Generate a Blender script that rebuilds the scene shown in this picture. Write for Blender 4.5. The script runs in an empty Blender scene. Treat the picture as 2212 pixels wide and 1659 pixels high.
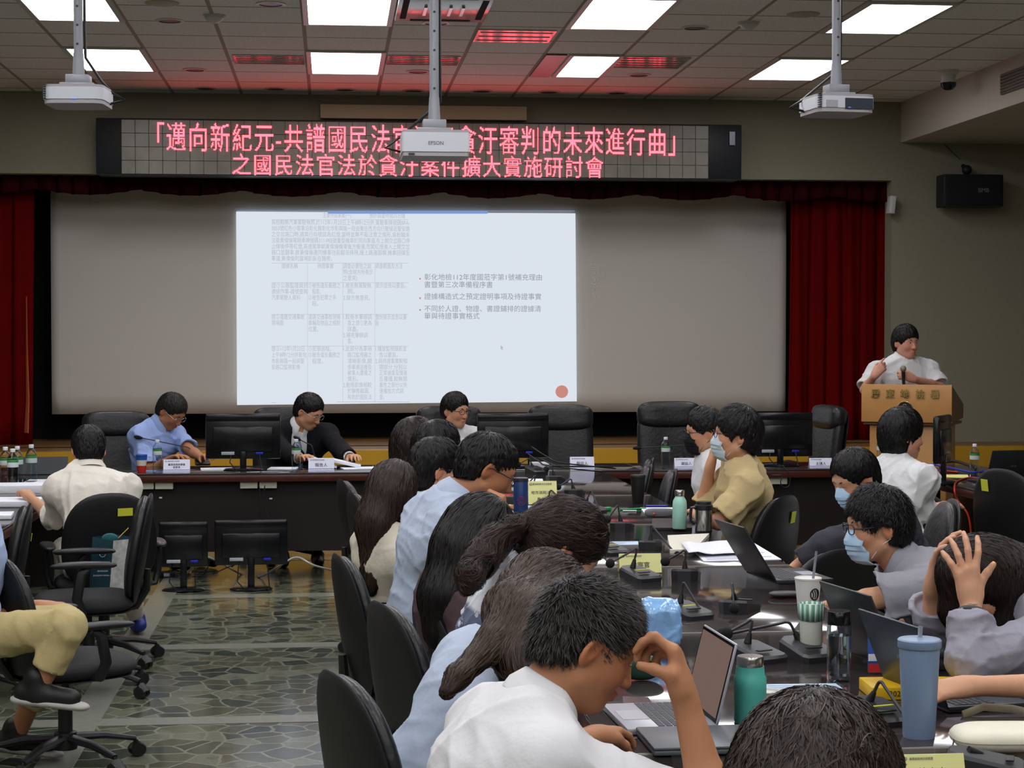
import bpy, bmesh, math, random
import numpy as np
from mathutils import Vector, Matrix, Euler
random.seed(7); np.random.seed(7)
PI = math.pi
SC = bpy.context.scene
COL = SC.collection

# ------------------------------------------------------------------ camera
FPX, IW, IH = 4000.0, 2212.0, 1659.0
YAW, PITCH, CAMZ = math.atan(391/4000), math.atan(109.5/4000*math.cos(math.atan(391/4000))), 1.70
cam_data = bpy.data.cameras.new('camera'); cam = bpy.data.objects.new('camera', cam_data); COL.objects.link(cam)
cam_data.sensor_width = 36.0; cam_data.lens = 36.0*FPX/IW; cam_data.clip_start = 0.05; cam_data.clip_end = 100
cam.location = (0, 0, CAMZ); cam.rotation_euler = (PI/2-PITCH, 0, -YAW)
SC.camera = cam
# ------------------------------------------------------------------ world, exposure
wd = bpy.data.worlds.new('world'); SC.world = wd; wd.use_nodes = True
wd.node_tree.nodes['Background'].inputs[0].default_value = (0.5, 0.55, 0.6, 1)
wd.node_tree.nodes['Background'].inputs[1].default_value = 0.02
SC.view_settings.view_transform = 'Standard'; SC.view_settings.look = 'None'
SC.view_settings.gamma = 1.0; SC.view_settings.use_curve_mapping = False
SC.view_settings.exposure = 0.0
try:
    SC.cycles.use_denoising = True
    SC.cycles.sample_clamp_indirect = 4.0
    SC.cycles.max_bounces = 9; SC.cycles.diffuse_bounces = 6; SC.cycles.glossy_bounces = 4
    SC.cycles.transmission_bounces = 7; SC.cycles.transparent_max_bounces = 8
    SC.cycles.caustics_reflective = False; SC.cycles.caustics_refractive = False
except Exception: pass
CEIL = CAMZ+2.12
LIGHT_STRENGTH = 11.5
# ceiling troffers: real fixtures, a 1.8 x 2.4 m grid through the whole hall (built here, the light of the scene)
_mr = Euler((PI/2-PITCH, 0, -YAW)).to_matrix()
def ray(u, v):
    d = _mr @ Vector(((u-IW/2)/FPX, -(v-IH/2)/FPX, -1.0)); return d
def at(u, v, Y=None, z=None, X=None):
    d = ray(u, v); o = Vector((0, 0, CAMZ))
    if Y is not None: t = Y/d.y
    elif z is not None: t = (z-CAMZ)/d.z
    else: t = X/d.x
    return o+d*t
# ------------------------------------------------------------------ materials
MATS = {}
def srgb(r, g, b):
    f = lambda c: ((c/255.0)/12.92 if c/255.0 <= 0.04045 else (((c/255.0)+0.055)/1.055)**2.4)
    return (f(r), f(g), f(b), 1.0)
def mat(name, col, rough=0.5, metal=0.0, spec=0.5, noise=0.0, nscale=20.0, bump=0.0, bscale=60.0, attr=False, coat=0.0,
        trans=0.0, ior=1.45, emit=None, estr=0.0, sheen=0.0, alpha=1.0, sss=0.0):
    if name in MATS: return MATS[name]
    m = bpy.data.materials.new(name); m.use_nodes = True; nt = m.node_tree; N = nt.nodes; L = nt.links
    p = N['Principled BSDF']
    def setp(k, v):
        if k in p.inputs: p.inputs[k].default_value = v
    if len(col) == 3: col = tuple(col)+(1.0,)
    setp('Base Color', col); setp('Roughness', rough); setp('Metallic', metal); setp('Specular IOR Level', spec)
    setp('Coat Weight', coat); setp('Coat Roughness', 0.08); setp('Transmission Weight', trans); setp('IOR', ior); setp('Alpha', alpha)
    setp('Sheen Weight', sheen)
    if emit: setp('Emission Color', emit); setp('Emission Strength', estr)
    tc = N.new('ShaderNodeTexCoord'); src = None
    if attr:
        a = N.new('ShaderNodeAttribute'); a.attribute_name = 'Col'
        mx = N.new('ShaderNodeMix'); mx.data_type = 'RGBA'; mx.blend_type = 'MULTIPLY'; mx.inputs[0].default_value = 1.0
        mx.inputs[6].default_value = col; L.new(a.outputs['Color'], mx.inputs[7]); src = mx.outputs[2]
    if noise > 0:
        nz = N.new('ShaderNodeTexNoise'); nz.inputs['Scale'].default_value = nscale; nz.inputs['Detail'].default_value = 4
        L.new(tc.outputs['Object'], nz.inputs['Vector'])
        mp = N.new('ShaderNodeMapRange'); mp.inputs[3].default_value = 1-noise; mp.inputs[4].default_value = 1+noise
        L.new(nz.outputs[0], mp.inputs[0])
        m2 = N.new('ShaderNodeVectorMath'); m2.operation = 'MULTIPLY'
        if src: L.new(src, m2.inputs[0])
        else: m2.inputs[0].default_value = col[:3]
        L.new(mp.outputs[0], m2.inputs[1]); src = m2.outputs[0]
    if src: L.new(src, p.inputs['Base Color'])
    if bump > 0:
        nb = N.new('ShaderNodeTexNoise'); nb.inputs['Scale'].default_value = bscale; nb.inputs['Detail'].default_value = 3
        L.new(tc.outputs['Object'], nb.inputs['Vector'])
        b = N.new('ShaderNodeBump'); b.inputs['Strength'].default_value = bump; b.inputs['Distance'].default_value = 0.01
        L.new(nb.outputs[0], b.inputs['Height']); L.new(b.outputs[0], p.inputs['Normal'])
    MATS[name] = m; return m
def emis(name, col, strength):
    if name in MATS: return MATS[name]
    m = bpy.data.materials.new(name); m.use_nodes = True; nt = m.node_tree
    for n in list(nt.nodes): nt.nodes.remove(n)
    e = nt.nodes.new('ShaderNodeEmission'); o = nt.nodes.new('ShaderNodeOutputMaterial')
    e.inputs[0].default_value = tuple(col)[:3]+(1.0,); e.inputs[1].default_value = strength
    nt.links.new(e.outputs[0], o.inputs[0]); MATS[name] = m; return m
# ------------------------------------------------------------------ mesh builder
class MB:
    def __init__(s): s.v = []; s.f = []; s.mi = []; s.cur = 0; s.col = None
    def m(s, i): s.cur = i; return s
    def add(s, vs, fs):
        b = len(s.v); s.v += [tuple(map(float, p)) for p in vs]
        for f in fs: s.f.append(tuple(b+i for i in f)); s.mi.append(s.cur)
        return s
    def box(s, c, sz, rot=None, bev=0.0):
        c = Vector(c); h = Vector(sz)*0.5
        if bev <= 0:
            vs = [Vector((x*h.x, y*h.y, z*h.z)) for x in (-1, 1) for y in (-1, 1) for z in (-1, 1)]
            fs = [(0,1,3,2), (4,6,7,5), (0,4,5,1), (2,3,7,6), (0,2,6,4), (1,5,7,3)]
        else:
            b = min(bev, h.x*.9, h.y*.9, h.z*.9)
            bm = bmesh.new(); bmesh.ops.create_cube(bm, size=1.0)
            for q in bm.verts: q.co = Vector((q.co.x*2*h.x, q.co.y*2*h.y, q.co.z*2*h.z))
            bmesh.ops.bevel(bm, geom=list(bm.edges), offset=b, segments=2, profile=0.5, affect='EDGES')
            bm.verts.index_update(); vs = [q.co.copy() for q in bm.verts]; fs = [tuple(q.index for q in f.verts) for f in bm.faces]; bm.free()
        if rot is not None:
            R = rot if isinstance(rot, Matrix) else Euler(rot).to_matrix()
            vs = [R @ q for q in vs]
        return s.add([q+c for q in vs], fs)
    def cyl(s, a, b, r1, r2=None, n=16, caps=True):
        a = Vector(a); b = Vector(b); r2 = r1 if r2 is None else r2
        w = (b-a).normalized(); u = w.orthogonal().normalized(); t = w.cross(u)
        vs = []
        for p, r in ((a, r1), (b, r2)):
            for i in range(n):
                an = 2*PI*i/n; vs.append(p+(u*math.cos(an)+t*math.sin(an))*r)
        fs = [(i, (i+1) % n, n+(i+1) % n, n+i) for i in range(n)]
        if caps: fs += [tuple(range(n-1, -1, -1)), tuple(range(n, 2*n))]
        return s.add(vs, fs)
    def tube(s, pts, r, n=8, caps=True, up=None, flat=1.0):
        pts = [Vector(p) for p in pts]; k = len(pts); rs = r if isinstance(r, (list, tuple)) else [r]*k
        vs = []; u = None
        for i, p in enumerate(pts):
            d = (pts[min(i+1, k-1)]-pts[max(i-1, 0)])
            d = d.normalized() if d.length > 1e-9 else Vector((0, 0, 1))
            if u is None: u = (Vector(up) if up else d.orthogonal())
            u = (u-d*u.dot(d)); u = u.normalized() if u.length > 1e-6 else d.orthogonal().normalized()
            t = d.cross(u)
            for j in range(n):
                an = 2*PI*j/n; vs.append(p+(u*math.cos(an)*flat+t*math.sin(an))*rs[i])
        fs = [(i*n+j, i*n+(j+1) % n, (i+1)*n+(j+1) % n, (i+1)*n+j) for i in range(k-1) for j in range(n)]
        if caps: fs += [tuple(range(n-1, -1, -1)), tuple((k-1)*n+j for j in range(n))]
        return s.add(vs, fs)
    def lathe(s, prof, c=(0, 0, 0), n=24, R=None, caps=True, sx=1.0, sy=1.0):
        c = Vector(c); vs = []
        for r, z in prof:
            for j in range(n):
                an = 2*PI*j/n; q = Vector((r*math.cos(an)*sx, r*math.sin(an)*sy, z))
                if R is not None: q = R @ q
                vs.append(q+c)
        k = len(prof)
        fs = [(i*n+j, i*n+(j+1) % n, (i+1)*n+(j+1) % n, (i+1)*n+j) for i in range(k-1) for j in range(n)]
        if caps:
            if prof[0][0] > 1e-5: fs.append(tuple(range(n-1, -1, -1)))
            if prof[-1][0] > 1e-5: fs.append(tuple((k-1)*n+j for j in range(n)))
        return s.add(vs, fs)
    def sphere(s, c, r, n=16, m=10, sc=(1, 1, 1), R=None):
        return s.lathe([(r*math.sin(PI*i/m), -r*math.cos(PI*i/m)) for i in range(m+1)] if True else [], c, n, (R if R is not None else Matrix.Identity(3)) @ Matrix.Diagonal(sc), caps=False)
    def prism(s, poly, z0, z1, M=None):
        n = len(poly); vs = [Vector((x, y, z)) for z in (z0, z1) for x, y in poly]
        if M is not None: vs = [M @ q for q in vs]
        fs = [(i, (i+1) % n, n+(i+1) % n, n+i) for i in range(n)]+[tuple(range(n-1, -1, -1)), tuple(range(n, 2*n))]
        return s.add(vs, fs)
    def quad(s, a, b, c, d): return s.add([a, b, c, d], [(0, 1, 2, 3)])
    def pad(s, w, h, t, e=2.6, bend=0.0, bend2=0.0, M=None, n=40, puff=1.0, taper=0.0):
        """rounded cushion: superellipse outline w x h in local XZ, thickness t along Y, curved by bend*x^2"""
        rings = [(0.0, 1.0), (0.45, .97), (0.78, .86), (0.92, .62), (0.985, .3), (1.0, 0.0)]
        vs = []; idx = []
        def pt(rr, th, y):
            c_, s_ = math.cos(th), math.sin(th)
            x = math.copysign(abs(c_)**(2/e), c_)*w/2*rr; z = math.copysign(abs(s_)**(2/e), s_)*h/2*rr
            x *= 1-taper*z/h
            q = Vector((x, y*t/2*puff+bend*x*x+bend2*z*z, z)); return M @ q if M is not None else q
        for sgn in (1, -1):
            for k, (rr, yy) in enumerate(rings[1:-1] if True else rings):
                idx.append([len(vs)+j for j in range(n)]); vs += [pt(rr, 2*PI*j/n, sgn*yy) for j in range(n)]
        idx.append([len(vs)+j for j in range(n)]); vs += [pt(1.0, 2*PI*j/n, 0) for j in range(n)]
        c1 = len(vs); vs.append(pt(0, 0, 1)); c2 = len(vs); vs.append(pt(0, 0, -1))
        fs = []
        front = idx[0:4]+[idx[8]]; back = idx[4:8]+[idx[8]]
        for j in range(n):
            jn = (j+1) % n
            fs.append((c1, front[0][j], front[0][jn])); fs.append((c2, back[0][jn], back[0][j]))
            for a, b in zip(front, front[1:]): fs.append((a[j], b[j], b[jn], a[jn]))
            for a, b in zip(back, back[1:]): fs.append((a[jn], b[jn], b[j], a[j]))
        return s.add(vs, fs)
    def build(s, name, mats, parent=None, angle=38, smooth=True, loc=None, rot=None, mw=None):
        me = bpy.data.meshes.new(name); me.from_pydata(s.v, [], s.f)
        if not isinstance(mats, (list, tuple)): mats = [mats]
        for q in mats: me.materials.append(q)
        if len(mats) > 1: me.polygons.foreach_set('material_index', s.mi)
        bm = bmesh.new(); bm.from_mesh(me); bmesh.ops.recalc_face_normals(bm, faces=bm.faces); bm.to_mesh(me); bm.free()
        if smooth:
            me.shade_smooth(); me.set_sharp_from_angle(angle=math.radians(angle))
        o = bpy.data.objects.new(name, me); COL.objects.link(o)
        if parent is not None: o.parent = parent
        if mw is not None: o.matrix_world = mw
        if loc is not None: o.location = loc
        if rot is not None: o.rotation_euler = rot
        return o
def tag(o, label=None, cat=None, group=None, kind=None):
    if label: o['label'] = label
    if cat: o['category'] = cat
    if group: o['group'] = group
    if kind: o['kind'] = kind
    return o
def empty(name, loc=(0, 0, 0), rz=0.0, label=None, cat=None, group=None):
    o = bpy.data.objects.new(name, None); COL.objects.link(o); o.location = loc; o.rotation_euler = (0, 0, rz)
    o.empty_display_size = 0.1
    return tag(o, label, cat, group)
def copy_tree(o, parent=None):
    c = o.copy(); COL.objects.link(c); c.parent = parent
    for ch in list(o.children): copy_tree(ch, c)
    return c
def text_mesh(body, size, M, m, name='lettering', parent=None, extrude=0.0006, ax='LEFT', ay='CENTER', spacing=1.0, line=1.0, offset=0.0):
    """text as a real thin mesh, laid in the local XY plane of matrix M"""
    cu = bpy.data.curves.new(name, 'FONT'); cu.body = body; cu.size = size; cu.extrude = extrude; cu.resolution_u = 3
    cu.align_x = ax; cu.align_y = ay; cu.space_character = spacing; cu.space_line = line; cu.offset = offset
    t = bpy.data.objects.new(name+'_tmp', cu); COL.objects.link(t)
    dg = bpy.context.evaluated_depsgraph_get(); dg.update()
    me = bpy.data.meshes.new_from_object(t.evaluated_get(dg))
    bpy.data.objects.remove(t); bpy.data.curves.remove(cu)
    me.materials.clear(); me.materials.append(m); me.name = name
    o = bpy.data.objects.new(name, me); COL.objects.link(o)
    if parent is not None: o.parent = parent
    o.matrix_local = M
    return o
def face_cam_matrix(loc, rz=0.0, tilt=0.0):
    """local XY plane stands upright, readable from -Y side; rz turns it about Z, tilt leans it back"""
    return Matrix.Translation(loc) @ Matrix.Rotation(rz, 4, 'Z') @ Matrix.Rotation(PI/2+tilt, 4, 'X')
# ================================================================== ROOM
WALLY = 16.6; LW, RW, BW = -5.6, 7.2, -5.0
def wallpaper(name, c1, c2, scale=60, bump=.25):
    m = mat(name, c1, rough=.85, noise=.10, nscale=35, bump=bump, bscale=90); return m
M_WALL = wallpaper('beige_wallpaper', srgb(138, 134, 116), None)
M_CEIL = None
def ceiling_mat():
    m = bpy.data.materials.new('ceiling_tile'); m.use_nodes = True; nt = m.node_tree; N = nt.nodes; L = nt.links; p = N['Principled BSDF']
    tc = N.new('ShaderNodeTexCoord'); sp = N.new('ShaderNodeSeparateXYZ'); L.new(tc.outputs['Object'], sp.inputs[0])
    def grid(sock, off):
        a = N.new('ShaderNodeMath'); a.operation = 'ADD'; a.inputs[1].default_value = 60.0+off; L.new(sock, a.inputs[0])
        b = N.new('ShaderNodeMath'); b.operation = 'MODULO'; b.inputs[1].default_value = 0.6; L.new(a.outputs[0], b.inputs[0])
        c = N.new('ShaderNodeMath'); c.operation = 'SUBTRACT'; c.inputs[1].default_value = 0.3; L.new(b.outputs[0], c.inputs[0])
        d = N.new('ShaderNodeMath'); d.operation = 'ABSOLUTE'; L.new(c.outputs[0], d.inputs[0])
        e = N.new('ShaderNodeMath'); e.operation = 'GREATER_THAN'; L.new(d.outputs[0], e.inputs[0]); return e
    gx = grid(sp.outputs[0], 0.18); gx.inputs[1].default_value = .286
    gy = grid(sp.outputs[1], 0.4); gy.inputs[1].default_value = .288
    nz = N.new('ShaderNodeTexNoise'); nz.inputs['Scale'].default_value = 55; nz.inputs['Detail'].default_value = 5; L.new(tc.outputs['Object'], nz.inputs['Vector'])
    cr = N.new('ShaderNodeValToRGB'); cr.color_ramp.elements[0].position = .35; cr.color_ramp.elements[0].color = srgb(226, 227, 224)
    cr.color_ramp.elements[1].position = .62; cr.color_ramp.elements[1].color = srgb(243, 244, 243); L.new(nz.outputs[0], cr.inputs[0])
    mx = N.new('ShaderNodeMix'); mx.data_type = 'RGBA'; L.new(gy.outputs[0], mx.inputs[0]); L.new(cr.outputs[0], mx.inputs[6]); mx.inputs[7].default_value = srgb(138, 132, 122)
    mx2 = N.new('ShaderNodeMix'); mx2.data_type = 'RGBA'; L.new(gx.outputs[0], mx2.inputs[0]); L.new(mx.outputs[2], mx2.inputs[6]); mx2.inputs[7].default_value = srgb(160, 150, 138)
    L.new(mx2.outputs[2], p.inputs['Base Color']); p.inputs['Roughness'].default_value = .8
    b = N.new('ShaderNodeBump'); b.inputs['Strength'].default_value = .3; b.inputs['Distance'].default_value = .006; L.new(nz.outputs[0], b.inputs['Height']); L.new(b.outputs[0], p.inputs['Normal'])
    return m
def floor_mat():
    m = bpy.data.materials.new('broken_marble_floor'); m.use_nodes = True; nt = m.node_tree; N = nt.nodes; L = nt.links; p = N['Principled BSDF']
    tc = N.new('ShaderNodeTexCoord')
    nz = N.new('ShaderNodeTexNoise'); nz.inputs['Scale'].default_value = 3.0; nz.inputs['Detail'].default_value = 3; L.new(tc.outputs['Object'], nz.inputs['Vector'])
    sc = N.new('ShaderNodeVectorMath'); sc.operation = 'MULTIPLY_ADD'; sc.inputs[1].default_value = (.14, .14, 0); L.new(nz.outputs['Color'], sc.inputs[0]); L.new(tc.outputs['Object'], sc.inputs[2])
    vo = N.new('ShaderNodeTexVoronoi'); vo.feature = 'DISTANCE_TO_EDGE'; vo.voronoi_dimensions = '2D'; vo.inputs['Scale'].default_value = 7.5; vo.inputs['Randomness'].default_value = 1; L.new(sc.outputs[0], vo.inputs['Vector'])
    vc = N.new('ShaderNodeTexVoronoi'); vc.voronoi_dimensions = '2D'; vc.inputs['Scale'].default_value = 7.5; L.new(sc.outputs[0], vc.inputs['Vector'])
    st = N.new('ShaderNodeTexNoise'); st.inputs['Scale'].default_value = 14; st.inputs['Detail'].default_value = 6; st.inputs['Roughness'].default_value = .7; L.new(tc.outputs['Object'], st.inputs['Vector'])
    hs = N.new('ShaderNodeSeparateColor'); L.new(vc.outputs['Color'], hs.inputs[0])
    ad = N.new('ShaderNodeMath'); ad.operation = 'MULTIPLY_ADD'; ad.inputs[1].default_value = .55; L.new(hs.outputs[0], ad.inputs[0]); L.new(st.outputs[0], ad.inputs[2])
    cr = N.new('ShaderNodeValToRGB'); e = cr.color_ramp.elements; e[0].position = .42; e[0].color = srgb(34, 40, 34); e[1].position = .95; e[1].color = srgb(108, 112, 96)
    q = e.new(.65); q.color = srgb(62, 72, 62); q = e.new(.8); q.color = srgb(84, 82, 64); L.new(ad.outputs[0], cr.inputs[0])
    ed = N.new('ShaderNodeMapRange'); ed.inputs[1].default_value = .03; ed.inputs[2].default_value = .07; ed.inputs[3].default_value = 1; ed.inputs[4].default_value = 0; L.new(vo.outputs[0], ed.inputs[0])
    mx = N.new('ShaderNodeMix'); mx.data_type = 'RGBA'; L.new(ed.outputs[0], mx.inputs[0]); L.new(cr.outputs[0], mx.inputs[6]); mx.inputs[7].default_value = srgb(122, 124, 108)
    L.new(mx.outputs[2], p.inputs['Base Color']); p.inputs['Roughness'].default_value = .16; p.inputs['Specular IOR Level'].default_value = .5
    return m
M_CEIL = ceiling_mat(); M_FLOOR = floor_mat()
M_STRIP = mat('grey_stone_strip', srgb(128, 130, 120), rough=.22, noise=.15, nscale=30)
def struct(o, kind='structure'): o['kind'] = kind; return o
struct(MB().box(((LW+RW)/2, (BW+WALLY)/2+.9, -.05), (RW-LW, WALLY-BW+2, .1)).build('floor', M_FLOOR, smooth=False))
# stone strips set in the floor (2 mm proud of nothing: flush inlays)
k = 0
sY = [1.7*FPX/(v-720) for v in (1282, 1391.5, 1547.5)]
pitch = (sY[0]-sY[2])/2
xs0 = 1.7*(((75+155)/2)-715)/(1659-720)
for i in range(-4, 5):
    y = sY[1]+i*pitch
    if -4.5 < y < 15.8: struct(MB().box(((LW+RW)/2, y, .0005), (RW-LW, .15, .003)).build('trim_%d' % k, M_STRIP, smooth=False)); k += 1
for i in range(-2, 4):
    x = xs0+i*pitch
    if LW < x < RW: struct(MB().box((x, (BW+15.9)/2, .001), (.15, 15.9-BW, .004)).build('trim_%d' % k, M_STRIP, smooth=False)); k += 1
struct(MB().box(((LW+RW)/2, (BW+WALLY)/2, CEIL+.05), (RW-LW, WALLY-BW, .1)).build('ceiling', M_CEIL, smooth=False))
# back wall with the stage opening
OL, OR = -3.5, at(1925, 600, Y=WALLY).x; OT = at(1700, 388, Y=WALLY).z; SZ = 0.70
w = MB()
w.box(((LW+OL)/2, WALLY+.1, CEIL/2), (OL-LW, .2, CEIL)); w.box(((RW+OR)/2, WALLY+.1, CEIL/2), (RW-OR, .2, CEIL))
w.box(((OL+OR)/2, WALLY+.1, (OT+CEIL)/2), (OR-OL, .2, CEIL-OT))
struct(w.build('wall_front', M_WALL, smooth=False))
struct(MB().box((LW-.1, (BW+WALLY)/2, CEIL/2), (.2, WALLY-BW, CEIL)).build('wall_left', M_WALL, smooth=False))
struct(MB().box((RW+.1, (BW+WALLY)/2, CEIL/2), (.2, WALLY-BW, CEIL)).build('wall_right', M_WALL, smooth=False))
struct(MB().box(((LW+RW)/2, BW-.1, CEIL/2), (RW-LW, .2, CEIL)).build('wall_back', M_WALL, smooth=False))
M_WHITE = mat('white_plaster', srgb(180, 174, 164), rough=.8, noise=.04, bump=.1)
BX = at(1946, 300, Y=WALLY).x; BZ = at(1946, 308, Y=WALLY).z
struct(MB().box(((BX+RW)/2, (BW+WALLY)/2-.001, (BZ+CEIL)/2-.001), (RW-BX, WALLY-BW, CEIL-BZ)).build('trim_bulkhead', M_WHITE, smooth=False))
# thin joint line and light board above the sign
M_BOARD = mat('pale_board', srgb(190, 172, 140), rough=.6, noise=.06, nscale=6)
a, b = at(692, 237, Y=16.5), at(1138, 272, Y=16.5)
tag(MB().box(((a.x+b.x)/2, 16.55, (a.z+b.z)/2+.05), (b.x-a.x, .09, a.z-b.z), bev=.004).build('mounting_board', M_BOARD),
    'pale beige board fixed to the wall just above the red lettered sign', 'board')
# stage plinth and recess
M_OCHRE = mat('ochre_wood', srgb(196, 148, 40), rough=.35, noise=.12, nscale=4)
M_TAN = mat('tan_wood', srgb(128, 96, 58), rough=.4, noise=.2, nscale=5)
M_BLACKF = mat('black_drape', srgb(16, 14, 15), rough=.95)
struct(MB().box(((LW+RW)/2, 15.95, SZ/2), (RW-LW, .1, SZ)).build('trim_stage_face', M_OCHRE, smooth=False))
struct(MB().box(((LW+RW)/2, 16.3, SZ-.03), (RW-LW, .6, .06)).box(((OL+OR)/2, 17.2, SZ-.03), (OR-OL+.6, 1.4, .06)).build('trim_stage_top', M_TAN, smooth=False))
r = MB(); r.box(((OL+OR)/2, 17.95, 1.8), (OR-OL+.8, .1, 3.4)); r.box((OL-.35, 17.3, 1.8), (.1, 1.3, 3.4)); r.box((OR+.35, 17.3, 1.8), (.1, 1.3, 3.4)); r.box(((OL+OR)/2, 17.3, 3.55), (OR-OL+.8, 1.3, .1))
struct(r.build('wall_stage_recess', M_BLACKF, smooth=False))
# curtains
M_RED = mat('red_velvet', srgb(98, 4, 5), rough=.9, noise=.25, nscale=3, spec=.08)
M_DRED = mat('dark_red_velvet', srgb(50, 6, 10), spec=.08, rough=.9, noise=.2, nscale=3)
def curtain(name, x0, x1, z0, z1, Y, pitch, amp, m, label, bottom=None, n=14):
    mb = MB(); nx = int((x1-x0)/pitch*n); nz = 8; vs = []; fs = []
    for j in range(nz+1):
        for i in range(nx+1):
            x = x0+(x1-x0)*i/nx; t = j/nz
            zb = z0 if bottom is None else bottom(x)
            ph = 2*PI*(x-x0)/pitch+.6*math.sin(x*3.1)+.5*math.sin(x*7.7)
            y = Y+amp*(.6+.4*t)*(math.sin(ph)+.35*math.sin(2.3*ph+1))*(1+.3*math.sin(x*5))
            vs.append((x+.02*math.sin(ph+2*t), y, z1+(zb-z1)*t))
    for j in range(nz):
        for i in range(nx):
            a = j*(nx+1)+i; fs.append((a, a+1, a+nx+2, a+nx+1))
    mb.add(vs, fs); o = mb.build(name, m, angle=180)
    so = o.modifiers.new('s', 'SOLIDIFY'); so.thickness = .006
    return tag(o, label, 'curtain')
cy = 17.0
L1 = at(72, 700, Y=cy).x; R0 = at(1704, 700, Y=cy).x
zb = at(1800, 958, Y=cy).z
curtain('stage_curtain', OL-.1, L1, zb, 3.2, cy, .17, .035, M_RED, 'red velvet curtain hanging at the left end of the stage')
curtain('stage_curtain', R0, OR+.1, zb, 3.2, cy, .16, .04, M_RED, 'red velvet curtain hanging behind the podium, right end of the stage')
curtain('stage_valance', OL-.1, OR+.1, 2.9, 3.25, 16.78, .16, .03, M_DRED, 'dark maroon scalloped valance running along the top of the stage opening',
        bottom=lambda x: at(715+(x)*238, 413+max(0, (x+2.5))*2.2, Y=16.78).z-.05*abs(math.sin((x-OL)*PI/.9))+.02)
L2 = at(75, 700, Y=cy).x
M_ORR = mat('orange_ribbon', srgb(190, 96, 60), rough=.8)
tag(MB().tube([at(57, 640, Y=16.93), at(58, 760, Y=16.92), at(60, 860, Y=16.92), at(57, 935, Y=16.92)], [.006, .012, .022, .03], n=6, flat=.4).build('curtain_tieback', M_ORR),
    'orange cloth tie hanging on the edge of the left red curtain', 'curtain tie')
M_CLIP = mat('tan_wood', (0, 0, 0))
# projection screen
SY = 17.35
M_SCREEN = mat('screen_fabric', srgb(205, 200, 192), rough=.9, bump=.05, bscale=8)
sa, sb = at(112, 895, Y=SY), at(1697, 890, Y=SY)
scr = empty('projection_screen', (sa.x, SY, sa.z), label='wide pale grey projection screen hung across the stage', cat='projection screen')
mb = MB(); n = 90
vs = []; fs = []
for j in range(13):
    for i in range(n+1):
        x = sa.x+(sb.x-sa.x)*i/n; t = j/12; z = 3.2+(sa.z+.0*x-3.2)*t
        fold = .006*(t**3)*(math.sin(i*1.9)+.6*math.sin(i*3.1+1))*max(0, abs(i/n-.5)*2-.55)/.45
        vs.append((x, SY+fold+.02*(t-.5)**2, z))
for j in range(12):
    for i in range(n):
        a_ = j*(n+1)+i; fs.append((a_, a_+1, a_+n+2, a_+n+1))
o = MB().add(vs, fs).build('screen_sheet', M_SCREEN, angle=180); o.parent = scr; o.matrix_parent_inverse = Matrix.Translation(scr.location).inverted()
so = o.modifiers.new('s', 'SOLIDIFY'); so.thickness = .004; so.offset = 1
o = MB().box(((sa.x+sb.x)/2, SY+.02, 3.24), (sb.x-sa.x+.2, .1, .1), bev=.02).build('roller_case', M_BLACKF); o.parent = scr; o.matrix_parent_inverse = Matrix.Translation(scr.location).inverted()
# the projected slide: a lit picture on the screen
PY = SY-.03
p00, p10, p11, p01 = at(510, 457, Y=PY), at(1243, 461, Y=PY), at(1246, 867, Y=PY), at(512, 875, Y=PY)
slide = empty('projected_slide', tuple(p01), label='bright projected slide with a faint grey table and three bullet lines', cat='projection')
M_SLIDE = emis('slide_light', (.66, .71, .78), 1.08)
def keep(o, par): o.parent = par; o.matrix_parent_inverse = Matrix.Translation(par.location).inverted(); return o
keep(MB().quad(p00, p10, p11, p01).build('slide_page', M_SLIDE, smooth=False), slide)
M_TXT = emis('slide_grey_text', (.53, .57, .66), .86); M_TXTD = emis('slide_dark_text', (.33, .35, .42), .86)
M_LINE = emis('slide_rule', (.56, .59, .66), .86); M_BAR = emis('slide_blue_bar', (.22, .36, .72), .9)
M_DOT = emis('slide_red_dot', (.62, .26, .22), .95)
def px2slide(zu, zv): return 500+zu*760/2212, 440+zv*450/1310   # reading notes taken from an enlarged look
def stext(s, zu, zv, zsize, m, sp=1.0):
    u, v = px2slide(zu, zv); p = at(u, v, Y=PY-.004)
    mpp = PY/FPX; size = zsize*760/2212*mpp
    o = text_mesh(s, size, face_cam_matrix(p), m, extrude=0.0, ay='BOTTOM', spacing=sp)
    return keep(o, slide)
def fit(s, zu0, zu1, zv, m, zs=36):
    o = stext(s, zu0, zv+14, zs, m); xs = [q.co.x for q in o.data.vertices]
    wd_ = max(xs)-min(xs); want = (zu1-zu0)*760/2212*PY/FPX; k_ = want/wd_
    for q in o.data.vertices: q.co.x = (q.co.x-min(xs))*k_
    return o
fit('主要待證事實(一)', 575, 750, 78, M_TXT); fit('預計調查時間25分鐘', 868, 1090, 80, M_TXT)
para = ['吳柏翰無汽車駕駛執照,於112年1月23日上午8時12分許,駕駛車牌號碼BFA-', '3053號紅色小客車沿彰化縣彰化市彰興路一段由東往西方向行駛接近聖安路',
 '之交岔路口時,適其行向號誌為紅燈,當時並無不能注意之情形,吳柏翰未', '注意黃偉倫駕騎車牌號碼311-PEE號重型機車於同向車道,在上開交岔路口停',
 '止線後停等紅燈,高速駕車朝黃偉倫機車後方衝撞,而闖紅燈進入上開交岔', '路口並翻車,致黃偉倫連同機車往前翻滾摔飛,撞上路邊圍欄,機車回彈至', '車道,黃偉倫則當場趴臥在路旁。']
for i, s in enumerate(para):
    fit(s, 252, 1112 if i < 6 else 628, 122+38*i, M_TXT)
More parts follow.
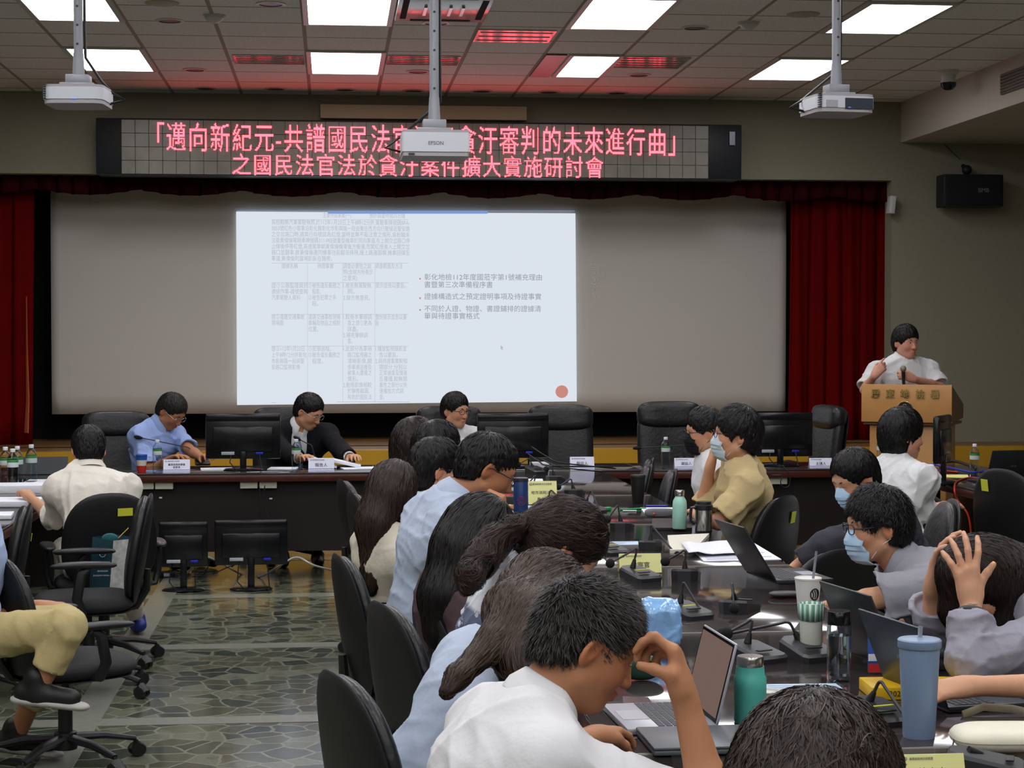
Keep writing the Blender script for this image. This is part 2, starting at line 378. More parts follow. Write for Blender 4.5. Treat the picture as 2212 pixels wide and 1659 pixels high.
cells = [(315, 415, 398, '證據名稱'), (540, 640, 398, '待證事實'), (703, 877, 398, '調查必要性之說'), (703, 888, 436, '明(含辯方所表示'), (703, 790, 474, '之意見)'), (905, 1075, 398, '調查範圍及方法'),
 (252, 477, 520, '證①公路監理資訊'), (252, 475, 558, '連結作業-證號查詢'), (252, 430, 596, '汽車駕駛人資料'), (484, 682, 520, '①被告違反義務之'), (508, 560, 558, '程度。'), (484, 656, 596, '②被告犯罪之手'), (508, 545, 634, '段。'),
 (703, 877, 520, '1.被告無駕駛執'), (730, 775, 558, '照。'), (703, 870, 598, '2.辯方無意見。'), (905, 1095, 520, '提示並告以要旨。'),
 (252, 455, 718, '證②道路交通事故'), (252, 325, 756, '現場圖'), (484, 682, 718, '道路交通事故現場'), (484, 682, 756, '車輛及物品之相對'), (484, 545, 795, '位置。'), (703, 880, 718, '1.較卷本筆錄調'), (730, 880, 756, '查之證①更為'), (730, 795, 795, '詳盡。'), (703, 855, 833, '2.補充筆錄調'), (730, 760, 870, '查。'), (905, 1100, 718, '整份提示並告以要'), (905, 925, 756, '旨'),
 (252, 455, 918, '證③112年1月23日'), (252, 470, 957, '上午8時12分許彰化'), (252, 455, 996, '市彰興路一段與聖'), (252, 430, 1034, '安路口監視影像'), (484, 625, 918, '①犯罪過程。'), (484, 682, 957, '②被告違反義務之'), (508, 575, 996, '程度。'),
 (703, 880, 918, '1.此部分為車禍'), (730, 880, 957, '路口監視器之'), (730, 880, 996, '清晰影像,關'), (730, 880, 1034, '係車損追撞及'), (730, 880, 1070, '被害人遭撞之'), (730, 795, 1108, '情形。'), (703, 880, 1146, '2.動態影像相較'), (730, 865, 1184, '於靜態截圖,'), (730, 880, 1222, '有助於國民法'),
 (905, 1100, 918, '1.播放監視錄影並'), (930, 1045, 957, '告以要旨。'), (905, 1103, 996, '2.與待證事實較相'), (930, 1103, 1034, '關部分,分別以'), (930, 1103, 1070, '正常速度及慢速'), (930, 1103, 1108, '反覆播,較無關'), (930, 1103, 1146, '重性之部分以快'), (930, 1080, 1184, '速播放方式調'), (930, 960, 1222, '查。')]
for a_, b_, v_, s in cells: fit(s, a_, b_, v_, M_TXT)
fit('彰化地檢112年度國蒞字第1號補充理由', 1213, 1955, 472, M_TXTD, 44); fit('書暨第三次準備程序書', 1213, 1643, 520, M_TXTD, 44)
fit('證據構造式之預定證明事項及待證事實', 1213, 1952, 594, M_TXTD, 44); fit('不同於人證、物證、書證鋪排的證據清', 1213, 1950, 671, M_TXTD, 44); fit('單與待證事實格式', 1213, 1560, 717, M_TXTD, 44)
mb = MB()
def hl(u0, v0, u1, v1, wz):
    q = [px2slide(*t) for t in ((u0-wz, v0-wz), (u1+wz, v0-wz), (u1+wz, v1+wz), (u0-wz, v1+wz))]
    mb.quad(*[at(u, v, Y=PY-.005) for u, v in q])
for v_ in (100, 374, 497, 696, 896): hl(252, v_, 1112, v_, 1.1)
for u_ in (478, 700, 902): hl(u_, 374, u_, 1245, .9)
hl(665, 1247, 1118, 1247, 1.4); hl(252, 1251, 278, 1251, 1.6)
keep(mb.build('table_rules', M_LINE, smooth=False), slide)
mb = MB(); hl(612, 52, 1605, 58, 5); hl(36, 46, 2158, 46, 1.5); keep(mb.build('title_bar', M_BAR, smooth=False), slide)
for v_ in (472, 594, 668):
    mb = MB(); hl(1186, v_, 1186, v_, 5); keep(mb.build('bullet_point', M_DOT, smooth=False), slide)
mb = MB()
c = at(*px2slide(2077, 1182), Y=PY-.006); rr = 40*760/2212*PY/FPX
mb.add([c+Vector((math.cos(t)*rr, 0, math.sin(t)*rr)) for t in [2*PI*i/40 for i in range(40)]], [tuple(range(40))])
keep(mb.build('red_dot', M_DOT, smooth=False), slide)
mb = MB(); q = [px2slide(*t) for t in ((1692, 890), (1692, 918), (1698, 912), (1704, 922), (1708, 920), (1702, 908), (1710, 906))]
mb.add([at(u, v, Y=PY-.005) for u, v in q], [(0, 1, 2, 3, 4, 5, 6)]); keep(mb.build('mouse_pointer', M_TXT, smooth=False), slide)
# ------------------------------------------------------------------ LED sign
LY = 16.3
M_CASE = mat('black_sign_case', srgb(20, 24, 30), rough=.45)
M_LEDBACK = mat('led_panel_face', srgb(120, 116, 106), rough=.4, noise=.35, nscale=9)
a, b = at(207, 254, Y=LY), at(1602, 388, Y=LY)
sign = empty('led_sign', (a.x, LY, b.z), label='long black sign board with two rows of red glowing Chinese characters', cat='electronic sign')
keep(MB().box(((a.x+b.x)/2, LY+.15, (a.z+b.z)/2), (b.x-a.x, .3, a.z-b.z), bev=.01).build('sign_case', M_CASE), sign)
c0, c1 = at(262, 258, Y=LY-.01), at(1530, 386, Y=LY-.01)
mb = MB(); pw = (c1.x-c0.x)/44; ph = (c0.z-c1.z)/4
for i in range(44):
    for j in range(4):
        mb.box((c0.x+pw*(i+.5), LY-.008, c1.z+ph*(j+.5)), (pw-.003, .012, ph-.003), bev=.0015)
keep(mb.build('led_modules', M_LEDBACK, smooth=False), sign)
keep(MB().box((b.x-.09, LY-.012, (a.z+b.z)/2+.12), (.05, .02, .12)).build('case_latch', mat('dull_metal', srgb(90, 92, 98), rough=.35, metal=.8)), sign)
M_LED = emis('red_led', (1.0, .07, .10), 6.0)
from mathutils.bvhtree import BVHTree
def led_line(s, u0, u1, vtop, vbot):
    t = text_mesh(s, 1.0, Matrix.Identity(4), M_LED, extrude=0.0, spacing=1.10, offset=0.0)
    vs = [v.co.copy() for v in t.data.vertices]; fs = [tuple(p.vertices) for p in t.data.polygons]
    bpy.data.objects.remove(t)
    x0 = min(v.x for v in vs); x1 = max(v.x for v in vs); z0 = min(v.y for v in vs); z1 = max(v.y for v in vs)
    tree = BVHTree.FromPolygons([Vector((v.x, v.y, 0)) for v in vs], fs)
    A, B = at(u0, vbot, Y=LY-.02), at(u1, vbot, Y=LY-.02); T = at(u0, vtop, Y=LY-.02)
    Bz = at(u1, vbot, Y=LY-.02).z
    nx = int(24*len(s)*1.0); nz = 24; cw = (B.x-A.x)/nx; ch = (T.z-A.z)/nz
    mb = MB()
    for i in range(nx):
        run = 0
        for j in range(nz):
            px_ = x0+(x1-x0)*(i+.5)/nx; pz_ = z0+(z1-z0)*(j+.5)/nz
            if tree.ray_cast(Vector((px_, pz_, 1)), Vector((0, 0, -1)))[0] is not None:
                cx = A.x+cw*(i+.5); cz = A.z+ch*(j+.5)
                h_ = cw*.46; k_ = ch*.46
                mb.quad((cx-h_, LY-.02, cz-k_), (cx+h_, LY-.02, cz-k_), (cx+h_, LY-.02, cz+k_), (cx-h_, LY-.02, cz+k_))
    return mb
mb = led_line('「邁向新紀元-共譜國民法官法與貪汙審判的未來進行曲」', 340, 1458, 264, 326)
keep(mb.build('led_lettering', M_LED, smooth=False), sign)
mb = led_line('之國民法官法於貪汙案件擴大實施研討會', 502, 1304, 331, 378)
keep(mb.build('led_lettering', M_LED, smooth=False), sign)
# ------------------------------------------------------------------ ceiling fixtures
M_DIFF = emis('troffer_diffuser', (1.0, .99, 1.02), LIGHT_STRENGTH)
M_TROF = mat('white_metal_frame', srgb(200, 200, 196), rough=.4)
M_MIRR = mat('mirror_louvre', srgb(190, 190, 190), rough=.12, metal=1.0)
def troffer(cx, cy, w=.6, l=1.2, label=''):
    e = empty('ceiling_light', (cx, cy, CEIL), label=label, cat='ceiling light', group='lit fluorescent panels in the ceiling')
    f = MB()
    for sx in (-1, 1): f.box((sx*(w/2-.018), 0, -.006), (.036, l, .016))
    for sy in (-1, 1): f.box((0, sy*(l/2-.018), -.006), (w-.072, .036, .016))
    f.build('frame', M_TROF, e, smooth=False)
    MB().box((0, 0, -.003), (w-.07, l-.07, .004)).build('diffuser', M_DIFF, e, smooth=False)
    return e
rowsY = [14.6, 12.2, 9.8, 7.4, 5.0, 2.6, .2, -2.2]; colsX = [-5.28+1.8*i*0-0 for i in range(0)]
colsX = [-3.48, -1.68, .12, 1.92, 3.72]
cn = ['far left', 'left', 'centre', 'right', 'far right']
seen = {(1, 0): 'lit ceiling panel nearest the stage, above and left of the sign', (1, 1): 'lit ceiling panel at the top left corner, behind the left projector pole',
        (2, 0): 'lit ceiling panel nearest the stage, directly above the sign', (2, 1): 'lit ceiling panel at the top centre beside the air vent',
        (3, 0): 'narrow lit ceiling panel above the right part of the sign, beside a dark half', (3, 1): 'lit ceiling panel at the top, right of the centre pole',
        (4, 0): 'lit ceiling panel at the right, just left of the right projector pole', (4, 1): 'lit ceiling panel at the top right, behind the right projector pole'}
for i, x in enumerate(colsX):
    for j, y in enumerate(rowsY):
        if i == 0 and j < 2: continue
        if i == 3 and j == 0:
            e = troffer(x+.1, y, w=.42, label=seen[(3, 0)])
            tag(MB().box((x-.21, y, CEIL-.006), (.16, 1.2, .014)).build('dark_light_panel', mat('dull_louvre', srgb(120, 118, 112), rough=.38, metal=.9), smooth=False), 'dark unlit strip panel beside the narrow ceiling light', 'ceiling panel')
            continue
        troffer(x, y, label=seen.get((i, j), 'lit ceiling panel in the %s column, %s row back from the stage' % (cn[i], ['first', 'second', 'third', 'fourth', 'fifth', 'sixth', 'seventh', 'eighth'][j])))
# mirror louvre panels reflecting the sign
def louvre(u0, u1, v0, v1, label, slats=5):
    z = CEIL-.012; A = at(u0, v0, z=z); B = at(u1, v1, z=z)
    x0 = (at(u0, (v0+v1)/2, z=z).x); x1 = at(u1, (v0+v1)/2, z=z).x
    e = empty('mirror_vent', ((x0+x1)/2, (A.y+B.y)/2, CEIL), label=label, cat='ceiling vent')
    w_, l_ = x1-x0, abs(B.y-A.y)
    MB().box((0, 0, -.004), (w_, l_, .01)).build('mirror_plate', M_MIRR, e, smooth=False)
    f = MB()
    for i in range(slats): f.box((0, -l_/2+l_*(i+.5)/slats, -.011), (w_-.04, .008, .004))
    f.build('slat', M_TROF, e, smooth=False)
louvre(505, 657, 121, 141, 'mirrored louvre panel left of the centre ceiling light')
louvre(836, 992, 122, 143, 'mirrored louvre panel right of the centre ceiling light')
louvre(1328, 1480, 124, 150, 'mirrored louvre panel right of the narrow ceiling light')
louvre(1027, 1195, 66, 94, 'mirrored louvre panel glowing red, left of the upper light panel', 3)
# air conditioning cassette near centre pole
z = CEIL-.02; A = at(958, 18, z=z)
e = empty('air_vent', (A.x, A.y, CEIL), label='square white air conditioning vent behind the centre projector pole', cat='air vent')
MB().box((0, 0, -.015), (.60, .95, .03), bev=.01).build('panel', mat('glossy_white', srgb(205, 205, 200), rough=.15), e)
mb = MB()
for i in range(4): mb.box((-.12+.08*i, 0, -.035), (.02, .3, .02))
mb.build('grille', M_MIRR, e)
for s_, (cx, cy, w_, l_) in enumerate([(-.25, 0, .04, .7), (.25, 0, .04, .7), (0, -.4, .4, .04), (0, .4, .4, .04)]):
    MB().box((cx, cy, -.031), (w_, l_, .004)).build('slot', M_BLACKF, e)
# downlights, smoke detectors, sprinklers, round speaker
M_DARKG = mat('dark_downlight', srgb(46, 44, 42), rough=.4)
dl = [(367, 44), (421, 150), (444, 190), (595, 191), (745, 193), (893, 195), (903, 154), (1040, 196), (1186, 198), (1333, 200), (1380, 161), (1501, 59), (942, 49), (585, 8)]
places = ['left, beside the leftmost light', 'left, above the sign corner', 'the leftmost in the row over the sign', 'the second in the row over the sign', 'the third in the row over the sign',
          'fourth in the row over the sign, left of the centre pole', 'below the mirrored louvre behind the centre pole', 'the fifth in the row over the sign, right of the pole', 'the sixth in the row over the sign',
          'the seventh in the row over the sign', 'below the right mirrored louvre', 'between the two upper right light panels', 'just below the air vent', 'at the top edge left of centre']
dproto = None
for (u, v), pl in zip(dl, places):
    p = at(u, v, z=CEIL)
    if dproto is None:
        dproto = empty('downlight', p); MB().lathe([(.075, -.008), (.095, -.006), (.098, .0), (.098, .01)], n=28, caps=False).build('rim', M_TROF, dproto)
        MB().lathe([(0, .0), (.04, -.001), (.075, -.004)], n=28).build('reflector', M_DARKG, dproto); e = dproto
    else: e = copy_tree(dproto)
    e.location = p; tag(e, 'small round unlit downlight, '+pl, 'downlight', 'round downlights in the ceiling')
for (u, v, nm) in [(463, 33, 'round smoke detector on the ceiling between the left and centre lights'), (1617, 48, 'round smoke detector on the ceiling between the two right lights')]:
    p = at(u, v, z=CEIL); e = empty('smoke_detector', p, label=nm, cat='smoke detector')
    MB().lathe([(.065, 0), (.065, -.02), (.05, -.035), (.03, -.05), (0, -.052)], n=28).build('body', M_TROF, e)
    MB().lathe([(.075, 0), (.075, -.008), (.064, -.008)], n=28).build('base', M_TROF, e)
for (u, v, nm) in [(1735, 30, 'round flush ceiling speaker at the upper right'), (350, 6, 'round flush ceiling speaker at the upper left')]:
    p = at(u, v, z=CEIL); tag(MB().lathe([(.11, 0), (.11, -.006), (.09, -.01), (0, -.01)], n=32).build('ceiling_speaker', mat('cream_grille', srgb(176, 172, 156), rough=.6), loc=p), nm, 'speaker')
# dome camera on the right
p = at(2049, 152, z=CEIL); e = empty('dome_camera', p, label='white dome security camera with dark lens on the ceiling at right', cat='security camera')
MB().lathe([(.085, 0), (.085, -.02), (.06, -.04), (.055, -.07), (.066, -.1)], n=28).build('housing', M_TROF, e)
MB().lathe([(.064, -.098), (.06, -.13), (.035, -.155), (0, -.162)], n=28).build('dome', mat('dark_dome', srgb(18, 18, 22), rough=.1), e)
# grille on the bulkhead
A, B = at(2163, 190, X=BX-.01), at(2260, 140, X=BX-.01)
e = empty('wall_vent', ((BX-.01), (A.y+B.y)/2, (A.z+B.z)/2), label='long dark air grille in the side of the white bulkhead', cat='air vent')
l_ = abs(B.y-A.y); MB().box((0, 0, 0), (.02, l_, .16), bev=.004).build('frame', mat('brown_grille', srgb(96, 90, 80), rough=.5), e)
mb = MB()
for i in range(6): mb.box((-.014, 0, -.06+.024*i), (.012, l_-.04, .008))
mb.build('slat', mat('brown_grille', (0, 0, 0)), e)
# wall speaker
A, B = at(2038, 376, Y=16.3), at(2167, 447, Y=16.3)
e = empty('wall_speaker', ((A.x+B.x)/2, 16.3, (A.z+B.z)/2), label='black loudspeaker box on a bracket high on the right wall', cat='speaker')
w_, h_ = B.x-A.x, A.z-B.z
MB().box((0, .1, 0), (w_, .22, h_), bev=.012).build('cabinet', mat('black_plastic_matte', srgb(26, 27, 30), rough=.55), e)
MB().box((0, -.016, 0), (w_-.03, .02, h_-.03), bev=.008).build('grille', mat('speaker_cloth', srgb(22, 23, 26), rough=.9, bump=.3, bscale=400), e)
o = text_mesh('BMB', .055, face_cam_matrix((w_*.06, -.028, .0)), mat('badge_silver', srgb(150, 155, 160), rough=.3, metal=.6), name='badge', parent=e, extrude=.001)
MB().tube([(0, .2, h_/2-.01), (-.02, .14, h_/2+.05), (0, .28, h_/2+.1)], .02, n=10).sphere((-.02, .12, h_/2+.05), .045).build('bracket', mat('black_plastic_matte', (0, 0, 0)), e)
tag(MB().tube([at(2075, 345, Y=16.55), at(2058, 330, Y=16.58), at(2040, 312, Y=16.58)], .004, n=6).build('speaker_cable', M_CASE), 'thin dark cable running up the wall from the loudspeaker', 'cable')
# small pale device in the curtain edge
p = at(1920, 444, Y=16.6)+Vector((0,-.07,0)); tag(MB().box(p, (.05, .12, .16), rot=(0, .1, 0), bev=.006).build('junction_box', M_TROF), 'small white box fixed at the right edge of the stage opening', 'box')
# ================================================================== implicit bodies (smooth unions meshed by sparse surface nets)
F32 = np.float32
class Sdf:
    def __init__(s, disp=None): s.ops = []; s.disp = disp
    def cone(s, a, b, r1, r2, k=.02, sub=False, flat=None):
        s.ops.append(('c', np.array(a, F32), np.array(b, F32), r1, r2, k, sub, flat)); return s
    def ell(s, c, r, R=None, k=.02, sub=False):
        s.ops.append(('e', np.array(c, F32), np.array(r, F32), None if R is None else np.array(R, F32), k, sub)); return s
    def cap(s, a, b, r1, r2, k=.004, sub=False):
        s.ops.append(('k', np.array(a, F32), np.array(b, F32), r1, r2, k, sub)); return s
    def box(s, c, h, R=None, r=.01, k=.004, sub=False):
        s.ops.append(('b', np.array(c, F32), np.array(h, F32), None if R is None else np.array(R, F32), r, k, sub)); return s
    def half(s, p, n, k=.004):          # cut away everything on the side n points to
        s.ops.append(('h', np.array(p, F32), np.array(n, F32), k)); return s
    @staticmethod
    def one(op, P):
        t = op[0]
        if t == 'c':
            _, a, b, r1, r2, k, sub, flat = op
            ba = b-a; Q = P-a; sc = 1.0
            if flat is not None:
                n = np.array(flat[0], F32); s_ = flat[1]; n = n/np.linalg.norm(n)
                Q = Q+np.outer(Q@n, n)*(1/s_-1); ba = ba+n*(ba@n)*(1/s_-1); sc = .5+.5*s_
            L = max(float(ba@ba), 1e-10); h = np.clip(Q@ba/L, 0, 1)
            d = np.linalg.norm(Q-h[:, None]*ba, axis=1)-(r1+(r2-r1)*h); return d*sc
        if t == 'k':
            _, a, b, r1, r2, k, sub = op
            ba = b-a; L = float(np.linalg.norm(ba)); w = ba/L; Q = P-a; x = Q@w
            rad = np.linalg.norm(Q-x[:, None]*w, axis=1)-(r1+(r2-r1)*np.clip(x/L, 0, 1))
            return np.maximum(rad, np.maximum(-x, x-L))
        if t == 'e':
            _, c, r, R, k, sub = op
            Q = P-c
            if R is not None: Q = Q@R          # R columns = local axes in world
            k0 = np.linalg.norm(Q/r, axis=1); k1 = np.linalg.norm(Q/(r*r), axis=1)+1e-9
            return k0*(k0-1)/k1
        if t == 'b':
            _, c, h, R, r, k, sub = op
            Q = P-c
            if R is not None: Q = Q@R
            q = np.abs(Q)-(h-r)
            return np.linalg.norm(np.maximum(q, 0), axis=1)+np.minimum(q.max(axis=1), 0)-r
        if t == 'h':
            _, p, n, k = op
            return (P-p)@n
    def ev(s, P, cull=None):
        """cull=(block index per point, n blocks, block centers, radius)"""
        d = np.full(len(P), 1.0, F32); done = s.disp is None
        late = lambda o: (o[6] if o[0] in 'ckb' else o[5] if o[0] == 'e' else 0) == 2
        for op in sorted(s.ops, key=late) if not done else s.ops:
            if not done and late(op): d = d-s.disp(P).astype(F32); done = True
            if cull is not None and op[0] != 'h':
                bi, C, rad = cull
                m = s.one(op, C) < rad+op[-2 if op[0] in 'e' else (5 if op[0] in 'ck' else 5)] if False else s.one(op, C) < rad+.05
                sel = m[bi]
                if not sel.any(): continue
                e = s.one(op, P[sel]); dd = d[sel]
            else:
                sel = None; e = s.one(op, P); dd = d
            if op[0] == 'h':
                dd = np.maximum(dd, e)
            else:
                if op[0] == 'c': k, sub = op[5], op[6]
                elif op[0] == 'e': k, sub = op[4], op[5]
                elif op[0] == 'k': k, sub = op[5], op[6]
                else: k, sub = op[5], op[6]
                k = max(k, 1e-4)
                if sub:
                    h = np.maximum(k-np.abs(dd+e), 0)/k; dd = np.maximum(dd, -e)+h*h*k*.25
                else:
                    h = np.maximum(k-np.abs(dd-e), 0)/k; dd = np.minimum(dd, e)-h*h*k*.25
            if sel is not None: d[sel] = dd
            else: d = dd
        if not done: d = d-s.disp(P).astype(F32)
        return d
    def bounds(s):
        lo = np.full(3, 1e9); hi = -lo
        for op in s.ops:
            if op[0] in 'ck' and not op[6]:
                r = max(op[3], op[4]); lo = np.minimum(lo, np.minimum(op[1], op[2])-r); hi = np.maximum(hi, np.maximum(op[1], op[2])+r)
            elif op[0] == 'e' and not op[5]: r = op[2].max(); lo = np.minimum(lo, op[1]-r); hi = np.maximum(hi, op[1]+r)
            elif op[0] == 'b' and not op[6]: r = np.linalg.norm(op[2]); lo = np.minimum(lo, op[1]-r); hi = np.maximum(hi, op[1]+r)
        return lo-.03, hi+.03
    def mesh(s, h):
        lo, hi = s.bounds(); B = 6; bs = B*h
        nb = np.ceil((hi-lo)/bs).astype(int)+1
        g = np.stack(np.meshgrid(*[np.arange(n) for n in nb], indexing='ij'), -1).reshape(-1, 3)
        C = (lo+(g+.5)*bs).astype(F32); rad = bs*.87+.03
        dc = s.ev(C); g = g[np.abs(dc) < rad*1.25]
        if len(g) == 0: return np.zeros((0, 3)), np.zeros((0, 4), int)
        C = (lo+(g+.5)*bs).astype(F32)
        loc = np.stack(np.meshgrid(*[np.arange(B+1)]*3, indexing='ij'), -1).reshape(-1, 3)
        V3 = np.empty((len(g), (B+1)**3), F32)
        step = max(1, 400000//((B+1)**3))
        for a in range(0, len(g), step):
            gg = g[a:a+step]
            P = (lo+((gg[:, None, :]*B+loc[None])*h)).reshape(-1, 3).astype(F32)
            bi = np.repeat(np.arange(len(gg)), len(loc))
            V3[a:a+step] = s.ev(P, (bi, C[a:a+step], rad)).reshape(len(gg), -1)
        V3 = V3.reshape(-1, B+1, B+1, B+1)
        G = nb*B+1
        ins = V3 < 0
        off = [(i, j, k) for i in (0, 1) for j in (0, 1) for k in (0, 1)]
        cs = [ins[:, i:i+B, j:j+B, k:k+B] for i, j, k in off]
        cnt = sum(c.astype(np.int8) for c in cs); mixed = (cnt > 0) & (cnt < 8)
        b_, i_, j_, k_ = np.nonzero(mixed)
        cell = g[b_]*B+np.stack([i_, j_, k_], 1)
        vals = np.stack([V3[b_, i_+o[0], j_+o[1], k_+o[2]] for o in off], 1)
        acc = np.zeros((len(b_), 3)); num = np.zeros(len(b_))
        offs = np.array(off)
        for p in range(8):
            for q in range(p+1, 8):
                if np.abs(offs[p]-offs[q]).sum() != 1: continue
                va, vb = vals[:, p], vals[:, q]; m = (va < 0) != (vb < 0)
                t = np.where(m, va/np.where(m, va-vb, 1), 0)
                pt = offs[p]+(offs[q]-offs[p])*t[:, None]
                acc += pt*m[:, None]; num += m
        verts = lo+(cell+acc/num[:, None])*h
        cid = (cell[:, 0]*G[1]+cell[:, 1])*G[2]+cell[:, 2]
        order = np.argsort(cid); scid = cid[order]
        faces = []
        for ax in range(3):
            o = [0, 0, 0]; o[ax] = 1
            a_ = ins[:, 0:B, 0:B, 0:B]; c_ = ins[:, o[0]:o[0]+B, o[1]:o[1]+B, o[2]:o[2]+B]
            b2, i2, j2, k2 = np.nonzero(a_ != c_)
            inside = a_[b2, i2, j2, k2]
            base = g[b2]*B+np.stack([i2, j2, k2], 1)
            u, v = [(1, 2), (2, 0), (0, 1)][ax]
            q = []
            for du, dv in ((0, 0), (1, 0), (1, 1), (0, 1)):
                c = base.copy(); c[:, u] -= du; c[:, v] -= dv
                q.append((c[:, 0]*G[1]+c[:, 1])*G[2]+c[:, 2])
            q = np.stack(q, 1); pos = np.searchsorted(scid, q); pos = np.clip(pos, 0, len(scid)-1)
            ok = (scid[pos] == q).all(1)
            f = order[pos[ok]]; ii = inside[ok]
            f[~ii] = f[~ii][:, ::-1]
            faces.append(f)
        f = np.concatenate(faces)
        return verts, f
def np_mesh(name, V, Fc, mats, parent=None, col=None, smooth=True):
    me = bpy.data.meshes.new(name); n = len(Fc); k = Fc.shape[1]
    me.vertices.add(len(V)); me.vertices.foreach_set('co', np.asarray(V, F32).ravel())
    me.loops.add(n*k); me.loops.foreach_set('vertex_index', Fc.astype(np.int32).ravel())
    me.polygons.add(n); me.polygons.foreach_set('loop_start', np.arange(0, n*k, k, dtype=np.int32))
    try: me.polygons.foreach_set('loop_total', np.full(n, k, np.int32))
    except Exception: pass
    me.update(calc_edges=True)
    if smooth: me.polygons.foreach_set('use_smooth', np.ones(n, bool))
    if col is not None:
        a = me.color_attributes.new('Col', 'FLOAT_COLOR', 'POINT')
        c = np.ones((len(V), 4), F32); c[:, :3] = col; a.data.foreach_set('color', c.ravel())
    for m in (mats if isinstance(mats, (list, tuple)) else [mats]): me.materials.append(m)
    o = bpy.data.objects.new(name, me); COL.objects.link(o)
    if parent is not None: o.parent = parent
    return o
def fold_fn(seed, wl, amp):
    """long soft creases: ridged waves, stretched along a diagonal that changes over the cloth"""
    rs = np.random.RandomState(seed); K = []
    for i in range(5):
        ax = rs.normal(size=3); ax /= np.linalg.norm(ax); t = rs.normal(size=3); t -= ax*(t@ax); t /= np.linalg.norm(t)
        K.append((ax*2*PI/(wl*rs.uniform(.8, 1.7)), t*2*PI/(wl*6), rs.uniform(0, 6.28, 3), rs.normal(size=3)*2*PI/(wl*3.5)))
    def f(P):
        s = 0
        for i, (k, t, ph, q) in enumerate(K):
            w = np.sin(P@q.astype(F32)+ph[1]); env = np.clip(np.sin(P@t.astype(F32)*1.0+ph[2]+w)*.7+.3, 0, 1)
            r = 1-np.abs(np.sin((P@k.astype(F32)+ph[0]+1.1*w)*.5)); s = s+env*r**3
        return (amp*(s*1.0-.42)).astype(F32)
    if amp > .006 and wl > .1:
        g2 = fold_fn(seed+50, wl*.42, amp*.45 if amp*.45 < .006 else .0059)
        return lambda P: f(P)+g2(P)
    return f
def noise_fn(seed, wl, amp, dirn=None, aniso=1.0):
    rs = np.random.RandomState(seed); K = []
    for i in range(7):
        d = rs.normal(size=3); d /= np.linalg.norm(d)
        if dirn is not None: dd = np.array(dirn, float); dd /= np.linalg.norm(dd); d = d-dd*(d@dd)*(1-aniso); d /= np.linalg.norm(d)
        K.append((d*2*PI/(wl*rs.uniform(.6, 1.5)), rs.uniform(0, 6.28), rs.normal(size=3)*2*PI/(wl*2.5), rs.uniform(0, 6.28)))
    def f(P):
        s = 0
        for k, ph, q, p2 in K: s = s+np.sin(P@k.astype(F32)+ph+1.4*np.sin(P@q.astype(F32)+p2))
        s = s/3.0
        return (amp*(1-np.abs(s)*1.3)).astype(F32) if amp > 0 else s*amp
    return f
# ------------------------------------------------------------------ strands along an implicit surface
def grad(S, P, e=.004):
    g = np.stack([S(P+np.array(v, F32)*e)-S(P-np.array(v, F32)*e) for v in ((1, 0, 0), (0, 1, 0), (0, 0, 1))], 1)
    return g/(np.linalg.norm(g, axis=1)[:, None]+1e-9)
def strands(S, P0, flow, steps, ds, width, lift=.0015, liftend=.0, wob=.25, seed=1, lenvar=.35, cols=(.6, 1.3), tipfade=None, gravity=0):
    rs = np.random.RandomState(seed); N = len(P0); P = P0.astype(F32); off = (rs.rand(N)*.8+.4)*lift
    tint = rs.rand(N)
    L = 1-rs.rand(N)*lenvar
    wv = rs.normal(size=(N, 3)).astype(F32)
    pts = []; nrm = []
    for i in range(steps+1):
        g = grad(S, P); d = S(P); o = off+liftend*(i/steps)**1.5*(.4+tint)
        P = P-g*(d-o)[:, None]
        pts.append(P.copy()); nrm.append(g)
        f = flow(P); f = f/(np.linalg.norm(f, axis=1)[:, None]+1e-6)+wv*wob; f = f-g*(f*g).sum(1)[:, None]; f = f/(np.linalg.norm(f, axis=1)[:, None]+1e-6)
        if i > 0: f = .55*f+.45*prev; f = f/(np.linalg.norm(f, axis=1)[:, None]+1e-6)
        prev = f
        P = P+f*(ds*L)[:, None]
    pts = np.stack(pts, 1); nrm = np.stack(nrm, 1); T = np.gradient(pts, axis=1)
    side = np.cross(T, nrm); side /= np.linalg.norm(side, axis=2)[..., None]+1e-9
    t = np.linspace(0, 1, steps+1); w = width*.5*np.minimum(1, (1-t)*2.6+.06)*np.minimum(1, .5+t*4)
    ang = (rs.rand(N)-.5)*1.0
    sd = side*np.cos(ang)[:, None, None]+nrm*np.sin(ang)[:, None, None]
    A = pts-sd*w[None, :, None]; Bv = pts+sd*w[None, :, None]
    V = np.stack([A, Bv], 2).reshape(-1, 3)
    idx = (np.arange(N)[:, None]*(steps+1)+np.arange(steps)[None])*2
    Fc = np.stack([idx, idx+1, idx+3, idx+2], -1).reshape(-1, 4)
    c = cols[0]+(cols[1]-cols[0])*tint**1.6
    col = np.repeat(c, (steps+1)*2)[:, None]*np.ones((1, 3))
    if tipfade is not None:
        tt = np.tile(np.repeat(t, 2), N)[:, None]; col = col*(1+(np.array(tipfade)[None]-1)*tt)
    return V, Fc, col
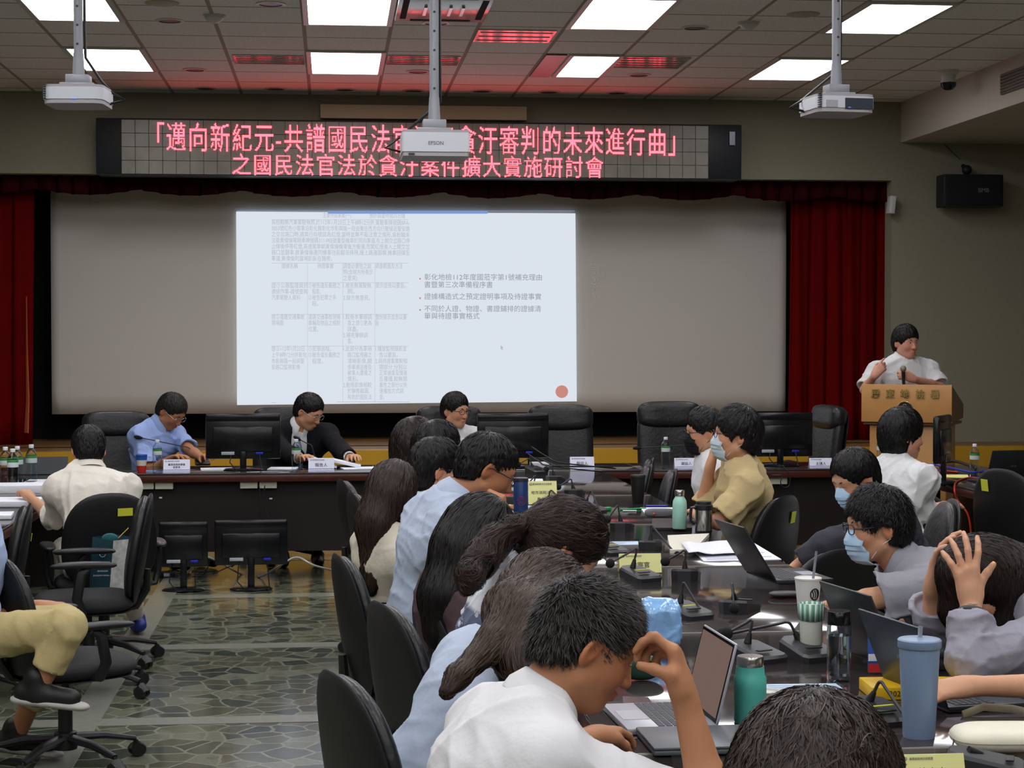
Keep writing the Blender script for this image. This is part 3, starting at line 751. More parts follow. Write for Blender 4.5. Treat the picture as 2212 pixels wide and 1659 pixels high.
# ------------------------------------------------------------------ people
def V3(x): return np.array(x, float)
def nz(v): v = np.array(v, float); return v/(np.linalg.norm(v)+1e-9)
M_SKIN = {}
def skin_mat(key, c):
    if key not in M_SKIN:
        m = mat('skin_'+key, c, rough=.5, attr=True, noise=.05, nscale=60, bump=.05, bscale=180, spec=.35); p = m.node_tree.nodes['Principled BSDF']
        p.inputs['Subsurface Weight'].default_value = .08; p.inputs['Subsurface Radius'].default_value = (.01, .004, .002); M_SKIN[key] = m
    return M_SKIN[key]
def hair_mat(key, c, rough=.42):
    return mat('hair_'+key, c, rough=rough, attr=True, spec=.35)
M_EYEW = mat('eye_white', srgb(215, 205, 198), rough=.25); M_IRIS = mat('eye_dark', srgb(24, 14, 10), rough=.15)
def frame(fwd, up):
    f = nz(fwd); u = np.array(up, float); u = nz(u-f*(u@f)); r = np.cross(f, u); return np.stack([r, f, u], 1)   # columns: right, forward, up
def ik(a, b, l1, l2, pole):
    a, b = V3(a), V3(b); d = b-a; D = np.linalg.norm(d); D2 = min(D, (l1+l2)*.995); w = d/D
    x = (D2*D2+l1*l1-l2*l2)/(2*D2); h = math.sqrt(max(l1*l1-x*x, 0)); p = V3(pole); p = nz(p-w*(p@w))
    return a+w*x+p*h
class Head:
    def __init__(s, c, face, up=(0, 0, 1), sc=1.0):
        s.c = V3(c); s.R = frame(face, up); s.s = sc
    def w(s, x, y, z): return s.c+s.R@(np.array([x, y, z])*s.s)
    def r(s, *r): return tuple(q*s.s for q in r)
def head_ops(S, H, neck, female=False, mask=False, ears=True, open_mouth=0.0, inflate=0.0):
    g = inflate; R = H.R; e = lambda c, r, k=.02, sub=False, RR=None: S.ell(H.w(*c), H.r(*[q+g for q in r]), R if RR is None else RR, k*H.s, sub)
    jw = .056 if female else .062
    e((0, -.018, .032), (.076, .094, .082)); e((0, .03, .012), (.066, .062, .068), .03)
    e((0, .028, -.04), (jw, .058, .068), .03); e((0, .054, -.092), (.026, .026, .02), .03)
    for sx in (-1, 1):
        e((sx*.036, .048, -.028), (.026, .032, .026), .02)
        S.cone(H.w(sx*.055, .0, -.06), H.w(sx*.02, .05, -.098), .018*H.s, .014*H.s, .03*H.s)
    S.cone(H.w(-.036, .072, .026), H.w(.036, .072, .026), .012*H.s, .012*H.s, .02*H.s)
    S.cone(H.w(0, .088, .004), H.w(0, .104, -.034), .0075*H.s, .0115*H.s, .012*H.s)
    for sx in (-1, 1):
        e((sx*.011, .095, -.037), (.0085, .011, .008), .006)
        e((sx*.031, .095, .006), (.017, .013, .0115), .012, True)
        e((sx*.031, .0735, .004), (.0165, .0125, .0105), .006)
    e((0, .086, -.0605), (.021, .013, .0058), .007); e((0, .084, -.0715-.4*open_mouth), (.0185, .013, .0065), .007)
    e((0, .099, -.0655-.2*open_mouth), (.02, .006, .0018+open_mouth*.5), .002, True)
    if ears:
        for sx in (-1, 1):
            er = H.R@np.array(Euler((-.2, sx*.12, sx*.55)).to_matrix())
            e((sx*.079, -.012, -.006), (.009, .019, .032), .008, False, er)
            e((sx*.087, -.008, .0), (.006, .011, .018), .004, True, er)
    S.cone(H.w(0, -.02, -.055), neck, (.050 if female else .056)*H.s, (.052 if female else .060)*H.s, .03)
def face_col(V, H, lips=(1.0, .62, .6)):
    L = (V-H.c)@H.R/H.s; c = np.ones((len(V), 3))
    def blob(cx, cy, cz, rx, ry, rz, col, soft=.35):
        d = np.sqrt(((L[:, 0]-cx)/rx)**2+((L[:, 1]-cy)/ry)**2+((L[:, 2]-cz)/rz)**2)
        t = np.clip((1+soft-d)/(soft*2), 0, 1)[:, None]; c[:] = c*(1-t)+np.array(col)[None]*t
    for sx in (-1, 1):
        blob(sx*.045, .07, -.03, .03, .04, .03, (1.05, .88, .86), .8)
        blob(sx*.084, -.01, -.005, .012, .03, .035, (1.04, .82, .78), .6)
    blob(0, .104, -.035, .016, .02, .014, (1.04, .86, .84), .7)
    blob(0, .09, -.066, .023, .02, .0115, lips, .3)
    for sx in (-1, 1): blob(sx*.031, .085, .004, .0155, .02, .0018, (.2, .14, .12), .6)
    return c
def finger_chain(S, o, d, n, lens, rads, curl, k=.004, side=None):
    """o start, d direction, n back-of-hand normal; curls towards -n"""
    p = V3(o); d = nz(d); n = nz(n-d*(np.array(n)@d)) if not isinstance(n, np.ndarray) else nz(n-d*(n@d))
    for i, l in enumerate(lens):
        a = curl[i]; d2 = d*math.cos(a)-n*math.sin(a); n2 = n*math.cos(a)+d*math.sin(a); d, n = d2, n2
        q = p+d*l; S.cone(p, q, rads[i], rads[i+1], k); p = q
    return p
def hand_ops(S, wrist, fwd, back, side, pose='relax', sc=1.0, curls=None, spread=.12, thumb=None):
    """fwd: wrist->fingers, back: back of hand normal, side: +1 thumb towards cross(fwd,back)"""
    f = nz(fwd); b = V3(back); b = nz(b-f*(b@f)); x = np.cross(f, b)*side; w = V3(wrist)
    P = lambda a, c, e=0.0: w+(f*a+x*c+b*e)*sc
    r = lambda q: q*sc
    S.cone(P(.0, .0), P(.03, 0), r(.026), r(.030), .02, flat=(b, .72))
    for i, (xx, ll) in enumerate(((.026, .088), (.009, .092), (-.009, .088), (-.026, .08))):
        S.cone(P(.02, xx*.65), P(ll, xx), r(.0145), r(.0115), .014)
    S.cone(P(.015, .02, -.006), P(.05, .036, -.012), r(.017), r(.014), .014)
    presets = {'relax': [(.35, .45, .35)]*4, 'flat': [(.1, .12, .1)]*4, 'fist': [(1.25, 1.45, .9)]*4, 'grip': [(.95, 1.2, .8)]*4, 'claw': [(.25, .75, .5)]*4, 'pen': [(.7, .8, .4), (.8, .9, .5), (1., 1.1, .6), (1.1, 1.2, .7)]}
    cu = curls or presets[pose]
    LN = [(.043, .026, .021), (.048, .03, .023), (.044, .028, .022), (.035, .021, .019)]
    for i, (xx, ll) in enumerate(((.026, .088), (.009, .092), (-.009, .088), (-.026, .08))):
        dd = nz(f+x*(spread*(1.5-i)))
        finger_chain(S, P(ll, xx), dd, b, [q*sc for q in LN[i]], [r(.0105), r(.0092), r(.0083), r(.007)], cu[i])
    th = thumb or ((.8, .55, -.25), (.35, .3))
    td = nz(f*th[0][0]+x*th[0][1]+b*th[0][2])
    finger_chain(S, P(.045, .036, -.010), td, nz(b+x*.8), [r(.034), r(.028)], [r(.0125), r(.0105), r(.0085)], th[1], k=.007)
def ribbon_tube(pts, r, n=6): return MB().tube(pts, r, n=n)
class Person:
    UP, FO = .29, .25
    def __init__(s, loc, heading, label, sc=1.0, skin=None, skinkey='a', h=.008, group=None):
        s.root = empty('person', (0, 0, 0), label=label, cat='person', group=group)
        s.root.location = tuple(loc); s.loc = V3(loc); s.sc = sc; s.h = h
        s.fw = V3((math.sin(heading), math.cos(heading), 0)); s.rt = V3((math.cos(heading), -math.sin(heading), 0)); s.up = V3((0, 0, 1))
        s.skin = skin_mat(skinkey, skin or srgb(205, 150, 118))
    def P(s, r, f, u): return s.loc+(s.rt*r+s.fw*f+s.up*u)*s.sc      # local right, forward, up from the point on the floor under the pelvis
    def link(s, o): o.parent = s.root; o.matrix_parent_inverse = Matrix.Translation(s.root.location).inverted(); return o
    def mesh(s, name, S, m, h=None, col=None):
        V, Fc = S.mesh(h or s.h)
        return s.link(np_mesh(name, V, Fc, m, col=col(V) if col else None))
    def skeleton(s, pelvis, neck, head, face, up=(0, 0, 1), hsc=None, shw=.185, shdrop=.035, tw=None, shL=None, shR=None):
        s.pel = V3(pelvis); s.nk = V3(neck); s.H = Head(head, face, up, (hsc or 1.0)*s.sc)
        ax = nz(s.nk-s.pel); rt = s.rt if tw is None else nz(V3(tw)); rt = nz(rt-ax*(rt@ax)); s.ax = ax; s.tr = rt; s.tf = np.cross(ax, rt)
        s.tf = s.tf if s.tf@s.fw > -.2 else -s.tf
        k = s.sc
        s.shR = V3(shR) if shR is not None else s.nk+rt*shw*k-ax*(.055+shdrop)*k
        s.shL = V3(shL) if shL is not None else s.nk-rt*shw*k-ax*(.055+shdrop)*k
        return s
    def arms(s, wR, wL, poleR=None, poleL=None, eR=None, eL=None):
        k = s.sc; dn = V3((0, 0, -1))
        s.wR, s.wL = V3(wR), V3(wL)
        s.eR = V3(eR) if eR is not None else ik(s.shR, s.wR, s.UP*k, s.FO*k, poleR if poleR is not None else dn*1.0+s.rt*.5-s.fw*.3)
        s.eL = V3(eL) if eL is not None else ik(s.shL, s.wL, s.UP*k, s.FO*k, poleL if poleL is not None else dn*1.0-s.rt*.5-s.fw*.3)
        return s
    def legs(s, kneeR=None, kneeL=None, footR=None, footL=None):
        k = s.sc; s.hipR = s.pel+s.rt*.09*k; s.hipL = s.pel-s.rt*.09*k
        s.knR = V3(kneeR) if kneeR is not None else s.hipR+(s.fw*.42+s.rt*.03)*k+V3((0, 0, .02)); s.knL = V3(kneeL) if kneeL is not None else s.hipL+(s.fw*.42-s.rt*.03)*k+V3((0, 0, .02))
        fl = s.loc[2]
        s.ftR = V3(footR) if footR is not None else V3((s.knR[0], s.knR[1], fl+.085))+s.fw*.03*k; s.ftL = V3(footL) if footL is not None else V3((s.knL[0], s.knL[1], fl+.085))+s.fw*.03*k
        return s
    def torso_ops(s, S, g=0.0, bust=0.0, belly=0.0, arms=2, k_=.05, fem=False, deep=False, shr=.062):
        k = s.sc; p, n, ax, tf, tr = s.pel, s.nk, s.ax, s.tf, s.tr
        L = np.linalg.norm(n-p); C = lambda t, f=0.0: p+ax*L*t+tf*f*k
        sh = (s.shR+s.shL)/2
        S.cone(p-tr*.06*k, p+tr*.06*k, (.115+g)*k, (.115+g)*k, .05)
        wst = (.115 if fem else .13)
        S.cone(C(.02), C(.35), (.15+g)*k, (wst+g)*k, k_, flat=(tf, .78)); S.cone(C(.35), C(.72), (wst+g)*k, ((.145 if fem else .16)+g)*k, k_, flat=(tf, .72))
        S.cone(C(.72), C(.86), ((.145 if fem else .16)+g)*k, (.10+g)*k, k_, flat=(tf, .72))
        if belly: S.ell(C(.28, .05+belly*.5), ((.13+g)*k, (.09+belly+g)*k, (.13+g)*k), np.stack([tr, tf, ax], 1), .05)
        for sgn, q in ((1, s.shR), (-1, s.shL)):
            S.cone(n-ax*.03*k, q+ax*.012*k, (.048+g)*k, (.052+g)*k, .04)
            S.cone(C(.70)+tr*sgn*.07*k, q-ax*.02*k, (.085+g)*k, (shr+g)*k, .05)
            if bust: S.ell(C(.62, .085)+tr*sgn*.065*k, ((.055+g)*k, (.05*bust+g)*k, (.05+g)*k), np.stack([tr, tf, ax], 1), .03)
    def arm_ops(s, S, side, g=0.0, upto=2.0, taper=1.0, cuff=None):
        k = s.sc; sh, el, wr = (s.shR, s.eR, s.wR) if side > 0 else (s.shL, s.eL, s.wL)
        if cuff is None:
            S.cone(sh, el, (.050+g)*k, (.039+g)*k, .02); S.cone(el, el+(wr-el)*.35, (.037+g)*k, (.039+g*.8)*k, .015)
            S.cone(el+(wr-el)*.35, wr, (.039+g*.8)*k, (.0255+g*.6)*k, .015)
    def sleeve_ops(s, S, side, g, upto, loose=.012):
        """sleeve ending at upto: 0..1 on the upper arm, 1..2 on the forearm, with an open flat cuff"""
        k = s.sc; sh, el, wr = (s.shR, s.eR, s.wR) if side > 0 else (s.shL, s.eL, s.wL)
        if upto <= 1.0:
            e = sh+(el-sh)*upto; d = nz(e-sh); r1 = (.049+g)*k; r2 = (.045+g+loose)*k
            S.cone(sh, sh+(e-sh)*.6, r1, r2*.98, .03); S.cap(sh+(e-sh)*.5, e, r2*.97, r2*1.04, .012)
            S.cap(e-d*.02*k, e+d*.03, r2*.80, r2*.84, .002, 2)
            return
        S.cone(sh, el, (.050+g)*k, (.042+g)*k, .03); t = upto-1
        e = el+(wr-el)*t; d = nz(e-el); r2 = ((.043-.014*t)+g+loose*.5)*k
        S.cone(el, el+(e-el)*.7, (.045+g)*k, r2, .02); S.cap(el+(e-el)*.5, e, r2*1.02, r2, .01)
        S.cap(e-d*.02*k, e+d*.03, r2*.78, r2*.82, .002, 2)
    def body(s, legs=False, fem=False, mask=False, ears=True, open_mouth=0.0, hands=None, torso=True, bust=0, g=-.022, extra=None, brow=True, eyes=True, hk=None):
        S = Sdf(); head_ops(S, s.H, s.nk-s.ax*.02*s.sc, fem, mask, ears, open_mouth)
        if torso: s.torso_ops(S, g, bust=bust, fem=fem)
        for sd in (1, -1):
            s.arm_ops(S, sd, -.002)
        hands = hands or {}
        for sd in (1, -1):
            wr, el = (s.wR, s.eR) if sd > 0 else (s.wL, s.eL)
            hd = dict(hands.get(sd, {})); f = nz(wr-el)
            if .77 < wr[2] < .83: f = f+V3((0, 0, .30-f[2]))
            f = hd.pop('fwd', f); b = hd.pop('back', V3((0, 0, 1)))
            hand_ops(S, wr, f, b, hd.pop('side', -sd), sc=hd.pop('sc', s.sc*.98), **hd)
        if legs:
            k = s.sc
            for hp, kn, ft in ((s.hipR, s.knR, s.ftR), (s.hipL, s.knL, s.ftL)):
                S.cone(hp, kn, .075*k, .052*k, .03); S.cone(kn, ft, .052*k, .036*k, .02)
        if extra: extra(S)
        s.S_body = S
        o = s.mesh('body', S, s.skin, col=lambda V: face_col(V, s.H))
        if eyes and not mask or eyes == 'always':
            for sx in (-1, 1):
                q = s.H; rr = .0125*q.s; c = q.w(sx*.031, .0755, .0045)
                mb = MB(); mb.m(0); R3 = Matrix([list(x) for x in q.R])
                mb.sphere((0, 0, 0), rr*.96, 14, 9, sc=(1.22, 1, .36), R=R3); mb.m(1); mb.sphere(tuple(q.R@V3((0, rr*.72, 0))), rr*.42, 12, 8, sc=(1, .75, .8), R=R3)
                s.link(mb.build('eye', [M_EYEW, M_IRIS], loc=tuple(c+q.R@V3((0, rr*.12, 0)))))
        return o
    def brows(s, m):
        q = s.H
        for sx in (-1, 1):
            pts = [q.w(sx*x, y, z) for x, y, z in ((.013, .0905, .021), (.025, .089, .0265), (.037, .0835, .0275), (.048, .074, .023))]
            s.link(MB().tube([tuple(p) for p in pts], [.0025*q.s, .0036*q.s, .003*q.s, .0012*q.s], n=6).build('eyebrow', m))
    def shirt(s, m, sl=(.75, .75), g=.010, fold=.007, wl=.16, fem=False, bust=0, belly=0, hem=-.02, neck_r=.062, name='shirt', seed=3, h=None, loose=.012, vneck=0.0, extra=None, colf=None, neck_f=.01, deep=.0):
        disp = fold_fn(seed, wl, fold) if fold else None
        S = Sdf(disp); k = s.sc
        s.torso_ops(S, g, bust=bust, belly=belly, fem=fem)
        for sd, u in ((1, sl[0]), (-1, sl[1])): s.sleeve_ops(S, sd, g*.9, u, loose)
        if extra: extra(S)
        nb = s.nk-s.ax*.03*k; up = nz(s.H.w(0, -.02, -.055)-nb)
        S.cap(nb+up*.005*k+s.tf*neck_f*k, nb+up*.2*k+s.tf*neck_f*k, neck_r*k, neck_r*k*1.15, .006, 2)
        if vneck: S.cone(nb+s.tf*.08*k, nb+s.tf*.12*k-s.ax*vneck*k, .03*k, .012*k, .01, True)
        S.half(s.pel-s.ax*(.06-hem)*k, -s.ax)
        s.S_shirt = S
        o = s.mesh(name, S, m, h=h, col=colf)
        return o
    def collar(s, m, tilt=.35, hgt=.038, r=.066, gap=.5, name='collar', point=.03, base=-.004):
        """a folded shirt collar: band around the neck, opened at the front"""
        k = s.sc; nb = s.nk-s.ax*.03*k; up = nz(s.H.w(0, -.02, -.055)-nb); c0 = nb+up*(base+.052)*k+s.tf*.004*k
        up = nz(up+s.ax*.6); rt = nz(s.tr-up*(s.tr@up)); fw = np.cross(up, rt)
        if fw@s.tf < 0: fw = -fw
        mb = MB(); n = 36; rows = [(0.004, 1.05, 0.0), (-.012, 1.34, .0), (.010, 1.30, .0), (hgt, 1.02, 0), (hgt+.002, .94, 0), (.006, .93, 0)]
        vs = []; th0 = gap/2
        for i in range(n+1):
            a = th0+(2*PI-2*th0)*i/n; fr = max(0, math.cos(a)); fr3 = fr**3
            for z, rr, _ in rows:
                R_ = r*rr*(1+.12*fr); zz = z-point*fr3*(1 if rr > 1.2 else .5)-.014*fr+ (0.010*(1-fr) if z > .02 else 0)
                q = c0+(rt*math.sin(a)*R_+fw*math.cos(a)*R_+up*zz)*k; vs.append(tuple(q))
        K = len(rows); fs = []
        for i in range(n):
            for j in range(K):
                a, b = i*K+j, i*K+(j+1) % K; fs.append((a, b, b+K, a+K))
        fs.append(tuple(range(K))); fs.append(tuple(n*K+j for j in range(K))[::-1])
        mb.add(vs, fs); return s.link(mb.build(name, m, angle=60))
    def trousers(s, m, g=.014, name='trousers', h=.014, end=.92, shoe=None, shoename='shoe', short=False):
        k = s.sc; S = Sdf(fold_fn(11, .15, .008))
        S.cone(s.pel-s.tr*.06*k, s.pel+s.tr*.06*k, (.12+g)*k, (.12+g)*k, .05)
        S.cone(s.pel, s.pel+s.ax*.08*k, (.14+g)*k, (.135+g)*k, .04, flat=(s.tf, .8))
        for hp, kn, ft in ((s.hipR, s.knR, s.ftR), (s.hipL, s.knL, s.ftL)):
            S.cone(hp, kn, (.083+g)*k, (.058+g)*k, .03); e = kn+(ft-kn)*end
            S.cone(kn, kn+(e-kn)*.7, (.058+g)*k, (.05+g)*k, .02); S.cap(kn+(e-kn)*.5, e, (.052+g)*k, (.05+g)*k, .01)
        s.mesh(name, S, m, h=h)
        if shoe:
            for ft in (s.ftR, s.ftL):
                a = ft-V3((0, 0, .035)); f = s.fw
                S = Sdf(); S.cone(a-f*.05*k, a+f*.13*k-V3((0, 0, .012)), .042*k, .034*k, .02, flat=(s.up, .9)); S.cone(a, ft, .045*k, .042*k, .02)
                S.half((0, 0, s.loc[2]+.004), (0, 0, -1))
                s.mesh(shoename, S, shoe, h=.009)
    def glasses(s, m, lens=True, w=.0005, rim='full', thick=.0016):
        q = s.H; mb = MB(); e = []
        for sx in (-1, 1):
            ring = []
            for i in range(17):
                a = 2*PI*i/16; cx, sz = math.cos(a), math.sin(a)
                x = math.copysign(abs(cx)**.7, cx)*.0245; z = math.copysign(abs(sz)**.7, sz)*.0165
                ring.append(tuple(q.w(sx*.033+x, .1015-.004*abs(x/.024)*(1 if sx*x > 0 else 0), z+.002)))
            mb.tube(ring, thick*q.s, n=6, caps=False)
            mb.tube([tuple(q.w(sx*.057, .099, .006)), tuple(q.w(sx*.072, .085, .006)), tuple(q.w(sx*.081, .0, .010)), tuple(q.w(sx*.083, -.028, -.005))], thick*q.s*1.1, n=6)
        mb.tube([tuple(q.w(-.010, .1015, .006)), tuple(q.w(0, .104, .009)), tuple(q.w(.010, .1015, .006))], thick*q.s, n=6)
        o = s.link(mb.build('glasses', m, angle=80))
        return o
    def mask(s, m, strap, dn=0.0):
        q = s.H; n, k = 17, 12; vs = []
        # pleated sheet fitted over nose and chin
        prof = [(.000, .098, .0), (-.014, .109, .2), (-.030, .117, .3), (-.044, .1165, 0), (-.050, .112, -.25), (-.062, .113, .2), (-.068, .1085, -.2), (-.08, .107, .1), (-.088, .1, -.2), (-.10, .094, 0), (-.112, .078, 0), (-.118, .06, 0)]
        for j, (z, y, pl) in enumerate(prof):
            for i in range(n):
                t = (i/(n-1)-.5)*2; x = t*.060*(1-.18*max(0, (j-7))/4-.10*(j == 0))
                yy = y-.052*abs(t)**2.1*(.85+.15*math.cos(j))-.006*abs(t); zz = z+dn-.003*abs(t)+(.010*(1-abs(t)**.7)*(j == 0)*1.0)
                vs.append(tuple(q.w(x, yy, zz-.004)))
        fs = [(j*n+i, j*n+i+1, (j+1)*n+i+1, (j+1)*n+i) for j in range(k-1) for i in range(n-1)]
        mb = MB().add(vs, fs); o = s.link(mb.build('face_mask', m, angle=25)); so = o.modifiers.new('s', 'SOLIDIFY'); so.thickness = .0015
        for sx in (-1, 1):
            mb = MB()
            mb.tube([tuple(q.w(sx*.056, .045, -.012+dn)), tuple(q.w(sx*.072, .02, .006)), tuple(q.w(sx*.082, -.01, .02)), tuple(q.w(sx*.086, -.03, .005))], .0013*q.s, n=5)
            mb.tube([tuple(q.w(sx*.052, .04, -.098+dn)), tuple(q.w(sx*.070, .015, -.06)), tuple(q.w(sx*.082, -.02, -.035)), tuple(q.w(sx*.086, -.03, .005))], .0013*q.s, n=5)
            oo = mb.build('mask_strap', strap); oo.parent = o
        return o
    def hair(s, m, style='short', n=2500, w=.0022, steps=8, ds=.008, top=.016, seed=5, extra=None, flow=None, cols=(.5, 1.5), liftend=.0, lift=.002, fringe=.0, sidecut=.0, h=None, start=None, tipfade=None, wob=.25, lenvar=.35, back=-.055, parting=0.0, cutface=True, thick=.009, grooves=True, occ=0.0):
        q = s.H; S = Sdf((lambda P: noise_fn(seed, .03, .0025)(P)) if grooves else None); R = q.R; e = lambda c, r, k=.02, sub=False: S.ell(q.w(*c), q.r(*r), R, k*q.s, sub)
        t = thick
        e((0, -.022, .034), (.077+t, .095+t+occ, .082+t+top*.4)); e((0, .0, .06), (.066+t, .078+t, .052+t+top), .03)
        if style != 'crop': e((0, -.055, -.02), (.062+t, .052+t, .062+t), .03)
        if cutface:
            e((0, .118, -.045), (.083, .085, .106-fringe), .010, True)      # the face opening
            for sx in (-1, 1): e((sx*.10, .005, -.045), (.05, .036+sidecut, .062+sidecut), .010, True)
        if extra: extra(S, q)
        else:
            S.half(q.w(0, -.05, back), -q.R[:, 2]*1.0+q.R[:, 1]*0.35)
        s.S_hair = S
        hh = h or s.h; V, Fc = S.mesh(hh*.8)
        base = np.full((len(V), 3), cols[0]*.95)
        rs = np.random.RandomState(seed)
        G = [V]; FF = [Fc]; CC = [base]
        if n:
            L = (V-q.c)@q.R/q.s
            wgt = (start(L, V) if start else np.ones(len(V))).astype(float); wgt /= wgt.sum()
            idx = rs.choice(len(V), n, p=wgt); P0 = V[idx]+rs.normal(size=(n, 3))*hh*.4
            ev = lambda P: S.ev(P.astype(F32))
            def fl(P):
                Lp = (P-q.c)@q.R/q.s; cr = np.array([parting, -.045, .11]); d = Lp-cr; d[:, 2] -= .02
                d = d/(np.linalg.norm(d, axis=1)[:, None]+1e-6); dw = d@q.R.T
                return dw+np.array([0, 0, -gravity_])
            gravity_ = .25
            f = flow or fl
            Vs, Fs, Cs = strands(ev, P0, f, steps, ds*q.s, w, lift=lift, liftend=liftend, seed=seed, cols=cols, tipfade=tipfade, wob=wob, lenvar=lenvar)
            G.append(Vs); FF.append(Fs+len(V)); CC.append(Cs)
        return s.link(np_mesh('hair', np.concatenate(G), np.concatenate(FF), m, col=np.concatenate(CC)))
def cloth(name, c, rough=.85, bump=.25, bscale=35, **kw): return mat(name, c, rough=rough, bump=bump, bscale=bscale, spec=.25, **kw)
# ================================================================== FURNITURE
M_TOP = mat('polished_dark_top', srgb(58, 52, 52), rough=.09, spec=.7, noise=.25, nscale=2.5, coat=.3)
M_EDGE = mat('mahogany_edge', srgb(74, 34, 26), rough=.3, noise=.3, nscale=12)
M_PANEL = mat('dark_wood_panel', srgb(24, 14, 12), rough=.5, noise=.3, nscale=6)
M_SEAM = mat('seam_highlight_paint', srgb(150, 145, 138), rough=.3)
M_BLK = mat('black_plastic', srgb(30, 30, 32), rough=.42)
M_BLKM = mat('black_plastic_matte', srgb(26, 27, 30), rough=.55)
M_LEATH = mat('black_leather', srgb(30, 31, 33), rough=.36, bump=.25, bscale=45, spec=.45)
M_SHELL = mat('chair_shell', srgb(20, 20, 22), rough=.45)
M_FAB = mat('chair_fabric', srgb(28, 29, 31), rough=.8, bump=.2, bscale=150)
M_CHROME = mat('brushed_steel', srgb(190, 188, 184), rough=.22, metal=1.0)
M_YEL = mat('yellow_sticker', srgb(206, 210, 60), rough=.6)
M_PAPER = mat('white_paper', srgb(228, 230, 238), rough=.7)
M_CREAM = mat('cream_plastic', srgb(206, 205, 186), rough=.5)
TZ = 0.75
def desk_unit(name, x0, x1, y0, y1, label, cat='table', group=None, panel=None, seam=None, pz=.2):
    """one table: polished top, wood edge, modesty panel and two end panels"""
    cx, cy = (x0+x1)/2, (y0+y1)/2
    e = empty(name, (cx, cy, 0), label=label, cat=cat, group=group)
    w, l = x1-x0, y1-y0
    MB().box((0, 0, TZ-.006), (w, l, .012), bev=.003).build('table_top', M_TOP, e)
    MB().box((0, 0, TZ-.037), (w-.002, l-.002, .05), bev=.008).build('edge_band', M_EDGE, e)
    if seam == 'x':
        for sy in (-1, 1): MB().box((0, sy*(l/2-.003), TZ+.0003), (w, .004, .001)).build('seam_highlight', M_SEAM, e, smooth=False)  # pale strips paint in the highlight along the chamfered seam gaps
    if panel == 'mid': MB().box((0, 0, (TZ-.06+pz)/2), (.03, l-.02, TZ-.062-pz)).build('modesty_panel', M_PANEL, e, smooth=False)
    if panel == 'front': MB().box((0, -l/2+.12, (TZ-.06+pz)/2), (w-.02, .03, TZ-.062-pz)).build('modesty_panel', M_PANEL, e, smooth=False)
    if panel in ('left', 'right'):
        sx = -1 if panel == 'left' else 1
        MB().box((sx*(w/2-.15), 0, (TZ-.06+pz)/2), (.03, l-.02, TZ-.062-pz)).build('modesty_panel', M_PANEL, e, smooth=False)
    if w > l:
        for sx in (-1, 1): MB().box((sx*(w/2-.05), .03, (TZ-.06)/2), (.04, l-.16, TZ-.063), bev=.003).build('end_panel', M_PANEL, e)
    else:
        for sy in (-1, 1): MB().box((0, sy*(l/2-.05), (TZ-.06)/2), (w-.92, .04, TZ-.063), bev=.003).build('end_panel', M_PANEL, e)
    return e
CX0, CX1, FY = .63, 1.87, 12.72
segs = [2.45, 4.11, 5.77, 7.43, 9.09, 10.75, FY-.004]
nm = ['nearest the camera, under the laptops', 'second from the camera, with the light blue package', 'third from the camera, with the yellow name card', 'fourth, under the open papers', 'fifth, beside the mint bottle', 'farthest, touching the front desk']
for i in range(6):
    desk_unit('conference_table', CX0, CX1, segs[i]+.002, segs[i+1]-.002, 'dark polished centre table section '+nm[i], group='centre table sections', panel='mid', seam='x')
fx = [-3.4, -1.55, .3, 2.15, 3.88]
nm = ['left end, behind the stacked bottles', 'in front of the man in the pale blue shirt', 'in front of the man in the dark suit', 'right half, below the two empty chairs']
nm = ['at the far left end', 'before the man in the pale blue shirt', 'before the man in the dark suit, joining the centre table', 'at the right with two white name cards']
for i in range(4):
    desk_unit('front_desk', fx[i]+.002, fx[i+1]-.002, FY, FY+.70, 'long dark front desk section '+nm[i], cat='desk', group='front desk sections', panel='front')
LX = -1.59
for i, (a, b) in enumerate(((8.0, 10.35), (10.352, FY-.004))):
    desk_unit('side_table', LX-.72, LX, a, b, ['dark table at the left edge with papers near the camera end', 'dark table at the left edge with the three bottles'][i], group='left side tables', panel='left')
RX = 3.9
for i, (a, b) in enumerate(((8.2, 10.45), (10.452, 13.0))):
    desk_unit('side_table', RX, RX+.74, a, b, ['dark table at the right edge behind the sticker chair', 'dark table at the right with the monitor and yellow sheet'][i], group='right side tables', panel='right')
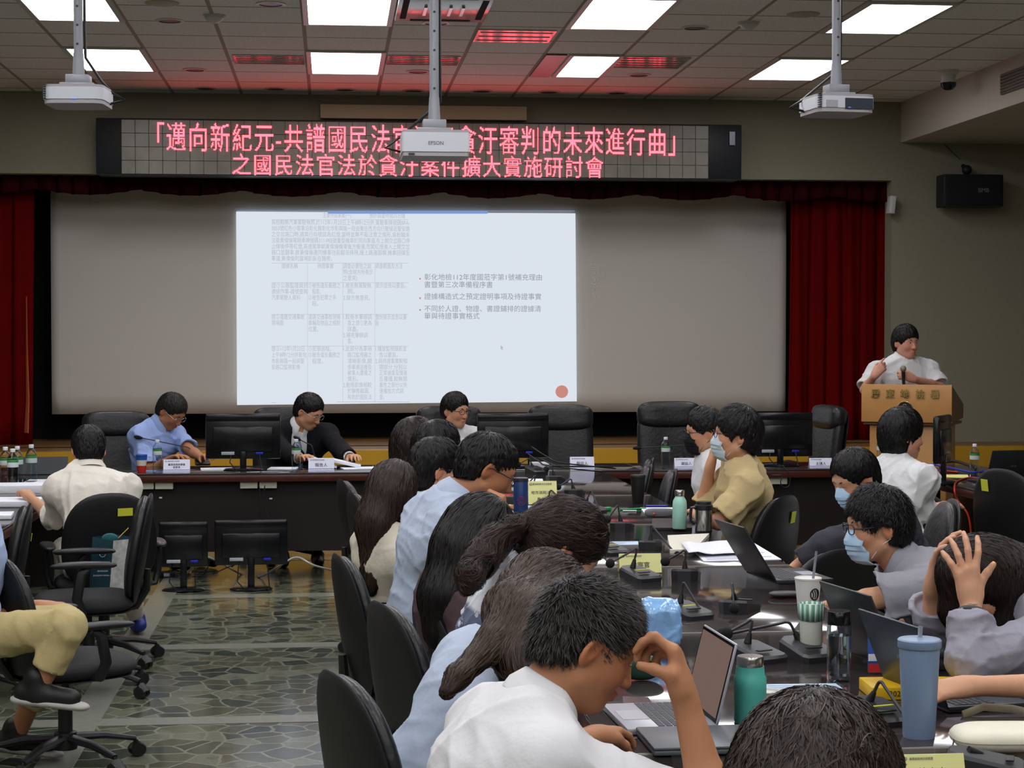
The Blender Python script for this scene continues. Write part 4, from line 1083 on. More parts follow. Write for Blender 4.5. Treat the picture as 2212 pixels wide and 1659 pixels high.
# ---- chairs
def task_chair():
    e = empty('office_chair')
    R = lambda ax, a: Matrix.Rotation(a, 4, ax)
    MB().pad(.49, .47, .09, e=3.2, M=Matrix.Translation((0, .02, .455)) @ R('X', PI/2), bend=-.1).build('seat', M_FAB, e, angle=60)
    MB().pad(.46, .45, .02, e=3.2, M=Matrix.Translation((0, .02, .415)) @ R('X', PI/2)).build('seat_pan', M_SHELL, e, angle=60)
    tilt = R('X', math.radians(9))
    Mb = Matrix.Translation((0, -.235, .70)) @ tilt
    b = MB().pad(.45, .52, .075, e=2.5, bend=.55, bend2=.12, M=Mb, taper=.12).build('backrest', M_LEATH, e, angle=60)
    MB().pad(.475, .545, .03, e=2.5, bend=.55, bend2=.12, M=Matrix.Translation((0, -.262, .70)) @ tilt, taper=.12).build('back_shell', M_SHELL, e, angle=60)
    MB().tube([(0, -.12, .40), (0, -.22, .42), (0, -.268, .50), (0, -.275, .60)], [.018, .02, .02, .014], n=8, flat=1.5, up=(1, 0, 0)).build('back_bar', M_BLK, e)
    for sx in (-1, 1):
        a = MB().tube([(sx*.20, .02, .42), (sx*.265, .03, .43), (sx*.285, .05, .50), (sx*.285, .03, .62), (sx*.28, -.0, .645)], [.014, .018, .019, .018, .016], n=8, flat=1.3, up=(0, 1, 0)).build('arm_support', M_BLK, e)
        MB().pad(.075, .30, .032, e=2.4, M=Matrix.Translation((sx*.28, .02, .662)) @ R('X', PI/2), bend2=-.25, n=28).build('armrest', M_BLK, e, angle=60)
    MB().cyl((0, 0, .13), (0, 0, .30), .028).cyl((0, 0, .30), (0, 0, .41), .016).box((0, 0, .405), (.16, .2, .03), bev=.008).build('gas_column', M_BLK, e)
    MB().lathe([(.045, .075), (.05, .10), (.042, .15), (.03, .155)], n=20).build('base_hub', M_BLK, e)
    for i in range(5):
        a = 2*PI*i/5+.3; d = Vector((math.cos(a), math.sin(a), 0)); lg = MB().tube([d*.03+Vector((0, 0, .125)), d*.16+Vector((0, 0, .115)), d*.29+Vector((0, 0, .082))], [.026, .022, .015], n=8, up=(0, 0, 1), flat=.8).build('base_leg', M_BLK, e)
        t = Vector((-d.y, d.x, 0)); c = d*.30+Vector((0, 0, .030))
        m = MB()
        for sg in (-1, 1): m.cyl(c+t*sg*.006, c+t*sg*.026, .029, n=16)
        m.cyl(c+Vector((0, 0, .01)), d*.29+Vector((0, 0, .085)), .007, n=8).tube([c-d*.028+Vector((0, 0, .004)), c+Vector((0, 0, .034)), c+d*.028+Vector((0, 0, .004))], .012, n=6, up=t, flat=2.2)
        m.build('caster', M_BLK, lg)
    return e
def sticker(ch, x, z, w=.06, h=.035):
    Mx = Matrix.Translation((x, -.235+.55*x*x*.9-.0195-.262+.235-(z-.70)*math.tan(math.radians(9))+.12*(z-.7)**2, z)) @ Matrix.Rotation(math.radians(9), 4, 'X') @ Matrix.Rotation(math.atan(1.1*x), 4, 'Z')
    o = MB().box((0, 0, 0), (w, .003, h)).build('yellow_tag', M_YEL, ch, smooth=False); o.matrix_local = Mx; o['label'] = 'small yellow sticker'; return o
tc0 = task_chair(); tag(tc0, None, 'office chair', 'black office chairs around the tables'); tc_used = [False]
def put_task(u, v, Y, deg, label, zs=1.0, st=None):
    """u,v: where the top of the backrest shows; Y: distance; deg: heading"""
    if not tc_used[0]: c = tc0; tc_used[0] = True
    else: c = copy_tree(tc0)
    p = at(u, v, Y=Y); a = math.radians(deg)      # heading 0 = facing away (+Y), 90 = facing +X
    f = Vector((math.sin(a), math.cos(a), 0))
    c.location = (p.x+f.x*.27, p.y+f.y*.27, 0); c.rotation_euler = (0, 0, -a); zz = max(.86, min(1.1, p.z/.965)); c.scale = (1, 1, zz)
    if label: c['label'] = label
    return c
chairs = []
def CH(*a, **k):
    c = put_task(*a, **k); chairs.append(c); return c
c = CH(238, 1066, 9.42, -14, 'black office chair holding the man in the white shirt seen from behind')
stick = []
stick.append((c, .07, .865, .075, .042))
CH(316, 1068, 8.9, -97, 'empty black office chair at the left with a teal paper bag on it')
c = CH(55, 1090, 8.9, -100, 'black office chair tucked under the left table, seen edge on'); stick.append((c, -.02, .8, .06, .035))
CH(-6, 1196, 7.25, 60, 'black office chair under the person in khaki trousers')
c = CH(742, 1455, 4.15, 72, 'black office chair nearest the camera, behind the long brown haired woman'); 
CH(838, 1303, 5.15, 74, 'black padded office chair just behind the nearest one')
CH(925, 1294, 5.95, 78, 'black office chair behind the woman with straight black hair')
c = CH(790, 1141, 7.2, 78, 'black office chair with yellow tag behind the leaning man in light blue'); stick.append((c, .05, .84, .05, .055))
CH(742, 1199, 6.5, 80, 'black office chair at the aisle, in front of the one with the yellow tag')
CH(768, 1064, 8.9, 80, 'black office chair beside the woman with long brown hair in white')
CH(745, 1036, 9.7, 80, 'farthest black office chair in the left row of the centre table')
c = CH(1690, 1071, 8.85, -50, 'black office chair with yellow tag right of the beige T-shirt'); stick.append((c, .06, .85, .05, .06))
CH(2050, 1080, 8.0, -86, 'dark office chair of the masked woman in charcoal at the back right')
CH(1812, 1186, 7.25, -28, 'empty black office chair between the beige T-shirt and the grey shirt')
CH(1404, 990, 12.3, -82, 'farthest of three glossy empty chairs at the far right of the centre table')
CH(1400, 1004, 11.65, -84, 'middle of three glossy empty chairs at the far right of the centre table')
CH(1452, 1014, 10.9, -84, 'nearest of three glossy empty chairs at the far right of the centre table')
c = CH(2168, 1014, 9.3, 62, 'black office chair with yellow tag by the right table'); stick.append((c, -.10, .88, .05, .06))
CH(1978, 1060, 9.8, 50, 'black office chair under the person in the white shirt facing the podium')
CH(2290, 1205, 6.3, -86, 'black office chair of the masked man in the grey shirt')
CH(2740, 1330, 5.0, -88, 'black office chair of the woman holding her head')
for c, x, z, w_, h_ in stick: sticker(c, x, z, w_, h_)
tc0['category'] = 'office chair'
def exec_chair():
    e = empty('executive_chair'); R = lambda ax, a: Matrix.Rotation(a, 4, ax)
    MB().pad(.54, .52, .14, e=3.5, M=Matrix.Translation((0, .02, .44)) @ R('X', PI/2)).build('seat', M_LEATH, e, angle=60)
    T = R('X', math.radians(8))
    MB().pad(.50, .66, .12, e=4.5, bend=.35, M=Matrix.Translation((0, -.26, .78)) @ T).build('backrest', M_LEATH, e, angle=60)
    MB().pad(.50, .20, .16, e=3.6, bend=.35, bend2=1.2, M=Matrix.Translation((0, -.285, 1.045)) @ T).build('headrest', M_LEATH, e, angle=60)
    MB().pad(.46, .62, .03, e=4.5, bend=.35, M=Matrix.Translation((0, -.325, .80)) @ T).build('back_shell', M_SHELL, e, angle=60)
    for sx in (-1, 1):
        MB().tube([(sx*.27, -.24, .62), (sx*.29, -.05, .655), (sx*.29, .14, .63), (sx*.28, .19, .55), (sx*.26, .14, .42)], [.024, .03, .03, .024, .02], n=8, flat=1.3, up=(0, 0, 1)).build('armrest', M_LEATH, e)
    MB().cyl((0, 0, .10), (0, 0, .38), .03).build('gas_column', M_BLK, e)
    for i in range(5):
        a = 2*PI*i/5; d = Vector((math.cos(a), math.sin(a), 0)); lg = MB().tube([d*.02+Vector((0, 0, .12)), d*.30+Vector((0, 0, .085))], [.028, .018], n=8).build('base_leg', M_BLK, e)
        MB().cyl(d*.31+Vector((-d.y, d.x, 0))*.022+Vector((0, 0, .03)), d*.31-Vector((-d.y, d.x, 0))*.022+Vector((0, 0, .03)), .029).build('caster', M_BLK, lg)
    return e
ex0 = exec_chair(); first = True
for (u, v, Y, deg, zs, lb) in [(250, 889, 14.15, 172, 1, 'black leather high back chair behind the man in the pale blue shirt'), (618, 880, 14.15, 180, 1, 'black leather high back chair behind the man in the dark suit'),
        (968, 877, 14.1, 180, 1, 'black leather high back chair behind the man in glasses and white shirt'), (1209, 875, 13.95, 183, 1, 'empty black leather chair between the white shirt man and the next empty chair'),
        (1441, 868, 14.0, 178, 1, 'empty black leather chair behind the desk, left of the beige T-shirt'), (1806, 876, 14.3, 262, 1, 'empty black leather chair turned sideways beside the podium')]:
    c = ex0 if first else copy_tree(ex0); first = False
    p = at(u, v, Y=Y); a = math.radians(deg); f = Vector((math.sin(a), math.cos(a), 0))
    c.location = (p.x+f.x*.33, p.y+f.y*.33, 0); c.rotation_euler = (0, 0, -a); c.scale = (1, 1, max(.9, min(1.12, p.z/1.14)))
    tag(c, lb, 'office chair', 'high back chairs behind the front desk')
# ---- monitors
M_SCRB = mat('monitor_black', srgb(18, 19, 22), rough=.22)
M_SCRF = mat('screen_glass', srgb(12, 14, 18), rough=.08)
M_BLUE = mat('blue_plug', srgb(30, 44, 170), rough=.4)
def monitor(loc, w, h, heading, label, group=None, zc=None, cables=True, lean=0.0):
    e = empty('computer_monitor', loc, heading, label=label, cat='monitor', group=group)
    z0 = zc if zc else .12
    MB().box((0, 0, z0+h/2), (w, .035, h), rot=(lean, 0, 0), bev=.01).box((0, -.02, z0+h/2-.02), (w*.8, .02, h*.55), bev=.012).box((0, -.012, z0+h-.03), (w*.98, .02, .05), bev=.008).build('case', M_SCRB, e)
    MB().box((0, .019, z0+h/2), (w-.03, .003, h-.035)).build('screen', M_SCRF, e)
    MB().box((0, -.01, z0/2+.03), (.045, .03, z0+.1), bev=.008).build('stand_neck', M_SCRB, e)
    MB().lathe([(0, 0), (.11, .0), (.115, .006), (.10, .015), (0, .02)], n=28, sx=1.25, sy=.8).build('stand_base', M_SCRB, e)
    if cables:
        MB().box((w*.22, -.035, z0+.04), (.05, .016, .016), bev=.003).build('video_plug', M_BLUE, e)
        MB().box((-w*.2, -.034, z0+.04), (.09, .012, .022), bev=.003).build('port_panel', mat('port_white', srgb(170, 175, 180), rough=.4), e)
        MB().tube([(w*.22, -.04, z0+.035), (w*.25, -.06, .02), (w*.23, -.10, .012), (.12, -.06, .006)], .004, n=6).build('cable', M_BLK, e)
        MB().tube([(-.08, -.04, z0+.03), (-.09, -.05, .06), (-.05, -.05, .015), (0, -.06, .01)], .004, n=6).build('cable', M_BLK, e)
        MB().sphere((0, -.022, z0+h*.66), .004, 8, 6).build('badge', mat('badge_silver', (0, 0, 0)), e)
    return e
def on_desk(u, v): p = at(u, v, z=TZ); return p
for (u, vt, vb, u0, u1, Y, lb) in [(528, 893, 1012, 446, 605, 12.95, 'black monitor seen from behind, between the pale blue shirt and the dark suit'),
                                (1107, 893, 1010, 1030, 1186, 13.0, 'black monitor seen from behind, right of the man in glasses'),
                                (1686, 891, 1008, 1612, 1757, 13.0, 'black monitor seen from behind, right of the beige T-shirt man')]:
    s_ = FPX/Y; w_ = (u1-u0)/s_; h_ = .315; p = at((u0+u1)/2, vb, Y=Y)
    zt = at(u, vt, Y=Y).z
    monitor((p.x, Y, TZ), w_, h_*min(1.0, 1.0), 0, lb, zc=zt-TZ-h_)
for (u0, u1, vt, vb, lb) in [(345, 448, 1128, 1235, 'dark monitor standing on the floor under the desk, left one'), (465, 620, 1124, 1232, 'dark monitor standing on the floor under the desk, right one')]:
    Y = 12.35; s_ = FPX/Y; p = at((u0+u1)/2, 1200, Y=Y); zt = at(u0, vt, Y=Y).z
    monitor((p.x, Y, 0.003), (u1-u0)/s_, .30, .03, lb, zc=zt-.30)
for i, (u0, u1, v0, v1) in enumerate([(290, 330, 1037, 1050), (331, 372, 1037, 1050), (516, 556, 1037, 1050), (558, 598, 1036, 1048), (1300, 1342, 1028, 1040), (1650, 1709, 1025, 1040)]):
    A, B = at(u0, v0, Y=12.66), at(u1, v1, Y=12.66); zz = TZ-.062
    o = MB().box(((A.x+B.x)/2, 12.78, zz-.025), (B.x-A.x-.006, .05, .045), bev=.004).build('cable_box', M_CREAM)
    tag(o, 'cream cable box under the front desk edge, '+['left of the pair at the far left', 'right of the pair at the far left', 'left of the pair below the dark suit', 'right of the pair below the dark suit', 'beside the centre table', 'under the right monitor'][i], 'cable box', 'cream boxes under the desk edge')
# ---- podium
PY_ = 13.4; s_ = FPX/PY_
a = at(1863, 831, Y=PY_); b = at(2052, 912, Y=PY_); px = (a.x+b.x)/2
M_PINE = mat('podium_wood', srgb(196, 142, 84), rough=.35, noise=.10, nscale=7)
M_PINED = mat('podium_wood_side', srgb(120, 84, 52), rough=.4, noise=.1, nscale=7)
pod = empty('podium', (px, PY_, 0), -.50, label='light wooden podium with gold Chinese characters and round emblem', cat='podium')
w_ = b.x-a.x; zt, zb_ = a.z, b.z
m4 = Matrix.Rotation(PI/2, 4, 'Y')
mb = MB(); mb.box((0, .01, (zt+zb_)/2), (w_, .03, zt-zb_), bev=.003); mb.build('front_board', M_PINE, pod)
for sx in (-1, 1):
    mb = MB()
    poly = [(0.02, zt-.01), (.42, zt-.13), (.52, zb_+.12), (.50, zb_+.02), (0.02, zb_)]
    vs = [Vector((sx*(w_/2-.012)+q, y, z)) for q in (-.012, .012) for y, z in poly]; n_ = 5
    mb.add(vs, [(i, (i+1) % n_, n_+(i+1) % n_, n_+i) for i in range(n_)]+[tuple(range(n_))[::-1], tuple(range(n_, 2*n_))])
    mb.build('side_board', M_PINED, pod, smooth=False)
MB().box((0, .24, (zt-.02+zt-.14)/2), (w_-.03, .46, .02), rot=(-.29, 0, 0)).build('top_board', M_PINED, pod)
MB().box((0, .26, zb_-.01), (w_-.02, .48, .02)).build('bottom_board', M_PINED, pod)
MB().box((0, .25, zb_/2-.01), (w_*.86, .36, zb_-.02), bev=.004).build('column', M_PINE, pod)
MB().box((-w_*.43+.04, .062, zb_/2-.01), (.07, .012, zb_-.04)).build('pilaster', M_PINE, pod); MB().box((w_*.43-.04, .062, zb_/2-.01), (.07, .012, zb_-.04)).build('pilaster', M_PINE, pod)
M_GOLD = mat('gold_letters', srgb(214, 184, 110), rough=.25, metal=.9)
for u, ch in ((1895, '屏'), (1926, '東'), (1957, '地'), (1989, '檢'), (2020, '署')):
    p = at(u, 852, Y=PY_-.02); text_mesh(ch, .068, Matrix.Translation((0, 0, 0)) @ face_cam_matrix((p.x-px, -.012, p.z)), M_GOLD, name='gold_character', parent=pod, extrude=.004, ax='CENTER', offset=.0014)
p = at(1957, 884, Y=PY_-.02); em = MB(); M_NAVY = mat('emblem_dark', srgb(24, 22, 26), rough=.4)
ec = Vector((p.x-px, -.008, p.z-.0))
Re = Matrix.Rotation(PI/2, 3, 'X')
eo = MB().lathe([(0, 0), (.058, 0), (.058, .006), (0, .007)], n=40, c=ec+Vector((0, 0.002, 0)), R=Re).build('emblem', M_NAVY, pod)
g = MB(); ring = [ec+Vector((math.cos(t)*.057, -.006, math.sin(t)*.057)) for t in [2*PI*i/40 for i in range(41)]]; g.tube(ring, .0018, n=5, caps=False)
for k in range(5):
    t0 = PI/2+2*PI*k/5; c_ = ec+Vector((math.cos(t0)*.021, -.006, math.sin(t0)*.021))
    g.tube([c_+Vector((math.cos(t0+s_*1.9)*.0145, 0, math.sin(t0+s_*1.9)*.0145)) for s_ in [-1+2*i/14 for i in range(15)]], .0013, n=5)
    g.tube([ec+Vector((0, -.006, 0)), ec+Vector((math.cos(t0)*.012, -.006, math.sin(t0)*.012))], .001, n=5)
g.build('emblem_relief', M_GOLD, eo)
# ---- gooseneck microphones
M_MIC = mat('mic_base', srgb(46, 47, 50), rough=.38); M_MICD = mat('mic_side', srgb(20, 20, 22), rough=.5); M_NECK = mat('mic_neck', srgb(62, 62, 66), rough=.35, metal=.4); M_FOAM = mat('mic_foam', srgb(24, 22, 24), rough=.95, bump=.4, bscale=500)
def bez(a, b, c, d, n=14):
    return [a*(1-t)**3+b*3*t*(1-t)**2+c*3*t*t*(1-t)+d*t**3 for t in [i/n for i in range(n+1)]]
def mic(u, v, top, ball, dYt=0.0, dYb=0.0, ang=0.0, label='', yellow=False, foam=True, sc=1.0, plain=False, vs=None):
    """u,v base centre on the table; top/ball: pixels of the neck's bend and of the capsule"""
    p = at(u, v, z=TZ); e = empty('gooseneck_microphone', p, ang, label=label, cat='microphone', group='gooseneck conference microphones')
    pr = [(-.075, 0), (.075, 0), (.075, .022), (.03, .040), (-.075, .024)]
    pl = [(-.058, -.085), (-.045, -.095), (.045, -.095), (.058, -.085), (.052, .045), (.025, .072), (-.025, .072), (-.052, .045)]
    vs_ = []; n_ = len(pl)
    zt_ = lambda y: .042+.008*(y/.08)-.5*max(0, -y-.03)*.3
    for x, y in pl: vs_.append((x*.96*sc, y*.97*sc, 0))
    for x, y in pl: vs_.append((x*sc, y*sc, zt_(y)*sc-.008))
    for x, y in pl: vs_.append((x*.9*sc, y*.92*sc, zt_(y)*sc))
    fs = [(k*n_+i, k*n_+(i+1) % n_, (k+1)*n_+(i+1) % n_, (k+1)*n_+i) for k in (0, 1) for i in range(n_)]+[tuple(range(n_))[::-1], tuple(range(2*n_, 3*n_))]
    MB().add(vs_, fs).build('base', M_MIC, e, angle=30)
    if yellow: o = MB().box((.0, -.028*sc, .0415*sc), (.062*sc, .006*sc, .002), rot=(.05, 0, .0)).build('yellow_strip', M_YEL, e, smooth=False)
    MB().box((-.01, -.060*sc, .036*sc), (.05, .018, .004), bev=.002).build('button', M_MICD, e)
    a0 = Vector((0, .028*sc, .044*sc)); inv = Matrix.Rotation(-ang, 3, 'Z')
    L = lambda q: inv @ (Vector(q)-p)
    yb = p.y+(Matrix.Rotation(ang, 3, 'Z') @ a0).y
    t_ = L(at(top[0], top[1], Y=yb+dYt)); b_ = L(at(ball[0], ball[1], Y=yb+dYb))
    up = Vector((0, 0, 1)); h = (t_.z-a0.z)
    s1 = a0+(t_-a0)*.42; s1.z = a0.z+h*.42
    MB().cyl(a0, s1, .012*sc, .0062*sc, n=12).build('neck_boot', M_MICD, e)
    dirb = (b_-t_).normalized()
    pts = bez(s1, s1+(s1-a0).normalized()*h*.30, t_-dirb*.5*h*.3+up*h*.12, t_+dirb*.02, 8)+[t_+(b_-t_)*q for q in (.3, .6, .92)]
    MB().tube(pts, .0042*sc, n=8).build('gooseneck', M_NECK, e)
    if foam: MB().sphere(b_, .0185*sc, 16, 10).build('foam_ball', M_FOAM, e, angle=180)
    else: MB().tube([b_-dirb*.04, b_-dirb*.02, b_, b_+dirb*.022], [.006, .012, .0135, .008], n=12).build('capsule', M_FOAM, e)
    return e
mics = [((1592, 1322), (1581, 1259), (1586, 1314), -.06, -.12, 2.6, 'pointing at the camera in front of the open laptop', False, 1.0),
 ((1480, 1332), (1477, 1257), (1541, 1364), 0, -.1, .45, 'with yellow stripe, right behind the light blue package', True, 1.0),
 ((1480, 1252), (1480, 1188), (1437, 1213), 0, .02, 2.9, 'behind and right of the front yellow name card', False, 1.0),
 ((1376, 1252), (1376, 1184), (1318, 1217), 0, .0, .45, 'with yellow stripe, touching the front of the yellow name card', True, 1.0),
 ((1406, 1188), (1407, 1134), (1461, 1198), 0, -.1, 2.9, 'left of the open papers', False, 1.0),
 ((1312, 1196), (1310, 1130), (1304, 1214), 0, -.18, .45, 'with yellow stripe, beside the ponytailed woman', True, 1.0),
 ((1342, 1146), (1334, 1092), (1312, 1122), 0, -.05, 2.9, 'standing just left of the mint bottle', False, 1.0),
 ((1272, 1106), (1277, 1059), (1303, 1122), 0, -.15, .6, 'beside the green eraser', False, 1.0),
 ((1240, 1072), (1233, 1034), (1206, 1052), 0, 0, 2.9, 'right of the small yellow name card', False, 1.0),
 ((1156, 1072), (1157, 1027), (1140, 1045), 0, 0, .45, 'in front of the small yellow name card', True, 1.0),
 ((1189, 1098), (1190, 1058), (1217, 1083), 0, -.05, .45, 'below the small yellow name card, beside the blue tumbler', False, 1.0),
 ((1155, 1022), (1143, 990), (1120, 1003), 0, 0, .45, 'near the front desk, left of the black cables', False, 1.0),
 ((1198, 1042), (1191, 1005), (1180, 1013), 0, 0, 2.9, 'near the front desk beside the upright white card', False, 1.0),
 ((1628, 1424), (1626, 1338), (1570, 1368), 0, .03, .45, 'behind the teal bottle', False, 1.0),
 ((1738, 1420), (1703, 1343), (1560, 1372), 0, .05, .3, 'with long neck stretched left, under the paper cup', False, 1.1),
 ((1892, 1556), (1902, 1470), (2008, 1625), -.02, -.22, .3, 'in front of the yellow book, arching toward the camera', True, 1.0),
 ((2120, 1668), (2165, 1640), (2075, 1655), 0, 0, 1.2, 'at the bottom right corner below the cream pouch', False, 1.0)]
for (b_, t_, c_, dt, db, an, lb, ye, sc_) in mics:
    mic(b_[0], b_[1], t_, c_, dt, db, an, 'black gooseneck microphone '+lb, ye, sc=sc_)
mic(436, 1004, (404, 966), (296, 944), 0, 0, .2, 'long gooseneck microphone before the man in the pale blue shirt', foam=False, sc=.9)
mic(684, 1006, (672, 962), (640, 946), 0, 0.05, .2, 'gooseneck microphone before the man in the dark suit', foam=False, sc=.9)
mic(1482, 1000, (1472, 962), (1374, 968), 0, 0, .2, 'gooseneck microphone on the front desk beside the right white name card', foam=False, sc=.9)
# ---- bottles
def glass(name, c, rough=.04): return mat(name, c, rough=rough, trans=1.0, ior=1.3, spec=.6)
M_PET = glass('clear_plastic', srgb(240, 246, 250)); M_GREEN = mat('green_label', srgb(64, 134, 72), rough=.4); M_LAB = mat('white_label', srgb(200, 210, 212), rough=.4); M_CAP = mat('white_cap', srgb(225, 228, 232), rough=.4)
M_WATER = glass('water', srgb(236, 244, 250), .02)
def shell(prof, t=.0012):
    return prof+[(max(r-t, 0), z+(t if i == 0 else 0)) for i, (r, z) in reversed(list(enumerate(prof)))]
def water_bottle():
    e = empty('water_bottle'); k = [(0, .0), (.026, 0), (.0305, .006)]; z = .012
    while z < .118: k += [(.031, z), (.029, z+.006)]; z += .0125
    k += [(.031, .122), (.031, .165), (.029, .176), (.022, .19), (.014, .200), (.0115, .204), (.0115, .212)]
    MB().lathe(shell(k), n=24, caps=False).build('bottle_body', M_PET, e, angle=60)
    MB().lathe([(.0313, .124), (.0315, .125), (.0315, .149), (.0313, .150)], n=24, caps=False).build('label_band', M_LAB, e); MB().lathe([(.0313, .150), (.0315, .151), (.0315, .165), (.0313, .166)], n=24, caps=False).build('green_band', M_GREEN, e)
    MB().lathe([(.0135, .207), (.014, .208), (.014, .224), (.0125, .226), (0, .226)], n=20).build('bottle_cap', M_CAP, e)
    return e
wb0 = water_bottle(); first = True
for u, v, lb, hs in [(68, 1047, 'standing alone at the left end, taller than the three beside it', 1.12), (12, 1052, 'leftmost of the three bottles at the left edge', 1.1), (28, 1057, 'middle of the three bottles at the left edge', 1.1), (38, 1050, 'rightmost of the three bottles at the left edge', 1.1),
                 (340, 1017, 'beside the red and blue paper cup', 1), (640, 1014, 'in front of the man in the dark suit', 1), (999, 1010, 'in front of the man in glasses and white shirt', 1), (1438, 1010, 'beside the right white name card on the front desk', 1),
                 (1903, 1003, 'behind the person in the white shirt, before the podium', 1), (2105, 1033, 'at the end of the yellow sheet on the right table', 1)]:
    b = wb0 if first else copy_tree(wb0); first = False
    p = at(u, v, z=TZ); p.y = max(p.y, 8); 
    if u == 1903: p = at(u, v, Y=12.8)
    if p.y > FY and u < 1800: p.y = FY+.06; p.x = at(u, v, Y=FY+.06).x
    b.location = (p.x, p.y, TZ); b.scale = (hs, hs, hs); b.rotation_euler = (0, 0, random.random()*6)
    tag(b, 'green labelled water bottle '+lb, 'bottle', 'clear water bottles with white caps')
# ---- name cards
M_CARDW = mat('card_white', srgb(225, 228, 245), rough=.35); M_CARDY = mat('card_yellow', srgb(226, 224, 150), rough=.4); M_INK = mat('ink_black', srgb(30, 30, 34), rough=.6); M_GREY = mat('ink_grey', srgb(110, 112, 118), rough=.6)
M_PURP = mat('card_purple_line', srgb(120, 110, 180), rough=.4); M_ACRY = mat('acrylic', srgb(225, 228, 235), rough=.05, trans=.6)
def name_card(u, v, wpx, hpx, m, lines, label, rz=0.0, purple=False, head='臺灣屏東地方檢察署', Y=None):
    p = at(u, v, z=TZ) if Y is None else at(u, v, Y=Y)
    p.z = TZ; s_ = FPX/p.y; w_, h_ = wpx/s_, hpx/s_*1.03
    e = empty('name_card', p, rz, label=label, cat='name card', group='name cards on the desks')
    d = h_*.32
    for nm_, sg in (('front_panel', -1), ('rear_panel', 1)):
        vs = [(-w_/2, sg*d, .001), (w_/2, sg*d, .001), (w_/2, 0, h_), (-w_/2, 0, h_)]; vs += [(x, y+sg*.0012, z) for x, y, z in vs]
        MB().add(vs, [(0, 1, 2, 3), (4, 7, 6, 5), (0, 4, 5, 1), (1, 5, 6, 2), (2, 6, 7, 3), (3, 7, 4, 0)]).build(nm_, m, e, smooth=False)
    tilt = math.atan2(d, h_)
    def put(s, x, fz, size, mm, ax='CENTER'):
        M = Matrix.Translation((x, -d*(1-fz)-.0035, h_*fz)) @ Matrix.Rotation(PI/2-tilt, 4, 'X'); return text_mesh(s, size, M, mm, parent=e, ax=ax, extrude=.0002)
    for s, fz, size in lines: put(s, 0, fz, size*h_, M_INK)
    put(head, -w_*.34, .87, .095*h_, M_GREY, 'LEFT')
    rg = [Vector((-w_*.40+math.cos(t)*.05*h_, -d*.13-.0035, h_*.87+math.sin(t)*.05*h_)) for t in [2*PI*i/16 for i in range(17)]]; MB().tube(rg, .012*h_, n=4, caps=False).build('crest', M_GREY, e)
    if purple:
        for fz in (.10, .24): MB().box((0, -d*(1-fz)-.003, h_*fz), (w_*.98, .002, .03*h_), rot=(-tilt, 0, 0)).build('purple_line', M_PURP, e, smooth=False)
    return e
name_card(1382, 1236, 93, 40, M_CARDY, [('檢察官', .40, .34)], 'yellow folded name card behind a microphone in the middle of the table')
name_card(1171, 1088, 63, 48, M_CARDY, [('地方法院法官', .50, .17), ('黃佳惠', .22, .17)], 'small yellow folded name card with two lines beside the blue tumbler')
name_card(382, 1014, 56, 28, M_CARDW, [('臺灣高等檢察署', .62, .18), ('檢察長', .42, .18)], 'white name card before the man in the pale blue shirt', purple=True, Y=FY+.05)
name_card(694, 1011, 55, 29, M_CARDW, [('報告人', .5, .3)], 'white name card before the man in the dark suit, glaring with light', purple=True, Y=FY+.05)
name_card(1257, 1014, 53, 28, M_CARDW, [('與談人', .5, .3)], 'white name card behind the black cables at the head of the centre table', Y=FY+.05, purple=True)
name_card(1482, 1009, 53, 24, M_CARDW, [('與談人', .5, .32)], 'white name card beside the water bottle on the right half of the front desk', Y=FY+.05, purple=True)
name_card(1772, 1008, 51, 22, M_CARDW, [('主講人', .45, .34)], 'white name card at the right end of the front desk, below the sideways chair', Y=FY+.05, purple=True)
name_card(2010, 1690, 150, 62, M_CARDY, [('檢察官', .40, .34)], 'yellow folded name card cut by the bottom edge of the photo')
# ================================================================== PEOPLE
def fdir(yaw, pitch, roll=0.0):
    y, p = math.radians(yaw), math.radians(pitch)
    f = V3((math.sin(y)*math.cos(p), math.cos(y)*math.cos(p), -math.sin(p)))
    r = V3((math.cos(y), -math.sin(y), 0)); u = np.cross(r, f); a = math.radians(roll); u = u*math.cos(a)+r*math.sin(a)
    return f, u
def seated(label, hp, yaw, pitch, heading, roll=0, sc=1.0, h=.008, skin=None, sk='a', wR=None, wL=None, eR=None, eL=None, seat=.545, tl=.50, shw=.185, neck=None, pel=None, hsc=None, group=None, side=0.0, legs=None, nkoff=(0, -.035, -.125), poleR=None, poleL=None, shR=None, shL=None, tz=.795, shdrop=.035):
    hc = V3(at(hp[0], hp[1], Y=hp[2])) if len(hp) == 3 else V3(hp[3])
    f, u = fdir(yaw, pitch, roll); a = math.radians(heading); fw = V3((math.sin(a), math.cos(a), 0)); rt = V3((math.cos(a), -math.sin(a), 0))
    H = Head(hc, f, u, (hsc or 1.0)*sc); nk = V3(neck) if neck is not None else H.w(*nkoff)
    L = tl*sc; cz = min((nk[2]-seat)/L, .995)
    if pel is None: sn = math.sqrt(max(0, 1-cz*cz)); pl = nk-fw*sn*L+rt*side; pl[2] = seat
    else: pl = V3(pel)
    p = Person((pl[0], pl[1], 0), a, label, sc=sc, skin=skin, skinkey=sk, h=h, group=group)
    p.skeleton(pl, nk, hc, f, u, hsc=hsc, shw=shw, shR=shR, shL=shL, shdrop=shdrop)
    def dflt(sg):
        q = pl+fw*.46*sc+rt*.15*sg*sc; q[2] = tz; return q
    p.arms(wR if wR is not None else dflt(1), wL if wL is not None else dflt(-1), poleR, poleL, eR, eL)
    if legs: p.legs(**legs)
    else: p.legs()
    return p
A3 = lambda u, v, Y: V3(at(u, v, Y=Y))
